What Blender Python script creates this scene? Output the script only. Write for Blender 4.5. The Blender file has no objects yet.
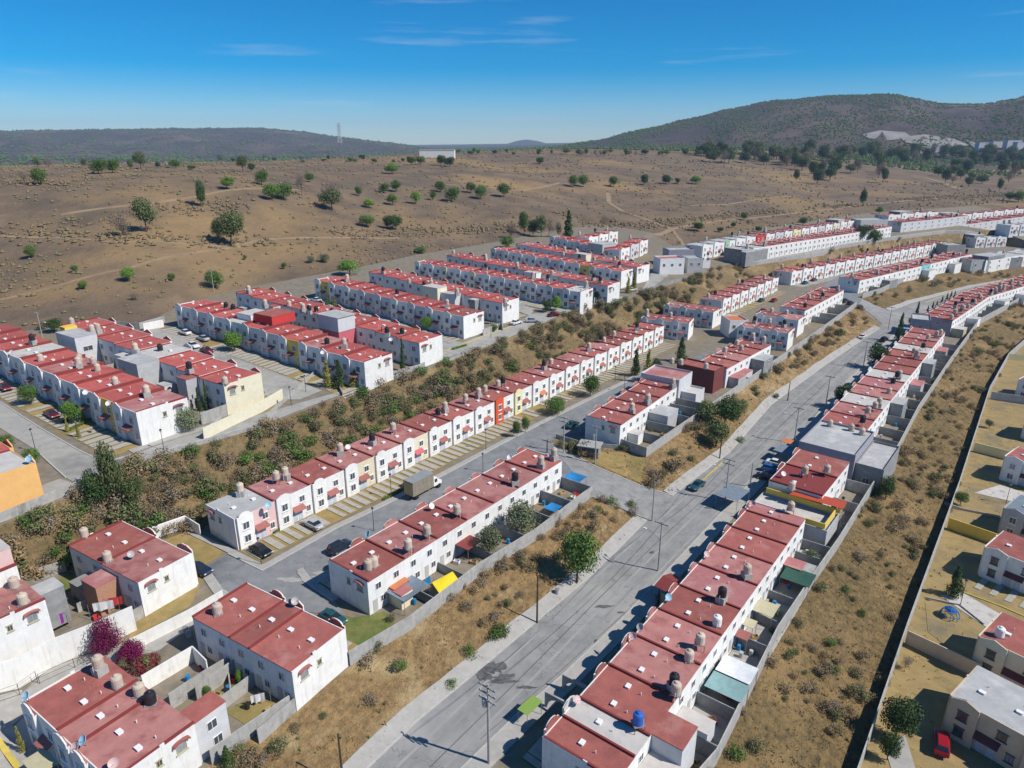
import bpy, bmesh, math, random
import numpy as np
from mathutils import Vector, Matrix, noise
from mathutils.bvhtree import BVHTree
from mathutils.geometry import delaunay_2d_cdt

# ---------------------------------------------------------------- camera, sky, sun
scene = bpy.context.scene
COL = scene.collection
CAM_H = 64.0
PITCH = math.radians(19.4)
FPX = 692.0
cam_d = bpy.data.cameras.new("camera")
cam_d.sensor_width = 36.0
cam_d.lens = FPX / 1024 * 36.0
cam_d.clip_start = 0.5
cam_d.clip_end = 30000
cam = bpy.data.objects.new("camera", cam_d)
COL.objects.link(cam)
cam.location = (0, 0, CAM_H)
cam.rotation_euler = (math.radians(90) - PITCH, 0, 0)
scene.camera = cam

SUN_AZ = math.radians(-20)       # direction towards the sun, from +X
SUN_EL = math.radians(46)
world = bpy.data.worlds.new("World")
scene.world = world
world.use_nodes = True
wt = world.node_tree
wbg = wt.nodes["Background"]
sky = wt.nodes.new("ShaderNodeTexSky")
sky.sky_type = 'NISHITA'
sky.sun_disc = False
sky.sun_elevation = SUN_EL
sky.sun_rotation = math.radians(90) - SUN_AZ
sky.altitude = 2300
sky.air_density = 1.0
sky.dust_density = 0.3
sky.ozone_density = 6.0
hsv = wt.nodes.new("ShaderNodeHueSaturation")
hsv.inputs['Saturation'].default_value = 1.62
hsv.inputs['Value'].default_value = 1.5
hsv.inputs['Hue'].default_value = 0.497
wt.links.new(sky.outputs[0], hsv.inputs['Color'])
# thin wisps of high cloud
wtc = wt.nodes.new("ShaderNodeTexCoord")
wmp = wt.nodes.new("ShaderNodeMapping"); wmp.inputs['Scale'].default_value = (1.6, 1.6, 22.0)
wnz = wt.nodes.new("ShaderNodeTexNoise"); wnz.inputs['Scale'].default_value = 2.2; wnz.inputs['Detail'].default_value = 5; wnz.inputs['Roughness'].default_value = .55
wt.links.new(wtc.outputs['Generated'], wmp.inputs['Vector']); wt.links.new(wmp.outputs[0], wnz.inputs['Vector'])
wmr = wt.nodes.new("ShaderNodeMapRange"); wmr.inputs[1].default_value = .60; wmr.inputs[2].default_value = .78; wmr.inputs[4].default_value = .24
wt.links.new(wnz.outputs[0], wmr.inputs[0])
wmx = wt.nodes.new("ShaderNodeMix"); wmx.data_type = 'RGBA'; wmx.inputs[7].default_value = (11.0, 11.6, 12.2, 1)
wt.links.new(wmr.outputs[0], wmx.inputs[0]); wt.links.new(hsv.outputs[0], wmx.inputs[6])
wt.links.new(wmx.outputs[2], wbg.inputs[0])
wbg.inputs[1].default_value = 0.066
sun_d = bpy.data.lights.new("sun", 'SUN')
sun_d.energy = 4.6
sun_d.angle = math.radians(0.5)
sun_d.color = (1.0, 0.95, 0.87)
sun = bpy.data.objects.new("sun", sun_d)
COL.objects.link(sun)
sdir = Vector((math.cos(SUN_AZ) * math.cos(SUN_EL), math.sin(SUN_AZ) * math.cos(SUN_EL), math.sin(SUN_EL)))
sun.rotation_euler = sdir.to_track_quat('Z', 'Y').to_euler()
scene.view_settings.view_transform = 'Standard'
scene.view_settings.look = 'None'
scene.view_settings.gamma = 1
scene.view_settings.exposure = 0.18
scene.cycles.max_bounces = 5
scene.cycles.diffuse_bounces = 2
scene.cycles.volume_bounces = 0
scene.cycles.transparent_max_bounces = 4

R = random.Random(7)

# ---------------------------------------------------------------- pixel -> ray helpers (surveying the photograph)
def ray(px, py):
    u = (px - 512) / FPX
    v = (py - 384) / FPX
    return Vector((u, math.cos(PITCH) - v * math.sin(PITCH), -(math.sin(PITCH) + v * math.cos(PITCH))))

def pz(px, py, z, h=0.0):
    """world point of the pixel lying h above the level z; returned on level z"""
    d = ray(px, py)
    t = (z + h - CAM_H) / d.z
    return (d.x * t, d.y * t, z)

def pd(px, dist, z):
    a = math.atan2((px - 512) / FPX, math.cos(PITCH))
    return (dist * math.sin(a), dist * math.cos(a), z)

def inpoly(x, y, poly):
    c = False
    n = len(poly)
    j = n - 1
    for i in range(n):
        xi, yi = poly[i][0], poly[i][1]
        xj, yj = poly[j][0], poly[j][1]
        if (yi > y) != (yj > y) and x < (xj - xi) * (y - yi) / (yj - yi) + xi:
            c = not c
        j = i
    return c

def resample(pts, step):
    out = [tuple(pts[0])]
    for a, b in zip(pts[:-1], pts[1:]):
        a = Vector(a); b = Vector(b)
        n = max(1, int((b - a).length / step))
        for k in range(1, n + 1):
            out.append(tuple(a.lerp(b, k / n)))
    return out

# ---------------------------------------------------------------- materials
def nt(m):
    m.use_nodes = True
    return m.node_tree, m.node_tree.nodes["Principled BSDF"]

MATS = {}
def mat(name, c1, c2=None, rough=0.85, scale=1.5, bump=0.0, bscale=8.0, c3=None, scale3=0.15, objrand=0.0, metallic=0.0, spec=0.3, lo=0.35, hi=0.65, lo3=0.5, hi3=0.68, detail=6, streak=None, cracks=None):
    m = bpy.data.materials.new(name)
    t, b = nt(m)
    b.inputs['Roughness'].default_value = rough
    b.inputs['Metallic'].default_value = metallic
    b.inputs['Specular IOR Level'].default_value = spec
    tc = t.nodes.new('ShaderNodeNewGeometry')
    def nz(sc, det=6):
        n = t.nodes.new('ShaderNodeTexNoise')
        n.inputs['Scale'].default_value = sc
        n.inputs['Detail'].default_value = det
        n.inputs['Roughness'].default_value = 0.62
        t.links.new(tc.outputs['Position'], n.inputs['Vector'])
        return n
    def mixc(fac, a, bcol):
        x = t.nodes.new('ShaderNodeMix'); x.data_type = 'RGBA'
        t.links.new(fac, x.inputs[0])
        if isinstance(a, tuple): x.inputs[6].default_value = (*a, 1)
        else: t.links.new(a, x.inputs[6])
        x.inputs[7].default_value = (*bcol, 1)
        return x.outputs[2]
    def rng(s, lo, hi):
        r = t.nodes.new('ShaderNodeMapRange')
        r.inputs[1].default_value = lo; r.inputs[2].default_value = hi
        t.links.new(s, r.inputs[0])
        return r.outputs[0]
    cur = c1
    if c2 is not None:
        cur = mixc(rng(nz(scale, detail).outputs[0], lo, hi), c1, c2)
    if c3 is not None:
        cur = mixc(rng(nz(scale3, detail).outputs[0], lo3, hi3), cur, c3)
    if streak:
        mp = t.nodes.new('ShaderNodeMapping'); mp.inputs['Scale'].default_value = (2.2, 2.2, 0.16)
        t.links.new(tc.outputs['Position'], mp.inputs['Vector'])
        n_ = t.nodes.new('ShaderNodeTexNoise'); n_.inputs['Scale'].default_value = 1.0; n_.inputs['Detail'].default_value = 8; n_.inputs['Roughness'].default_value = .7
        t.links.new(mp.outputs[0], n_.inputs['Vector'])
        cur = mixc(rng(n_.outputs[0], .52, .85), cur, streak)
    if cracks:
        vn = t.nodes.new('ShaderNodeTexVoronoi'); vn.feature = 'DISTANCE_TO_EDGE'; vn.inputs['Scale'].default_value = cracks[1]
        dn = t.nodes.new('ShaderNodeTexNoise'); dn.inputs['Scale'].default_value = .6; dn.inputs['Detail'].default_value = 6
        t.links.new(tc.outputs['Position'], dn.inputs['Vector'])
        va = t.nodes.new('ShaderNodeVectorMath'); va.operation = 'MULTIPLY_ADD'; va.inputs[1].default_value = (3.5, 3.5, 3.5)
        t.links.new(dn.outputs['Color'], va.inputs[0]); t.links.new(tc.outputs['Position'], va.inputs[2])
        t.links.new(va.outputs[0], vn.inputs['Vector'])
        rr_ = t.nodes.new('ShaderNodeMapRange'); rr_.inputs[1].default_value = 0; rr_.inputs[2].default_value = cracks[2]; rr_.inputs[3].default_value = .75; rr_.inputs[4].default_value = 0
        t.links.new(vn.outputs['Distance'], rr_.inputs[0])
        cur = mixc(rr_.outputs[0], cur, cracks[0])
    if objrand > 0:
        oi = t.nodes.new('ShaderNodeObjectInfo')
        mr = t.nodes.new('ShaderNodeMapRange')
        mr.inputs[3].default_value = 1 - objrand; mr.inputs[4].default_value = 1 + objrand
        t.links.new(oi.outputs['Random'], mr.inputs[0])
        hs = t.nodes.new('ShaderNodeHueSaturation')
        t.links.new(mr.outputs[0], hs.inputs['Value'])
        if isinstance(cur, tuple): hs.inputs['Color'].default_value = (*cur, 1)
        else: t.links.new(cur, hs.inputs['Color'])
        cur = hs.outputs[0]
    if isinstance(cur, tuple): b.inputs['Base Color'].default_value = (*cur, 1)
    else: t.links.new(cur, b.inputs['Base Color'])
    if bump > 0:
        bp = t.nodes.new('ShaderNodeBump')
        bp.inputs['Distance'].default_value = bump
        bp.inputs['Strength'].default_value = 1.0
        t.links.new(nz(bscale).outputs[0], bp.inputs['Height'])
        t.links.new(bp.outputs[0], b.inputs['Normal'])
    MATS[name] = m
    return m

mat('field', (0.205, 0.142, 0.086), (0.115, 0.086, 0.060), scale=0.045, c3=(0.29, 0.19, 0.085), scale3=0.009, lo3=0.5, hi3=0.66, bump=0.7, bscale=0.35, detail=10)
mat('hill', (0.088, 0.060, 0.052), (0.046, 0.036, 0.034), scale=0.012, detail=12, c3=(0.15, 0.105, 0.075), scale3=0.004, bump=2, bscale=.05)
mat('quarry', (0.33, 0.30, 0.28), (0.20, 0.18, 0.165), scale=0.03, detail=8)
mat('slope_olive', (0.235, 0.155, 0.062), (0.098, 0.074, 0.033), scale=0.9, detail=10, c3=(0.28, 0.185, 0.08), scale3=0.1, bump=0.5, bscale=1.6)
mat('slope', (0.33, 0.215, 0.095), (0.17, 0.112, 0.05), scale=0.9, detail=10, c3=(0.42, 0.31, 0.16), scale3=0.12, bump=0.5, bscale=1.6, lo3=.52, hi3=.66)
mat('slope_dark', (0.235, 0.162, 0.075), (0.12, 0.09, 0.043), scale=0.9, detail=10, c3=(0.33, 0.235, 0.12), scale3=0.1, bump=0.5, bscale=1.6)
mat('yard', (0.26, 0.22, 0.17), (0.17, 0.15, 0.115), scale=0.5, c3=(0.22, 0.17, 0.09), scale3=0.12, bump=0.03)
mat('drygrass_lot', (0.36, 0.26, 0.10), (0.27, 0.19, 0.075), scale=0.6, c3=(0.21, 0.18, 0.06), scale3=0.13, bump=0.06, bscale=4)
mat('lot_right', (0.35, 0.255, 0.11), (0.27, 0.195, 0.085), scale=0.5, c3=(0.19, 0.16, 0.10), scale3=0.16, bump=0.05, bscale=4, detail=10)
mat('green_lot', (0.10, 0.14, 0.03), (0.20, 0.19, 0.06), scale=0.7, bump=0.06, bscale=5)
mat('asphalt', (0.19, 0.195, 0.20), (0.25, 0.255, 0.255), scale=0.5, detail=12, cracks=((0.1, 0.1, 0.1), 0.10, 0.008), c3=(0.125, 0.13, 0.135), scale3=0.09, bump=0.01, bscale=12, rough=0.9, lo3=.55, hi3=.72)
mat('concrete_road', (0.38, 0.365, 0.335), (0.31, 0.30, 0.275), scale=0.5, detail=10, cracks=((0.2, 0.19, 0.18), 0.12, 0.008), c3=(0.22, 0.215, 0.205), scale3=0.07, bump=0.01, bscale=12, rough=0.9, lo3=.55)
mat('main_road', (0.295, 0.29, 0.28), (0.215, 0.213, 0.208), scale=0.5, detail=12, c3=(0.35, 0.34, 0.32), scale3=0.06, bump=0.01, bscale=12, rough=0.9, cracks=((0.13, 0.13, 0.13), 0.09, 0.008))
mat('tyre_mark', (0.225, 0.222, 0.215), (0.28, 0.277, 0.27), scale=.35, detail=10)
mat('dust_mark', (0.345, 0.335, 0.315), (0.28, 0.28, 0.275), scale=.35, detail=10)
mat('crack', (0.085, 0.085, 0.088), (0.14, 0.14, 0.14), scale=2.0)
mat('oil', (0.07, 0.07, 0.075), (0.15, 0.15, 0.15), scale=1.2)
mat('pavement', (0.40, 0.385, 0.355), (0.33, 0.315, 0.29), scale=0.8, bump=0.01, bscale=8)
mat('kerb', (0.46, 0.45, 0.42), (0.38, 0.37, 0.34), scale=1.2)
mat('yellow_kerb', (0.62, 0.46, 0.08), (0.5, 0.4, 0.1), scale=1.2)
mat('slab', (0.42, 0.395, 0.34), (0.34, 0.315, 0.265), scale=1.0, bump=0.01)
mat('dirt_track', (0.32, 0.225, 0.135), (0.23, 0.165, 0.10), scale=0.15)
mat('block_wall', (0.42, 0.41, 0.385), (0.33, 0.325, 0.31), scale=1.3, c3=(0.25, 0.24, 0.22), scale3=0.35, bump=0.01, bscale=10, lo3=.55, streak=(0.20, 0.19, 0.175))
mat('block_grey', (0.27, 0.275, 0.275), (0.22, 0.22, 0.22), scale=1.2, c3=(0.33, 0.325, 0.31), scale3=0.5, bump=0.01)
mat('white_wall', (0.80, 0.79, 0.76), (0.72, 0.71, 0.68), scale=0.9, c3=(0.62, 0.59, 0.53), scale3=0.45, lo3=.6, hi3=.8, objrand=0.04, streak=(0.50, 0.47, 0.42))
mat('cream_wall', (0.74, 0.69, 0.52), (0.67, 0.62, 0.46), scale=0.9)
mat('facade_cream', (0.70, 0.62, 0.44), (0.64, 0.56, 0.40), scale=0.9)
mat('shade_white', (0.60, 0.60, 0.60), (0.52, 0.52, 0.53), scale=0.9)  # plain off-white wall paint, a greyer tone than the white walls
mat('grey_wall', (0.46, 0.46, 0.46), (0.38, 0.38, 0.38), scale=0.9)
mat('beige_wall', (0.62, 0.50, 0.36), (0.55, 0.44, 0.32), scale=0.9)
mat('pink_wall', (0.72, 0.50, 0.47), (0.66, 0.46, 0.43), scale=0.9)
mat('orange_wall', (0.68, 0.10, 0.03), (0.6, 0.09, 0.03), scale=0.9)
mat('peach_wall', (0.80, 0.47, 0.17), (0.74, 0.42, 0.15), scale=0.9)
mat('yellow_wall', (0.75, 0.55, 0.10), (0.68, 0.48, 0.09), scale=0.9)
mat('pale_yellow_wall', (0.76, 0.70, 0.40), (0.7, 0.64, 0.36), scale=0.9)
mat('green_wall', (0.35, 0.55, 0.35), (0.3, 0.5, 0.3), scale=0.9)
mat('lilac_wall', (0.33, 0.31, 0.36), (0.27, 0.26, 0.31), scale=0.9)
mat('red_wall', (0.55, 0.05, 0.045), (0.48, 0.045, 0.04), scale=0.9)
mat('rose_wall', (0.55, 0.13, 0.16), (0.5, 0.12, 0.14), scale=0.9)
mat('maroon_wall', (0.20, 0.055, 0.05), (0.16, 0.045, 0.04), scale=0.9)
mat('turq_wall', (0.18, 0.55, 0.58), (0.16, 0.5, 0.52), scale=0.9)
mat('brick_wall', (0.46, 0.24, 0.15), (0.38, 0.20, 0.13), scale=3.0, bump=0.02)
mat('faded_roof', (0.44, 0.20, 0.175), (0.36, 0.15, 0.135), scale=0.6, c3=(0.27, 0.085, 0.08), scale3=0.3, rough=.85, objrand=.12, lo3=.5)
mat('red_roof', (0.38, 0.122, 0.098), (0.28, 0.09, 0.076), scale=0.5, c3=(0.40, 0.20, 0.175), scale3=0.3, rough=0.85, lo3=.55, hi3=.74, objrand=0.16, bump=0.006, bscale=6, detail=10, cracks=((0.17, 0.055, 0.05), 0.35, 0.010))
mat('bright_roof', (0.46, 0.11, 0.09), (0.36, 0.085, 0.072), scale=0.5, c3=(0.48, 0.20, 0.16), scale3=0.3, rough=0.8, lo3=.55, hi3=.74, objrand=0.16)
mat('roof_curb', (0.24, 0.045, 0.042), (0.2, 0.04, 0.038), scale=0.8)
mat('pink_roof', (0.42, 0.17, 0.165), (0.36, 0.14, 0.135), scale=0.6, c3=(0.47, 0.28, 0.25), scale3=0.25)
mat('grey_roof', (0.44, 0.44, 0.43), (0.36, 0.36, 0.355), scale=0.6, c3=(0.54, 0.53, 0.51), scale3=0.25, rough=0.85)
mat('pale_roof', (0.56, 0.53, 0.49), (0.47, 0.44, 0.41), scale=0.6, c3=(0.36, 0.33, 0.31), scale3=0.3, lo3=.6)
mat('orange_roof', (0.58, 0.20, 0.09), (0.5, 0.17, 0.08), scale=0.9)
mat('awning_tile', (0.37, 0.14, 0.12), (0.29, 0.105, 0.09), scale=4.0, objrand=0.12)
mat('white_paint', (0.8, 0.79, 0.77), rough=0.6)
mat('frame_grey', (0.45, 0.45, 0.44), rough=0.6)
mat('frame_dark', (0.09, 0.09, 0.09), rough=0.5)
mat('glass', (0.035, 0.045, 0.055), (0.10, 0.115, 0.13), scale=0.8, rough=0.12, spec=0.6)
mat('curtain_glass', (0.20, 0.23, 0.27), (0.32, 0.33, 0.35), scale=0.7, rough=0.25, spec=0.5)
mat('door_white', (0.55, 0.59, 0.66), (0.42, 0.46, 0.53), scale=2.0, rough=0.5)
mat('tank_beige', (0.56, 0.46, 0.37), (0.50, 0.41, 0.33), scale=2.0, rough=0.55, objrand=0.12)
mat('tank_black', (0.022, 0.022, 0.026), rough=0.45)
mat('tank_blue', (0.03, 0.12, 0.45), rough=0.45)
mat('metal', (0.32, 0.32, 0.32), rough=0.5, metallic=0.4)
mat('dark_metal', (0.035, 0.035, 0.04), rough=0.5)
mat('rust_metal', (0.18, 0.06, 0.03), (0.12, 0.05, 0.03), scale=4, rough=0.8)
mat('pole_concrete', (0.40, 0.38, 0.35), (0.33, 0.31, 0.29), scale=2, rough=0.8)
mat('wood_pole', (0.085, 0.055, 0.035), (0.06, 0.04, 0.03), scale=3, rough=0.9)
mat('bark', (0.13, 0.09, 0.06), (0.09, 0.065, 0.045), scale=5, rough=0.95)
mat('rubber', (0.02, 0.02, 0.02), rough=0.8)
mat('car_glass', (0.02, 0.025, 0.03), rough=0.06, spec=0.7)
mat('rim', (0.35, 0.35, 0.36), rough=0.35, metallic=0.6)
mat('lamp_red', (0.35, 0.02, 0.02), rough=0.3)
mat('lamp_white', (0.75, 0.75, 0.72), rough=0.2)
for n_, c_ in dict(black=(0.012, 0.013, 0.018), silver=(0.42, 0.44, 0.46), white=(0.78, 0.78, 0.78), navy=(0.018, 0.03, 0.06), teal=(0.02, 0.09, 0.11), maroon=(0.15, 0.008, 0.02), red=(0.33, 0.01, 0.02), blue=(0.03, 0.12, 0.35)).items():
    mat('paint_' + n_, c_, rough=0.28, spec=0.5, metallic=0.15)
mat('tarp_white', (0.72, 0.74, 0.76), (0.6, 0.62, 0.64), scale=1.5, bump=0.05, bscale=1.5)
mat('tarp_teal', (0.24, 0.38, 0.38), (0.19, 0.32, 0.33), scale=1.5, bump=0.05, bscale=1.5)
mat('tarp_green', (0.025, 0.075, 0.055), (0.035, 0.10, 0.07), scale=1.5, bump=0.05, bscale=1.5)
mat('tarp_blue', (0.02, 0.22, 0.50), (0.02, 0.18, 0.42), scale=1.5, bump=0.03)
mat('tarp_grey', (0.20, 0.25, 0.29), (0.16, 0.2, 0.24), scale=1.5, bump=0.03)
mat('tarp_yellow', (0.75, 0.58, 0.02), (0.68, 0.5, 0.02), scale=1.5, bump=0.05)
mat('cloth_purple', (0.30, 0.03, 0.36), rough=0.9)
mat('cloth_white', (0.7, 0.7, 0.72), rough=0.9)
mat('sheet_beige', (0.50, 0.46, 0.30), (0.44, 0.40, 0.26), scale=2)
mat('sheet_lime', (0.22, 0.34, 0.07), rough=0.7)
mat('sheet_red', (0.50, 0.085, 0.04), (0.42, 0.07, 0.035), scale=3, rough=0.6)
mat('sheet_darkred', (0.26, 0.055, 0.045), (0.20, 0.04, 0.035), scale=3, rough=0.6)
mat('truck_box', (0.22, 0.20, 0.17), (0.27, 0.25, 0.21), scale=1.0, rough=0.6)
mat('truck_top', (0.30, 0.31, 0.31), (0.25, 0.26, 0.26), scale=1.0, rough=0.5)
mat('rust_yellow', (0.50, 0.36, 0.16), (0.40, 0.28, 0.13), scale=3)
def leafmat(name, a, b):
    m = mat(name, a, b, scale=0.8, rough=0.75, objrand=0.22, spec=0.2)
    return m
leafmat('leaf_dark', (0.041, 0.075, 0.02), (0.08, 0.123, 0.032))
leafmat('leaf_green', (0.072, 0.145, 0.026), (0.131, 0.217, 0.043))
leafmat('leaf_bright', (0.116, 0.246, 0.029), (0.189, 0.334, 0.043))
leafmat('leaf_olive', (0.109, 0.128, 0.051), (0.16, 0.174, 0.072))
leafmat('leaf_yellow', (0.275, 0.261, 0.029), (0.435, 0.377, 0.043))
leafmat('leaf_dry', (0.189, 0.145, 0.087), (0.275, 0.203, 0.109))
leafmat('leaf_greybrown', (0.174, 0.145, 0.123), (0.246, 0.203, 0.16))
leafmat('leaf_magenta', (0.20, 0.010, 0.075), (0.12, 0.01, 0.05))
leafmat('leaf_redpink', (0.28, 0.035, 0.06), (0.18, 0.025, 0.04))
leafmat('leaf_cypress', (0.029, 0.065, 0.02), (0.051, 0.094, 0.029))
leafmat('leaf_pale', (0.145, 0.181, 0.109), (0.217, 0.246, 0.145))
mat('grass_straw', (0.40, 0.29, 0.14), (0.27, 0.19, 0.09), scale=0.35, rough=0.95, c3=(0.2, 0.15, 0.08), scale3=0.12, lo3=.5)

# ---------------------------------------------------------------- mesh building
class MB:
    """collects shapes and links them as ONE mesh object"""
    def __init__(self):
        self.v = []; self.f = []
    def quad(self, a, b, c, d):
        n = len(self.v); self.v += [tuple(a), tuple(b), tuple(c), tuple(d)]; self.f.append((n, n + 1, n + 2, n + 3)); return self
    def box(self, x0, x1, y0, y1, z0, z1):
        n = len(self.v)
        self.v += [(x0, y0, z0), (x1, y0, z0), (x1, y1, z0), (x0, y1, z0), (x0, y0, z1), (x1, y0, z1), (x1, y1, z1), (x0, y1, z1)]
        self.f += [(n, n + 3, n + 2, n + 1), (n + 4, n + 5, n + 6, n + 7), (n, n + 1, n + 5, n + 4), (n + 1, n + 2, n + 6, n + 5), (n + 2, n + 3, n + 7, n + 6), (n + 3, n, n + 4, n + 7)]
        return self
    def prism(self, prof, axis, a, b):
        """prof: list of 2-D points; extruded along axis ('x','y','z') from a to b"""
        n = len(self.v); k = len(prof)
        def P(p, t):
            if axis == 'y': return (p[0], t, p[1])
            if axis == 'x': return (t, p[0], p[1])
            return (p[0], p[1], t)
        self.v += [P(p, a) for p in prof] + [P(p, b) for p in prof]
        self.f.append(tuple(range(n, n + k))); self.f.append(tuple(range(n + 2 * k - 1, n + k - 1, -1)))
        for i in range(k):
            j = (i + 1) % k
            self.f.append((n + i, n + k + i, n + k + j, n + j))
        return self
    def tube(self, pts, rad, seg=8, cap=True):
        pts = [Vector(p) for p in pts]
        if not isinstance(rad, (list, tuple)): rad = [rad] * len(pts)
        n0 = len(self.v)
        for i, p in enumerate(pts):
            a = pts[max(i - 1, 0)]; b = pts[min(i + 1, len(pts) - 1)]
            d = (b - a).normalized()
            up = Vector((0, 0, 1)) if abs(d.z) < 0.9 else Vector((1, 0, 0))
            s = d.cross(up).normalized(); t = s.cross(d)
            for k in range(seg):
                an = 2 * math.pi * k / seg
                self.v.append(tuple(p + (s * math.cos(an) + t * math.sin(an)) * rad[i]))
        for i in range(len(pts) - 1):
            for k in range(seg):
                k2 = (k + 1) % seg
                self.f.append((n0 + i * seg + k, n0 + i * seg + k2, n0 + (i + 1) * seg + k2, n0 + (i + 1) * seg + k))
        if cap:
            self.f.append(tuple(n0 + k for k in range(seg - 1, -1, -1)))
            m = n0 + (len(pts) - 1) * seg
            self.f.append(tuple(m + k for k in range(seg)))
        return self
    def lathe(self, prof, seg=16, c=(0, 0)):
        n0 = len(self.v)
        for r, z in prof:
            for k in range(seg):
                an = 2 * math.pi * k / seg
                self.v.append((c[0] + r * math.cos(an), c[1] + r * math.sin(an), z))
        for i in range(len(prof) - 1):
            for k in range(seg):
                k2 = (k + 1) % seg
                self.f.append((n0 + i * seg + k, n0 + i * seg + k2, n0 + (i + 1) * seg + k2, n0 + (i + 1) * seg + k))
        self.f.append(tuple(n0 + k for k in range(seg - 1, -1, -1)))
        m = n0 + (len(prof) - 1) * seg
        self.f.append(tuple(m + k for k in range(seg)))
        return self
    def mesh(self, name, material, smooth=False):
        me = bpy.data.meshes.new(name)
        me.from_pydata(self.v, [], self.f)
        if material:
            me.materials.append(MATS[material])
        if smooth:
            for p in me.polygons: p.use_smooth = True
            me.update()
        return me
    def build(self, name, material, parent=None, smooth=False):
        return link(name, self.mesh(name, material, smooth), parent)

def link(name, data, parent=None, loc=None, rz=None):
    o = bpy.data.objects.new(name, data)
    COL.objects.link(o)
    if parent is not None: o.parent = parent
    if loc is not None: o.location = loc
    if rz is not None: o.rotation_euler = (0, 0, rz)
    return o

def tag(o, label=None, cat=None, group=None, kind=None):
    if label: o['label'] = label
    if cat: o['category'] = cat
    if group: o['group'] = group
    if kind: o['kind'] = kind
    return o

def thing(name, label, cat, loc=(0, 0, 0), rz=0, group=None):
    return tag(link(name, None, None, loc, rz), label, cat, group)

def copy_tree(o, parent=None):
    c = o.copy(); COL.objects.link(c); c.parent = parent
    for ch in o.children: copy_tree(ch, c)
    return c

# ---------------------------------------------------------------- terrain
ext = lambda *a: [tuple(p) for p in a]
def PL(z, *pts, h=0.0):
    """polyline of pixels on level z (or with their own third value)"""
    return [pz(p[0], p[1], p[2] if len(p) > 2 else z, p[3] if len(p) > 3 else h) for p in pts]
L0 = PL(14, (-330, 370), (-160, 350), (0, 334), (75, 325), (140, 327), (180, 305), (235, 290), (315, 275), (370, 265), (415, 255), (490, 243), (550, 231, 13.5), (600, 224, 13), (650, 232, 12.5), (672, 246, 12), (700, 243, 12), (760, 229, 12), (860, 214, 12), (1024, 202, 12), (1250, 190, 12))
L1 = PL(9, (-330, 660), (-150, 592), (0, 526), (100, 484), (170, 453), (255, 429), (330, 401), (366, 389), (443, 364), (500, 342), (547, 322), (566, 314), (583, 306), (619, 303), (645, 293), (690, 278), (730, 264), (757, 263), (804, 256), (840, 247), (883, 240), (945, 232), (1024, 229), (1250, 212))
L2 = PL(0, (-330, 720), (-150, 650), (0, 588), (41, 578), (66, 571), (140, 545), (190, 532)) + PL(0, (191, 502), (622, 321), (662, 306), (705, 294), (735, 283), (772, 272), (824, 258), (882, 248), (945, 240), (1024, 233), (1250, 215), h=5.5)
L3 = PL(-0.4, (-100, 900), (60, 850), (150, 800), (212, 765), (291, 710), (350, 667), (410, 630), (480, 575), (536, 540), (592, 497))
R1L = PL(0, (592, 497, -0.6), (612, 505, -1.6), (630, 513, -2.8), (647, 520, -3.6))
R1R = PL(0, (549, 442, 0), (596, 467, -1.0), (640, 486, -2.8), (672, 496, -3.6))
L3b = PL(0, (556, 440), (586, 450), (621, 448), (648, 457), (684, 430), (754, 381), (813, 339), (858, 306))
L3c = PL(0, (862, 299), (880, 293), (915, 276), (941, 268), (980, 264), (1024, 256), (1250, 225))
L4a = PL(-3.6, (250, 890), (368, 768), (415, 723), (483, 667), (535, 623), (600, 568), (647, 520))
L4b = PL(-3.6, (672, 496), (729, 453), (771, 405), (824, 366), (880, 328))
L4c = PL(-3.6, (890, 311), (912, 303), (972, 287), (1024, 278), (1250, 245))
L5 = PL(-3.7, (330, 900), (440, 790), (520, 712), (561, 677), (620, 621), (712, 523), (749, 484), (794, 441), (848, 380), (895, 333), (925, 314), (972, 297), (1024, 284), (1250, 250))
L6 = PL(-5, (600, 900), (715, 765), (776, 640), (819, 575), (837, 549), (868, 498), (897, 453), (917, 414), (950, 364), (978, 325), (1024, 300), (1250, 252))
L7 = PL(-10, (820, 860), (858, 768), (908, 622), (960, 480), (990, 387), (1009, 353), (1060, 308), (1250, 265), h=2.5)
L8 = PL(-10, (1250, 900), (1250, 700), (1250, 500), (1250, 380), (1250, 290))
BACK = [(-340, 60, 12), (-340, -150, 5), (-60, -150, 0), (40, -150, -4), (340, -150, -10), (-90, 20, 0), (-20, 20, 0), (20, 20, -4), (60, 20, -7), (120, 20, -10), (500, 20, -10), (600, 300, -10), (-200, 40, 4)]

CTRL = []
for px, lst in {-330: [(360, 14), (250, 26), (200, 38), (172, 46)], 0: [(332, 14), (270, 21), (235, 28), (200, 39), (167, 46)],
                130: [(325, 14), (250, 25), (200, 38), (165, 46)],
                250: [(287, 14), (240, 22), (200, 36), (164, 46)], 380: [(262, 14), (225, 21), (190, 33), (163, 45)],
                500: [(240, 14), (210, 22), (180, 35), (165, 41), (153, 50)],
                640: [(228, 13), (205, 18), (175, 32), (152, 49)], 800: [(216, 12), (195, 17), (175, 25), (155, 42)],
                1024: [(199, 12), (180, 17), (165, 25), (153, 37)], 1250: [(189, 12), (170, 20), (153, 37)]}.items():
    for py, z in lst:
        CTRL.append(pz(px, py, z))
for px in (-330, 0, 250):
    CTRL += [pd(px, 1100, 30), pd(px, 2000, 8), pd(px, 4000, 8), pd(px, 9000, 10)]
for px in (430,):
    CTRL += [pd(px, 1300, 38), pd(px, 2500, 14), pd(px, 5000, 10), pd(px, 9000, 10)]
for px in (600, 800, 1024, 1250):
    CTRL += [pd(px, 1500, 45), pd(px, 3000, 45), pd(px, 6000, 40), pd(px, 9000, 40)]
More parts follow.
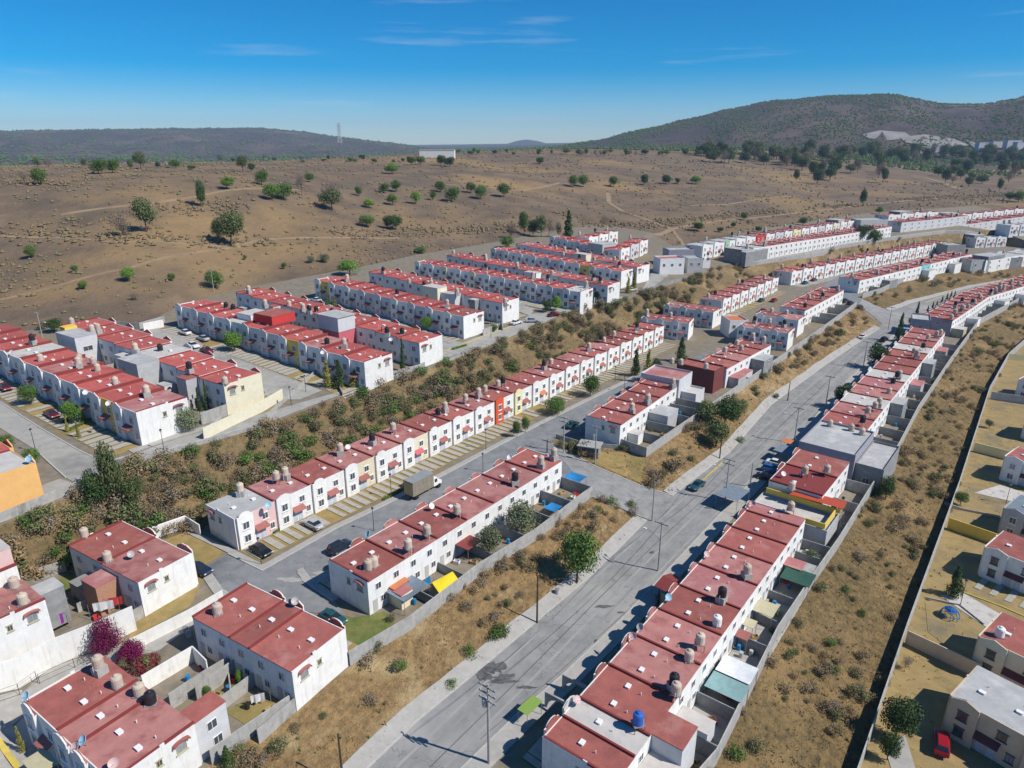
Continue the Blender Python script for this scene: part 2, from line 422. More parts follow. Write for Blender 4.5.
def warp(x, y):
    r = math.hypot(x, y) + 1e-6
    return (math.atan2(x, y) * 3.0, math.log(r) * 1.6)
_W = np.array([warp(c[0], c[1]) for c in CTRL]); _Z = np.array([c[2] for c in CTRL])
def _phi(r2): return 0.5 * r2 * np.log(r2 + 1e-9)
_n = len(CTRL)
_K = _phi(((_W[:, None, :] - _W[None, :, :]) ** 2).sum(-1)) + np.eye(_n) * 0.01
_P = np.hstack([np.ones((_n, 1)), _W])
_A = np.vstack([np.hstack([_K, _P]), np.hstack([_P.T, np.zeros((3, 3))])])
_S = np.linalg.solve(_A, np.concatenate([_Z, np.zeros(3)]))
def interp1(x, pts):
    if x <= pts[0][0]: return pts[0][1]
    for a, b in zip(pts[:-1], pts[1:]):
        if x <= b[0]:
            t = (x - a[0]) / (b[0] - a[0]); t = t * t * (3 - 2 * t) * 0.5 + t * 0.5
            return a[1] + (b[1] - a[1]) * t
    return pts[-1][1]
SIL_L = [(-400, 136), (-100, 133), (0, 131), (60, 130), (180, 128.5), (260, 128), (300, 131), (340, 137), (385, 142), (430, 148), (470, 152), (520, 158)]
SIL_R = [(470, 156), (540, 149), (590, 141), (650, 128), (686, 119), (723, 110), (770, 101), (825, 96), (884, 95), (905, 99), (938, 105), (975, 105), (1000, 101), (1024, 95), (1100, 84), (1250, 80), (1500, 90)]
SIL_M = [(430, 152), (500, 150), (515, 141), (530, 139), (545, 143), (560, 151), (640, 153)]
def hill(px, r, sil, d0, dc, rough):
    if r < d0: return -1e9
    py = interp1(px, sil)
    d = ray(px, py)
    crest = CAM_H + d.z / math.hypot(d.x, d.y) * dc
    t = min(1, (r - d0) / (dc - d0))
    s = t * t * (3 - 2 * t)
    base = 10
    z = base + (crest - base) * s
    nn = noise.fractal(Vector((px * 0.02, r * 0.0022, 3.1)), 1.0, 2.0, 5)
    z += nn * rough * math.sin(math.pi * min(t, 1.0)) * (1 - t) * 2.2 + (noise.noise(Vector((px * 0.06, 9, 1))) * rough * 0.08)
    if r > dc: z -= (r - dc) * 0.25
    return z
def field_z(x, y):
    r = math.hypot(x, y)
    w = np.array(warp(x, y))
    z = float(_S[:_n] @ _phi(((_W - w) ** 2).sum(-1)) + _S[_n] + _S[_n + 1] * w[0] + _S[_n + 2] * w[1])
    z = max(-15, min(z, 62))
    if r > 120 and y > 0:
        am = min(1.0, (r - 120) / 300)
        z += noise.fractal(Vector((x * 0.012, y * 0.012, 0)), 1.0, 2.1, 4) * 1.6 * am
        px = 512 + FPX * (x / y) / math.cos(PITCH)
        z = max(z, hill(px, r, SIL_L, 2600, 4600, 22), hill(px, r, SIL_R, 1250, 2500, 16), hill(px, r, SIL_M, 6500, 8500, 20))
    return z
fz_line = [(p[0], p[1], p[2]) for p in L0]
ESTATE = [(p[0], p[1]) for p in L0] + [(600, 560), (700, 300), (600, -160), (-400, -160), (-400, 100)]
ramp1_poly = R1L + R1R[::-1]
SLOPES = {
    'embankment': L1 + L2[::-1],
    'road_slope': L3 + R1L + L4a[::-1],
    'road_slope_far': R1R[::-1] + L3b + [L4b[-1]] + L4b[::-1],
    'road_slope_third': L3c + L4c[::-1],
    'lower_slope': L6 + L7[::-1]}
def blend(x, y, z):
    return z
def tri(pts):
    vs = [Vector((p[0], p[1])) for p in pts]
    ov, oe, of, vi, ei, fi = delaunay_2d_cdt(vs, [], [], 0, 1e-4)
    out = []
    for v, src in zip(ov, vi):
        z = pts[src[0]][2] if src else 0.0
        out.append((v[0], v[1], z))
    return out, [tuple(f) for f in of]
base_pts = []
for l in (L0, L1, L2, L3, L3b, L3c, R1L, R1R, L4a, L4b, L4c, L5, L6, L7, L8):
    base_pts += resample(l, 3.0)
base_pts += BACK
grid_pts = []
rings = []
r = 95.0
while r < 9500:
    rings.append(r); r *= 1.032 if r < 1500 else 1.045
for r in rings:
    for k in range(-330, 1361, 9 if r > 300 else 18):
        x, y, _ = pd(k, r, 0)
        if inpoly(x, y, ESTATE): continue
        z = field_z(x, y)
        grid_pts.append((x, y, z))
for a in range(62, 299, 16):
    for r in (700, 9000):
        grid_pts.append((r * math.sin(math.radians(a)), r * math.cos(math.radians(a)), -6 if 62 < a < 180 else 5))
v1, f1 = tri(base_pts + grid_pts)
tin = BVHTree.FromPolygons(v1, f1)
def zt0(x, y):
    h = tin.ray_cast(Vector((x, y, 900)), Vector((0, 0, -1)))
    return h[0].z if h[0] else 0.0
extra = []
for nm, poly in SLOPES.items():
    xs = [p[0] for p in poly]; ys = [p[1] for p in poly]
    st = 2.6
    y = max(min(ys), 30)
    while y < min(max(ys), 420):
        x = min(xs)
        while x < max(xs):
            xx = x + R.uniform(-.9, .9); yy = y + R.uniform(-.9, .9)
            if inpoly(xx, yy, poly):
                dmin = min((Vector((xx, yy)) - Vector(p[:2])).length for p in poly)
                e = 0.55 * noise.fractal(Vector((xx * 0.16, yy * 0.16, 5)), 1.0, 2.0, 3)
                zz = zt0(xx, yy)
                extra.append((xx, yy, zz, e))
            x += st * (1 if y < 250 else 1.7)
        y += st * (1 if y < 250 else 1.7)
edge_bvh_pts = []
for l in (L1, L2, L3, L3b, L3c, R1L, R1R, L4a, L4b, L4c, L6, L7):
    edge_bvh_pts += resample(l, 2.0)
from mathutils.kdtree import KDTree
kd = KDTree(len(edge_bvh_pts))
for i, p in enumerate(edge_bvh_pts): kd.insert(Vector((p[0], p[1], 0)), i)
kd.balance()
walk_pts = resample(L4a, 2) + resample(L4b, 2) + resample(L4c, 2)
kd4 = KDTree(len(walk_pts))
for i, p in enumerate(walk_pts): kd4.insert(Vector((p[0], p[1], 0)), i)
kd4.balance()
slope_pts = []
for (x, y, z, e) in extra:
    d = kd.find(Vector((x, y, 0)))[2]
    if d < 1.3: continue
    if kd4.find(Vector((x, y, 0)))[2] < 3.2: continue
    slope_pts.append((x, y, z + e * min(1, (d - 1.0) / 3)))
tv, tf = tri(base_pts + grid_pts + slope_pts)
TIN = BVHTree.FromPolygons(tv, tf)
def zt(x, y):
    h = TIN.ray_cast(Vector((x, y, 900)), Vector((0, 0, -1)))
    return h[0].z if h[0] else 0.0
def at(px, py, h=0.0):
    """point of the terrain (or h above it) seen at a pixel of the photograph; z returned is the terrain's"""
    d = ray(px, py).normalized()
    hit = TIN.ray_cast(Vector((0, 0, CAM_H - h)), d)
    if hit[0] is None: return Vector(pz(px, py, 0, h))
    return hit[0].copy()

me = bpy.data.meshes.new('ground')
me.from_pydata(tv, [], tf)
GM = ['yard', 'slope', 'slope_dark', 'field', 'lot_right', 'hill', 'slope_olive']
for g_ in GM: me.materials.append(MATS[g_])
RIGHT = L7 + L8[::-1]
for p in me.polygons:
    c = p.center
    k = 0
    rc_ = math.hypot(c.x, c.y)
    if rc_ > 1300 + 150 * noise.noise(c * .003): k = 5
    elif rc_ > 700 or not inpoly(c.x, c.y, ESTATE): k = 3
    else:
        for nm, poly in SLOPES.items():
            if inpoly(c.x, c.y, poly):
                k = {'embankment': 2, 'lower_slope': 6, 'road_slope_third': 6}.get(nm, 1)
                break
        else:
            if inpoly(c.x, c.y, RIGHT): k = 4
    p.material_index = k
    p.use_smooth = k in (1, 2, 3, 5, 6)
tag(link('ground', me), kind='structure')

# ---------------------------------------------------------------- roads, pavements, walls (draped on the terrain)
def P(*pts, h=0.0):
    """pixel or world ('w',x,y) points -> xy on the terrain"""
    out = []
    for p in pts:
        if p[0] == 'w': out.append((p[1], p[2]))
        else:
            a = at(p[0], p[1], h if len(p) < 3 else p[2]); out.append((a.x, a.y))
    return out

def sheet(name, poly, material, off=0.08, step=2.2, kind='structure'):
    pts = [tuple(p[:2]) for p in poly]
    b = [p[:2] for p in resample([(p[0], p[1], 0) for p in pts + [pts[0]]], step)][:-1]
    vs = [Vector(p) for p in b]
    n = len(vs)
    edges = [(i, (i + 1) % n) for i in range(n)]
    xs = [p[0] for p in b]; ys = [p[1] for p in b]
    y = min(ys)
    while y < max(ys):
        x = min(xs)
        while x < max(xs):
            if inpoly(x, y, b): vs.append(Vector((x, y)))
            x += step
        y += step
    ov, oe, of, vi, ei, fi = delaunay_2d_cdt(vs, edges, [], 1, 1e-4)
    fcs = []
    for f in of:
        cx = sum(ov[i].x for i in f) / len(f); cy = sum(ov[i].y for i in f) / len(f)
        if inpoly(cx, cy, b): fcs.append(tuple(f))
    m = MB(); m.v = [(v.x, v.y, zt(v.x, v.y) + off) for v in ov]; m.f = fcs
    o = m.build(name, material)
    if kind: o['kind'] = kind
    return o

def ribbon(name, pts, w0, w1, h, material, step=2.5, down=0.3, parent=None, level=False, base=None, off=0.0):
    """solid strip following the ground; w0/w1 = offsets to the right/left side; h = height"""
    q = [p[:2] for p in resample([(p[0], p[1], 0) for p in pts], step)]
    m = MB(); N = len(q)
    zs = [zt(*p) for p in q]
    if level: zs = [max(zs)] * N
    L = []; Rr = []
    for i in range(N):
        a = Vector(q[max(i - 1, 0)]); b = Vector(q[min(i + 1, N - 1)])
        d = (b - a).normalized(); nrm = Vector((d.y, -d.x))
        L.append(Vector(q[i]) + nrm * w0); Rr.append(Vector(q[i]) + nrm * w1)
    for i in range(N):
        for c in (L[i], Rr[i]):
            zz = zs[i] if level else zt(c.x, c.y)
            zb = zt(c.x, c.y)
            m.v.append((c.x, c.y, min(zz, zb) - down)); m.v.append((c.x, c.y, zz + h + off))
    for i in range(N - 1):
        a = i * 4; b = a + 4
        m.f += [(a + 1, a + 3, b + 3, b + 1), (a, a + 1, b + 1, b), (a + 2, b + 2, b + 3, a + 3)]
    m.f += [(0, 2, 3, 1), ((N - 1) * 4, (N - 1) * 4 + 1, (N - 1) * 4 + 3, (N - 1) * 4 + 2)]
    return m.build(name, material, parent)

def structure(o): o['kind'] = 'structure'; return o
def wall(pts, h, material, label, group=None, w=0.16, down=0.6, level=False, step=3.0):
    o = ribbon('boundary_wall', pts, -w / 2, w / 2, h, material, step=step, down=down, level=level)
    o['kind'] = 'thing'
    return tag(o, label, 'wall', group)

# main road with its ramps, one sheet each
l4 = [p[:2] for p in L4a] + [p[:2] for p in L4b] + [p[:2] for p in L4c]
sheet('main_road', l4 + [p[:2] for p in L5][::-1], 'main_road', 0.06, 3.5)
sheet('side_street', [p[:2] for p in R1L] + [p[:2] for p in R1R[::-1]], 'main_road', 0.10, 2.0)
sheet('side_street', P((858, 306), (884, 326), (893, 312), (862, 299)), 'main_road', 0.10, 2.0)
B_street = P((227, 555), (262, 571), (336, 529), (380, 508), (443, 476), (520, 435), (578, 406), (625, 383), (648, 371), (662, 376), (705, 352), (716, 358), (690, 376), (640, 398), (606, 418), (583, 432), (560, 436), (549, 442), (592, 497), ('w', -1.2, 129.8), ('w', -31.3, 90.4), (299, 574), (315, 587), (333, 600), (346, 616), (250, 607), (222, 590), (206, 567))
sheet('street', B_street, 'asphalt', 0.07, 2.4)
E_street = P((-120, 345), (-60, 372), (0, 402), (40, 428), (78, 450), (104, 463), (132, 455), (180, 438), (209, 430), (300, 403), (343, 391), (343, 394), (255, 428), (168, 452), (75, 483), (66, 478), (35, 450), (0, 428), (-60, 400), (-120, 370))
sheet('street', E_street, 'concrete_road', 0.08, 2.6)
sheet('street', P((0, 524), (75, 484), (60, 479), (0, 500), (-60, 520), (-60, 552)), 'concrete_road', 0.08, 2.6)
F_street = P((150, 326), (163, 330), (207, 347), (234, 358), (296, 381), (322, 391), (300, 400), (270, 400), (258, 380), (206, 358), (155, 337), (140, 330))
sheet('street', F_street, 'concrete_road', 0.11, 2.6)
G_street = P((330, 293), (395, 318), (430, 333), (462, 343), (485, 335), (522, 322), (530, 314), (556, 313), (566, 313), (547, 321), (500, 341), (450, 361), (443, 362), (436, 352), (415, 338), (360, 312), (325, 300))
sheet('street', G_street, 'concrete_road', 0.09, 2.6)
sheet('street', P((455, 285), (520, 304), (535, 309), (530, 316), (505, 307), (450, 290)), 'concrete_road', 0.12, 3.0)
sheet('street', P((640, 294), (646, 283), (655, 266), (664, 268), (668, 276), (655, 286), (645, 291)), 'concrete_road', 0.14, 3.0)
sheet('street', P((730, 355), (752, 335), (790, 306), (800, 300), (830, 281), (846, 270), (1024, 240), (1024, 243), (870, 272), (846, 281), (862, 300), (858, 306), (820, 292), (800, 312), (760, 345), (740, 362)), 'asphalt', 0.10, 3.2)

# kerbs and pavements
def kerb(pts, material='kerb'):
    return structure(ribbon('kerb', pts, -0.12, 0.12, 0.18, material))
for l in (L4a, L4b, L4c):
    kerb([p[:2] for p in l])
kerb([p[:2] for p in L5])
kerb([p[:2] for p in R1L]); kerb([p[:2] for p in R1R])
def walk(pts, a, b, material='pavement', name='pavement', h=0.16, step=2.5):
    return structure(ribbon(name, pts, a, b, h, material, step=step))
walk([p[:2] for p in L4a], -2.2, -0.12); walk([p[:2] for p in L4b], -2.0, -0.12); walk([p[:2] for p in L4c], -2.0, -0.12)
walk([p[:2] for p in L5], 0.12, 2.4)
kerb(P((228, 554), (262, 571), (336, 529), (380, 508), (443, 476), (520, 435), (578, 406), (625, 383), (648, 371)))
walk(P((262, 571), (336, 529), (380, 508), (443, 476), (520, 435), (578, 406), (625, 383), (648, 371)), -1.2, -0.12)
walk(P((186, 534), (228, 554), (262, 571)), -1.2, -0.12)
kerb(P(('w', -1.2, 129.8), ('w', -31.3, 90.4), (297, 573), (303, 581), (333, 602))); walk(P((296, 571), (303, 581), (333, 602)), -1.2, -0.12)
walk(P(('w', -1.2, 129.8), ('w', -31.3, 90.4)), -1.3, -0.12)
kerb(P((206, 567), (222, 590), (250, 607))); walk(P((165, 556), (206, 567), (222, 590), (250, 607)), 0.12, 1.3)
kerb(P((0, 402), (40, 428), (78, 450), (104, 463), (132, 455)))
walk(P((132, 453), (180, 437), (215, 427)), -1.5, 0.1)
for pts in (P((163, 330), (207, 347), (234, 358), (296, 381)), P((206, 358), (258, 380), (270, 400)), P((395, 318), (430, 333), (446, 340)), P((35, 450), (66, 478))):
    kerb(pts)
kerb(P((420, 378), (462, 344), (485, 336), (520, 323)), 'yellow_kerb') if False else kerb(P((452, 349), (485, 336), (521, 323)), 'yellow_kerb')
kerb(P((440, 352), (452, 349)), 'yellow_kerb')
kerb(P((700, 483), (722, 463)), 'yellow_kerb')
kerb(P((925, 303), (960, 290)), 'yellow_kerb')

# patches, cracks and stains on the main road
def strip(name, pts, w, material, off):
    q = P(*pts); m = MB(); q = [p[:2] for p in resample([(p[0], p[1], 0) for p in q], 2.5)]
    N = len(q)
    for i in range(N):
        a = Vector(q[max(i - 1, 0)]); b = Vector(q[min(i + 1, N - 1)]); d = (b - a).normalized(); nr = Vector((d.y, -d.x))
        ww = w * (0.8 + 0.4 * noise.noise(Vector((q[i][0], q[i][1], 3))))
        for s in (-1, 1):
            c = Vector(q[i]) + nr * s * ww / 2
            m.v.append((c.x, c.y, zt(c.x, c.y) + off))
    m.f = [(2 * i, 2 * i + 1, 2 * i + 3, 2 * i + 2) for i in range(N - 1)]
    return structure(m.build(name, material))
strip('road_joint', [(430, 768), (490, 709), (545, 654), (600, 598), (660, 540), (740, 466), (800, 408), (868, 345), (905, 318)], 0.13, 'crack', 0.12)
for k_ in range(5):
    dx = (-34, -20, 14, 30, 44)[k_]
    strip('tyre_track', [(430 + dx, 768), (490 + dx * .93, 709), (545 + dx * .86, 654), (600 + dx * .78, 598), (660 + dx * .68, 540), (740 + dx * .55, 466), (800 + dx * .42, 408), (868 + dx * .3, 345)], .5, 'tyre_mark' if k_ % 2 else 'dust_mark', 0.085)
strip('road_joint', [(480, 740), (560, 672), (640, 600), (700, 540)], 0.10, 'crack', 0.12)
def blob(cx, cy, rx, ry, material, name='road_stain', off=0.13, seed=0, n=22):
    c = at(cx, cy); rr = random.Random(seed + int(cx))
    ax = (at(cx + rx, cy).xy - c.xy); ay = (at(cx, cy - ry).xy - c.xy)
    poly = []
    for k in range(n):
        a = 2 * math.pi * k / n; q = 0.55 + 0.6 * rr.random()
        p = c.xy + ax * math.cos(a) * q + ay * math.sin(a) * q
        poly.append((p.x, p.y))
    return sheet(name, poly, material, off, 1.2)
for b_ in [(505, 682, 16, 2), (526, 688, 11, 1.5), (604, 607, 11, 1.5), (621, 613, 4, 1), (597, 642, 3, 2.5), (512, 676, 5, 2), (652, 553, 3, 1.5), (710, 508, 6, 1), (596, 448, 8, 1.2), (575, 445, 6, 1), (538, 425, 5, 1)]:
    blob(*b_, 'oil')
for b_ in [(492, 668, 15, 7), (503, 678, 10, 4), (484, 676, 9, 5)]: blob(*b_, 'oil', 'wet_stain', 0.11)
for b_ in [(560, 620, 26, 9), (330, 576, 22, 5), (290, 580, 16, 3), (660, 500, 14, 4), (700, 530, 16, 6)]:
    blob(*b_, 'pavement' if b_[0] in (330, 290) else 'main_road', 'road_patch', 0.10)

# ---------------------------------------------------------------- houses
def win_meshes(w, h, fr, gl, sill):
    k = ('w', round(w, 2), round(h, 2), fr, gl, sill)
    if k in CACHE: return CACHE[k]
    m = MB(); t = 0.055
    m.box(-w / 2, -w / 2 + t, -.07, .02, 0, h).box(w / 2 - t, w / 2, -.07, .02, 0, h).box(-w / 2 + t, w / 2 - t, -.07, .02, h - t, h).box(-w / 2 + t, w / 2 - t, -.07, .02, 0, t)
    m.box(-.025, .025, -.06, .02, t, h - t)
    if sill: m.box(-w / 2 - .12, w / 2 + .12, -.16, 0, -.12, -.003).box(-w / 2 - .1, w / 2 + .1, -.10, 0, h + .003, h + .13)
    g = MB().box(-w / 2 + t, w / 2 - t, -.03, .01, t, h - t)
    CACHE[k] = (m.mesh('window', fr), g.mesh('pane', gl))
    return CACHE[k]
CACHE = {}
def cached(key, fn):
    if key not in CACHE: CACHE[key] = fn()
    return CACHE[key]

def add_window(root, x, y, z, w, h, face, fr='white_paint', gl='glass', sill=True):
    a, b = win_meshes(w, h, fr, gl, sill)
    rz = {'f': 0, 'b': math.pi, 'l': -math.pi / 2, 'r': math.pi / 2}[face]
    o = link('window', a, root, (x, y, z), rz)
    link('pane', b, o)
    return o

def gable_profile(x0, x1, z0, zs, rise, kind):
    pts = [(x0, z0), (x1, z0), (x1, zs)]
    c = (x0 + x1) / 2; w = (x1 - x0) / 2
    if kind == 0:
        pts.append((x1 - .25 * w, zs + .02)); 
        for k in range(1, 8):
            a = math.pi * k / 8
            pts.append((c + math.cos(a) * w * .75, zs + math.sin(a) * rise))
        pts.append((x0 + .25 * w, zs + .02))
    elif kind == 1:
        pts += [(x1 - .02, zs + .25 * rise), (c + .35 * w, zs + rise), (c - .35 * w, zs + rise), (x0 + .02, zs + .25 * rise)]
    else:
        pts += [(c, zs + rise)]
    pts.append((x0, zs))
    return pts

def make_house(W, D, H, s, st):
    """one roofed dwelling pair; origin at front left base corner, x along the facade, y into the house"""
    root = link('row_house', None)
    k = (round(W, 1), round(D, 1), round(H, 1))
    body = st.get('wall', 'white_wall'); fac = st.get('facade', body); bayc = st.get('bay', fac); roofm = st.get('roof', 'red_roof')
    end = st.get('end', '')
    q = W / 7.2 / s; single = st.get('single', False)
    if single: q = W / 3.6 / s
    def X(v): return v * q * s
    y0 = 0.12
    link('wall', cached(('wall', k, body), lambda: MB().box(0.006, W - .006, y0, D, -1.6, H).mesh('wall', body)), root)
    par = 0.22 * s
    link('facade', cached(('fac', k, fac), lambda: MB().box(0.006, W - .006, 0, y0 - .003, -1.6, H + par).mesh('facade', fac)), root)
    curb = st.get('curb', True)
    def rf():
        m = MB().box(.0, W, y0 + .003, D + .06, H + .003, H + .15)
        return m.mesh('roof', roofm)
    roof = link('roof', cached(('roof', k, roofm), rf), root)
    if curb:
        link('roof_curb', cached(('curb', k), lambda: (MB().box(W - .16, W + .10, y0 + .01, D + .08, H + .155, H + .42).box(W + .004, W + .095, y0 + .02, D + .05, H - .9, H + .15) if s > 1.1 else MB().box(W - .16, W + .10, y0 + .01, D + .08, H + .155, H + .42)).mesh('roof_curb', 'roof_curb')), roof)
    # skylights
    sk = cached(('sky', s), lambda: MB().box(-.34 * s, .34 * s, -.26 * s, .26 * s, 0, .2).box(-.38 * s, .38 * s, -.30 * s, .30 * s, .2, .26).mesh('skylight', 'white_paint'))
    vp = cached(('vent', s), lambda: MB().tube([(0, 0, 0), (0, 0, .38)], .06, 6).mesh('vent_pipe', 'white_paint'))
    for xx in ([.5] if single else [.27, .77]):
        link('skylight', sk, roof, (W * xx, D * .42, H + .153))
        link('vent_pipe', vp, roof, (W * xx + .2, D * .62, H + .153))
    # front gable bay
    gk = st.get('gable', 0)
    bw0, bw1 = X(.15), X(2.95)
    if single: bw0, bw1 = X(.3), X(2.9)
    yb = -.42 * s
    if gk is not None:
        link('bay', cached(('bay', k, bayc, gk, s, single), lambda: MB().box(bw0, bw1, yb, -.003, -1.6, H + .1).prism(gable_profile(bw0, bw1, H + .103, H + .35 * s, .62 * s, gk), 'y', yb + .16, yb).mesh('bay', bayc)), root)
        pb = st.get('parapet_back', roofm)
        link('parapet', cached(('parb', k, pb, gk, s, single), lambda: MB().box(bw0 + .02, bw1 - .02, yb + .26, -.003, H + .103, H + .2).prism(gable_profile(bw0 - .03, bw1 + .03, H + .103, H + .36 * s, .66 * s, gk), 'y', yb + .26, yb + .163).mesh('parapet', pb)), root)
    else:
        yb = 0
    fw = st.get('frame', 'white_paint')
    gl = ['glass', 'glass', 'curtain_glass']
    rr = random.Random(int(W * 100) + st.get('seed', 0))
    wz1, wz0 = 3.35 * H / 5.5, .95 * H / 5.5
    wh = 1.3 * s; ww = 1.15 * s
    wf = st.get('sill', True)
    add_window(root, (bw0 + bw1) / 2, yb, wz1, ww, wh, 'f', fw, rr.choice(gl), wf)
    add_window(root, (bw0 + bw1) / 2, yb, wz0, ww, wh, 'f', fw, rr.choice(gl), wf)
    if not single:
        add_window(root, X(5.25), 0, wz1, ww * .95, wh * .9, 'f', fw, rr.choice(gl), wf)
        add_window(root, X(6.35), 0, wz0, ww * .75, wh * .9, 'f', fw, rr.choice(gl), wf)
        dm = cached(('door', s), lambda: MB().box(-.42 * s, .42 * s, -.05, 0, 0, 2.05 * s).box(-.48 * s, .48 * s, -.03, .0, 2.053 * s, 2.13 * s).mesh('door', 'door_white'))
        link('door', dm, root, (X(3.62), 0, .05)); link('door', dm, root, (X(4.66), 0, .05))
        aw = st.get('awning', 'awning_tile')
        link('awning', cached(('awn', s, round(q, 2), aw), lambda: MB().prism([(0, 2.98 * s), (0, 2.85 * s), (-1.05 * s, 2.28 * s), (-1.05 * s, 2.42 * s)], 'x', X(3.0), X(5.35)).mesh('awning', aw)), root)
    # back
    bgl = 'glass'
    for xx in ([.5] if single else [.25, .75]):
        add_window(root, W * xx, D, wz1 + .1, ww * .9, wh * .85, 'b', fw, bgl, False)
        add_window(root, W * xx - .75 * s, D, wz0 + .1, ww * .8, wh * .8, 'b', fw, bgl, False)
        link('door', cached(('bdoor', s), lambda: MB().box(-.42 * s, .42 * s, 0, .05, 0, 2.05 * s).mesh('door', 'frame_grey')), root, (W * xx + .75 * s, D, .05))
    # free end walls
    for e in end:
        xa, xb = (-.14, -.003) if e == 'l' else (W + .003, W + .14)
        ec = st.get('endwall', body)
        def ew():
            m = MB(); ys = D * .62
            m.prism([(0.0, -1.6), (D, -1.6), (D, H + .12), (ys, H + .12), (ys, H + .52), (ys - .5, H + .52), (ys - .5, H + .32), (0, H + .32)], 'x', xa, xb)
            return m.mesh('end_wall', ec)
        link('end_wall', cached(('end', k, e, ec), ew), root)
        xw = xa if e == 'l' else xb
        f_ = 'l' if e == 'l' else 'r'
        if st.get('endwin', True):
            add_window(root, xw, D * .80, wz1 + .1, 1.15 * s, 1.1 * s, f_, st.get('endframe', 'sheet_beige'), 'curtain_glass', True)
            add_window(root, xw, D * .52, wz1 + .3, .62 * s, .8 * s, f_, st.get('endframe', 'sheet_beige'), 'glass', True)
            sg = -1 if e == 'l' else 1
            def hood():
                m = MB(); pts = []
                w_ = .85 * s
                n_ = 8
                inner = [(math.cos(math.pi * i / n_) * w_, math.sin(math.pi * i / n_) * .3 * s) for i in range(n_ + 1)]
                outer = [(x_ * 1.12, z_ + .16 * s) for x_, z_ in inner]
                m.prism(inner + outer[::-1], 'x', 0, sg * .45 * s)
                return m.mesh('hood', 'awning_tile')
            link('hood', cached(('hood', s, sg), hood), root, (xw, D * .80, wz1 + .1 + 1.2 * s))
    return root

ORD = ['first', 'second', 'third', 'fourth', 'fifth', 'sixth', 'seventh', 'eighth', 'ninth', 'tenth', 'eleventh', 'twelfth', 'thirteenth', 'fourteenth', 'fifteenth', 'sixteenth', 'seventeenth', 'eighteenth', 'nineteenth', 'twentieth', 'twenty-first', 'twenty-second', 'twenty-third', 'twenty-fourth']
COLN = {'white_wall': 'white', 'cream_wall': 'cream', 'facade_cream': 'cream', 'orange_wall': 'orange', 'pink_wall': 'pink', 'pale_yellow_wall': 'pale yellow', 'yellow_wall': 'yellow', 'green_wall': 'green', 'shade_white': 'off-white', 'grey_wall': 'grey', 'beige_wall': 'beige', 'red_wall': 'red', 'peach_wall': 'peach', 'lilac_wall': 'lilac', 'turq_wall': 'turquoise', 'rose_wall': 'rose', 'block_grey': 'grey', 'maroon_wall': 'maroon', 'block_wall': 'bare block'}
ROOFN = {'red_roof': 'red', 'faded_roof': 'faded', 'sheet_darkred': 'maroon', 'tarp_grey': 'bluish', 'bright_roof': 'red', 'pink_roof': 'faded pink', 'grey_roof': 'grey', 'pale_roof': 'pale', 'orange_roof': 'orange'}
ROWS = {}
class Row: pass
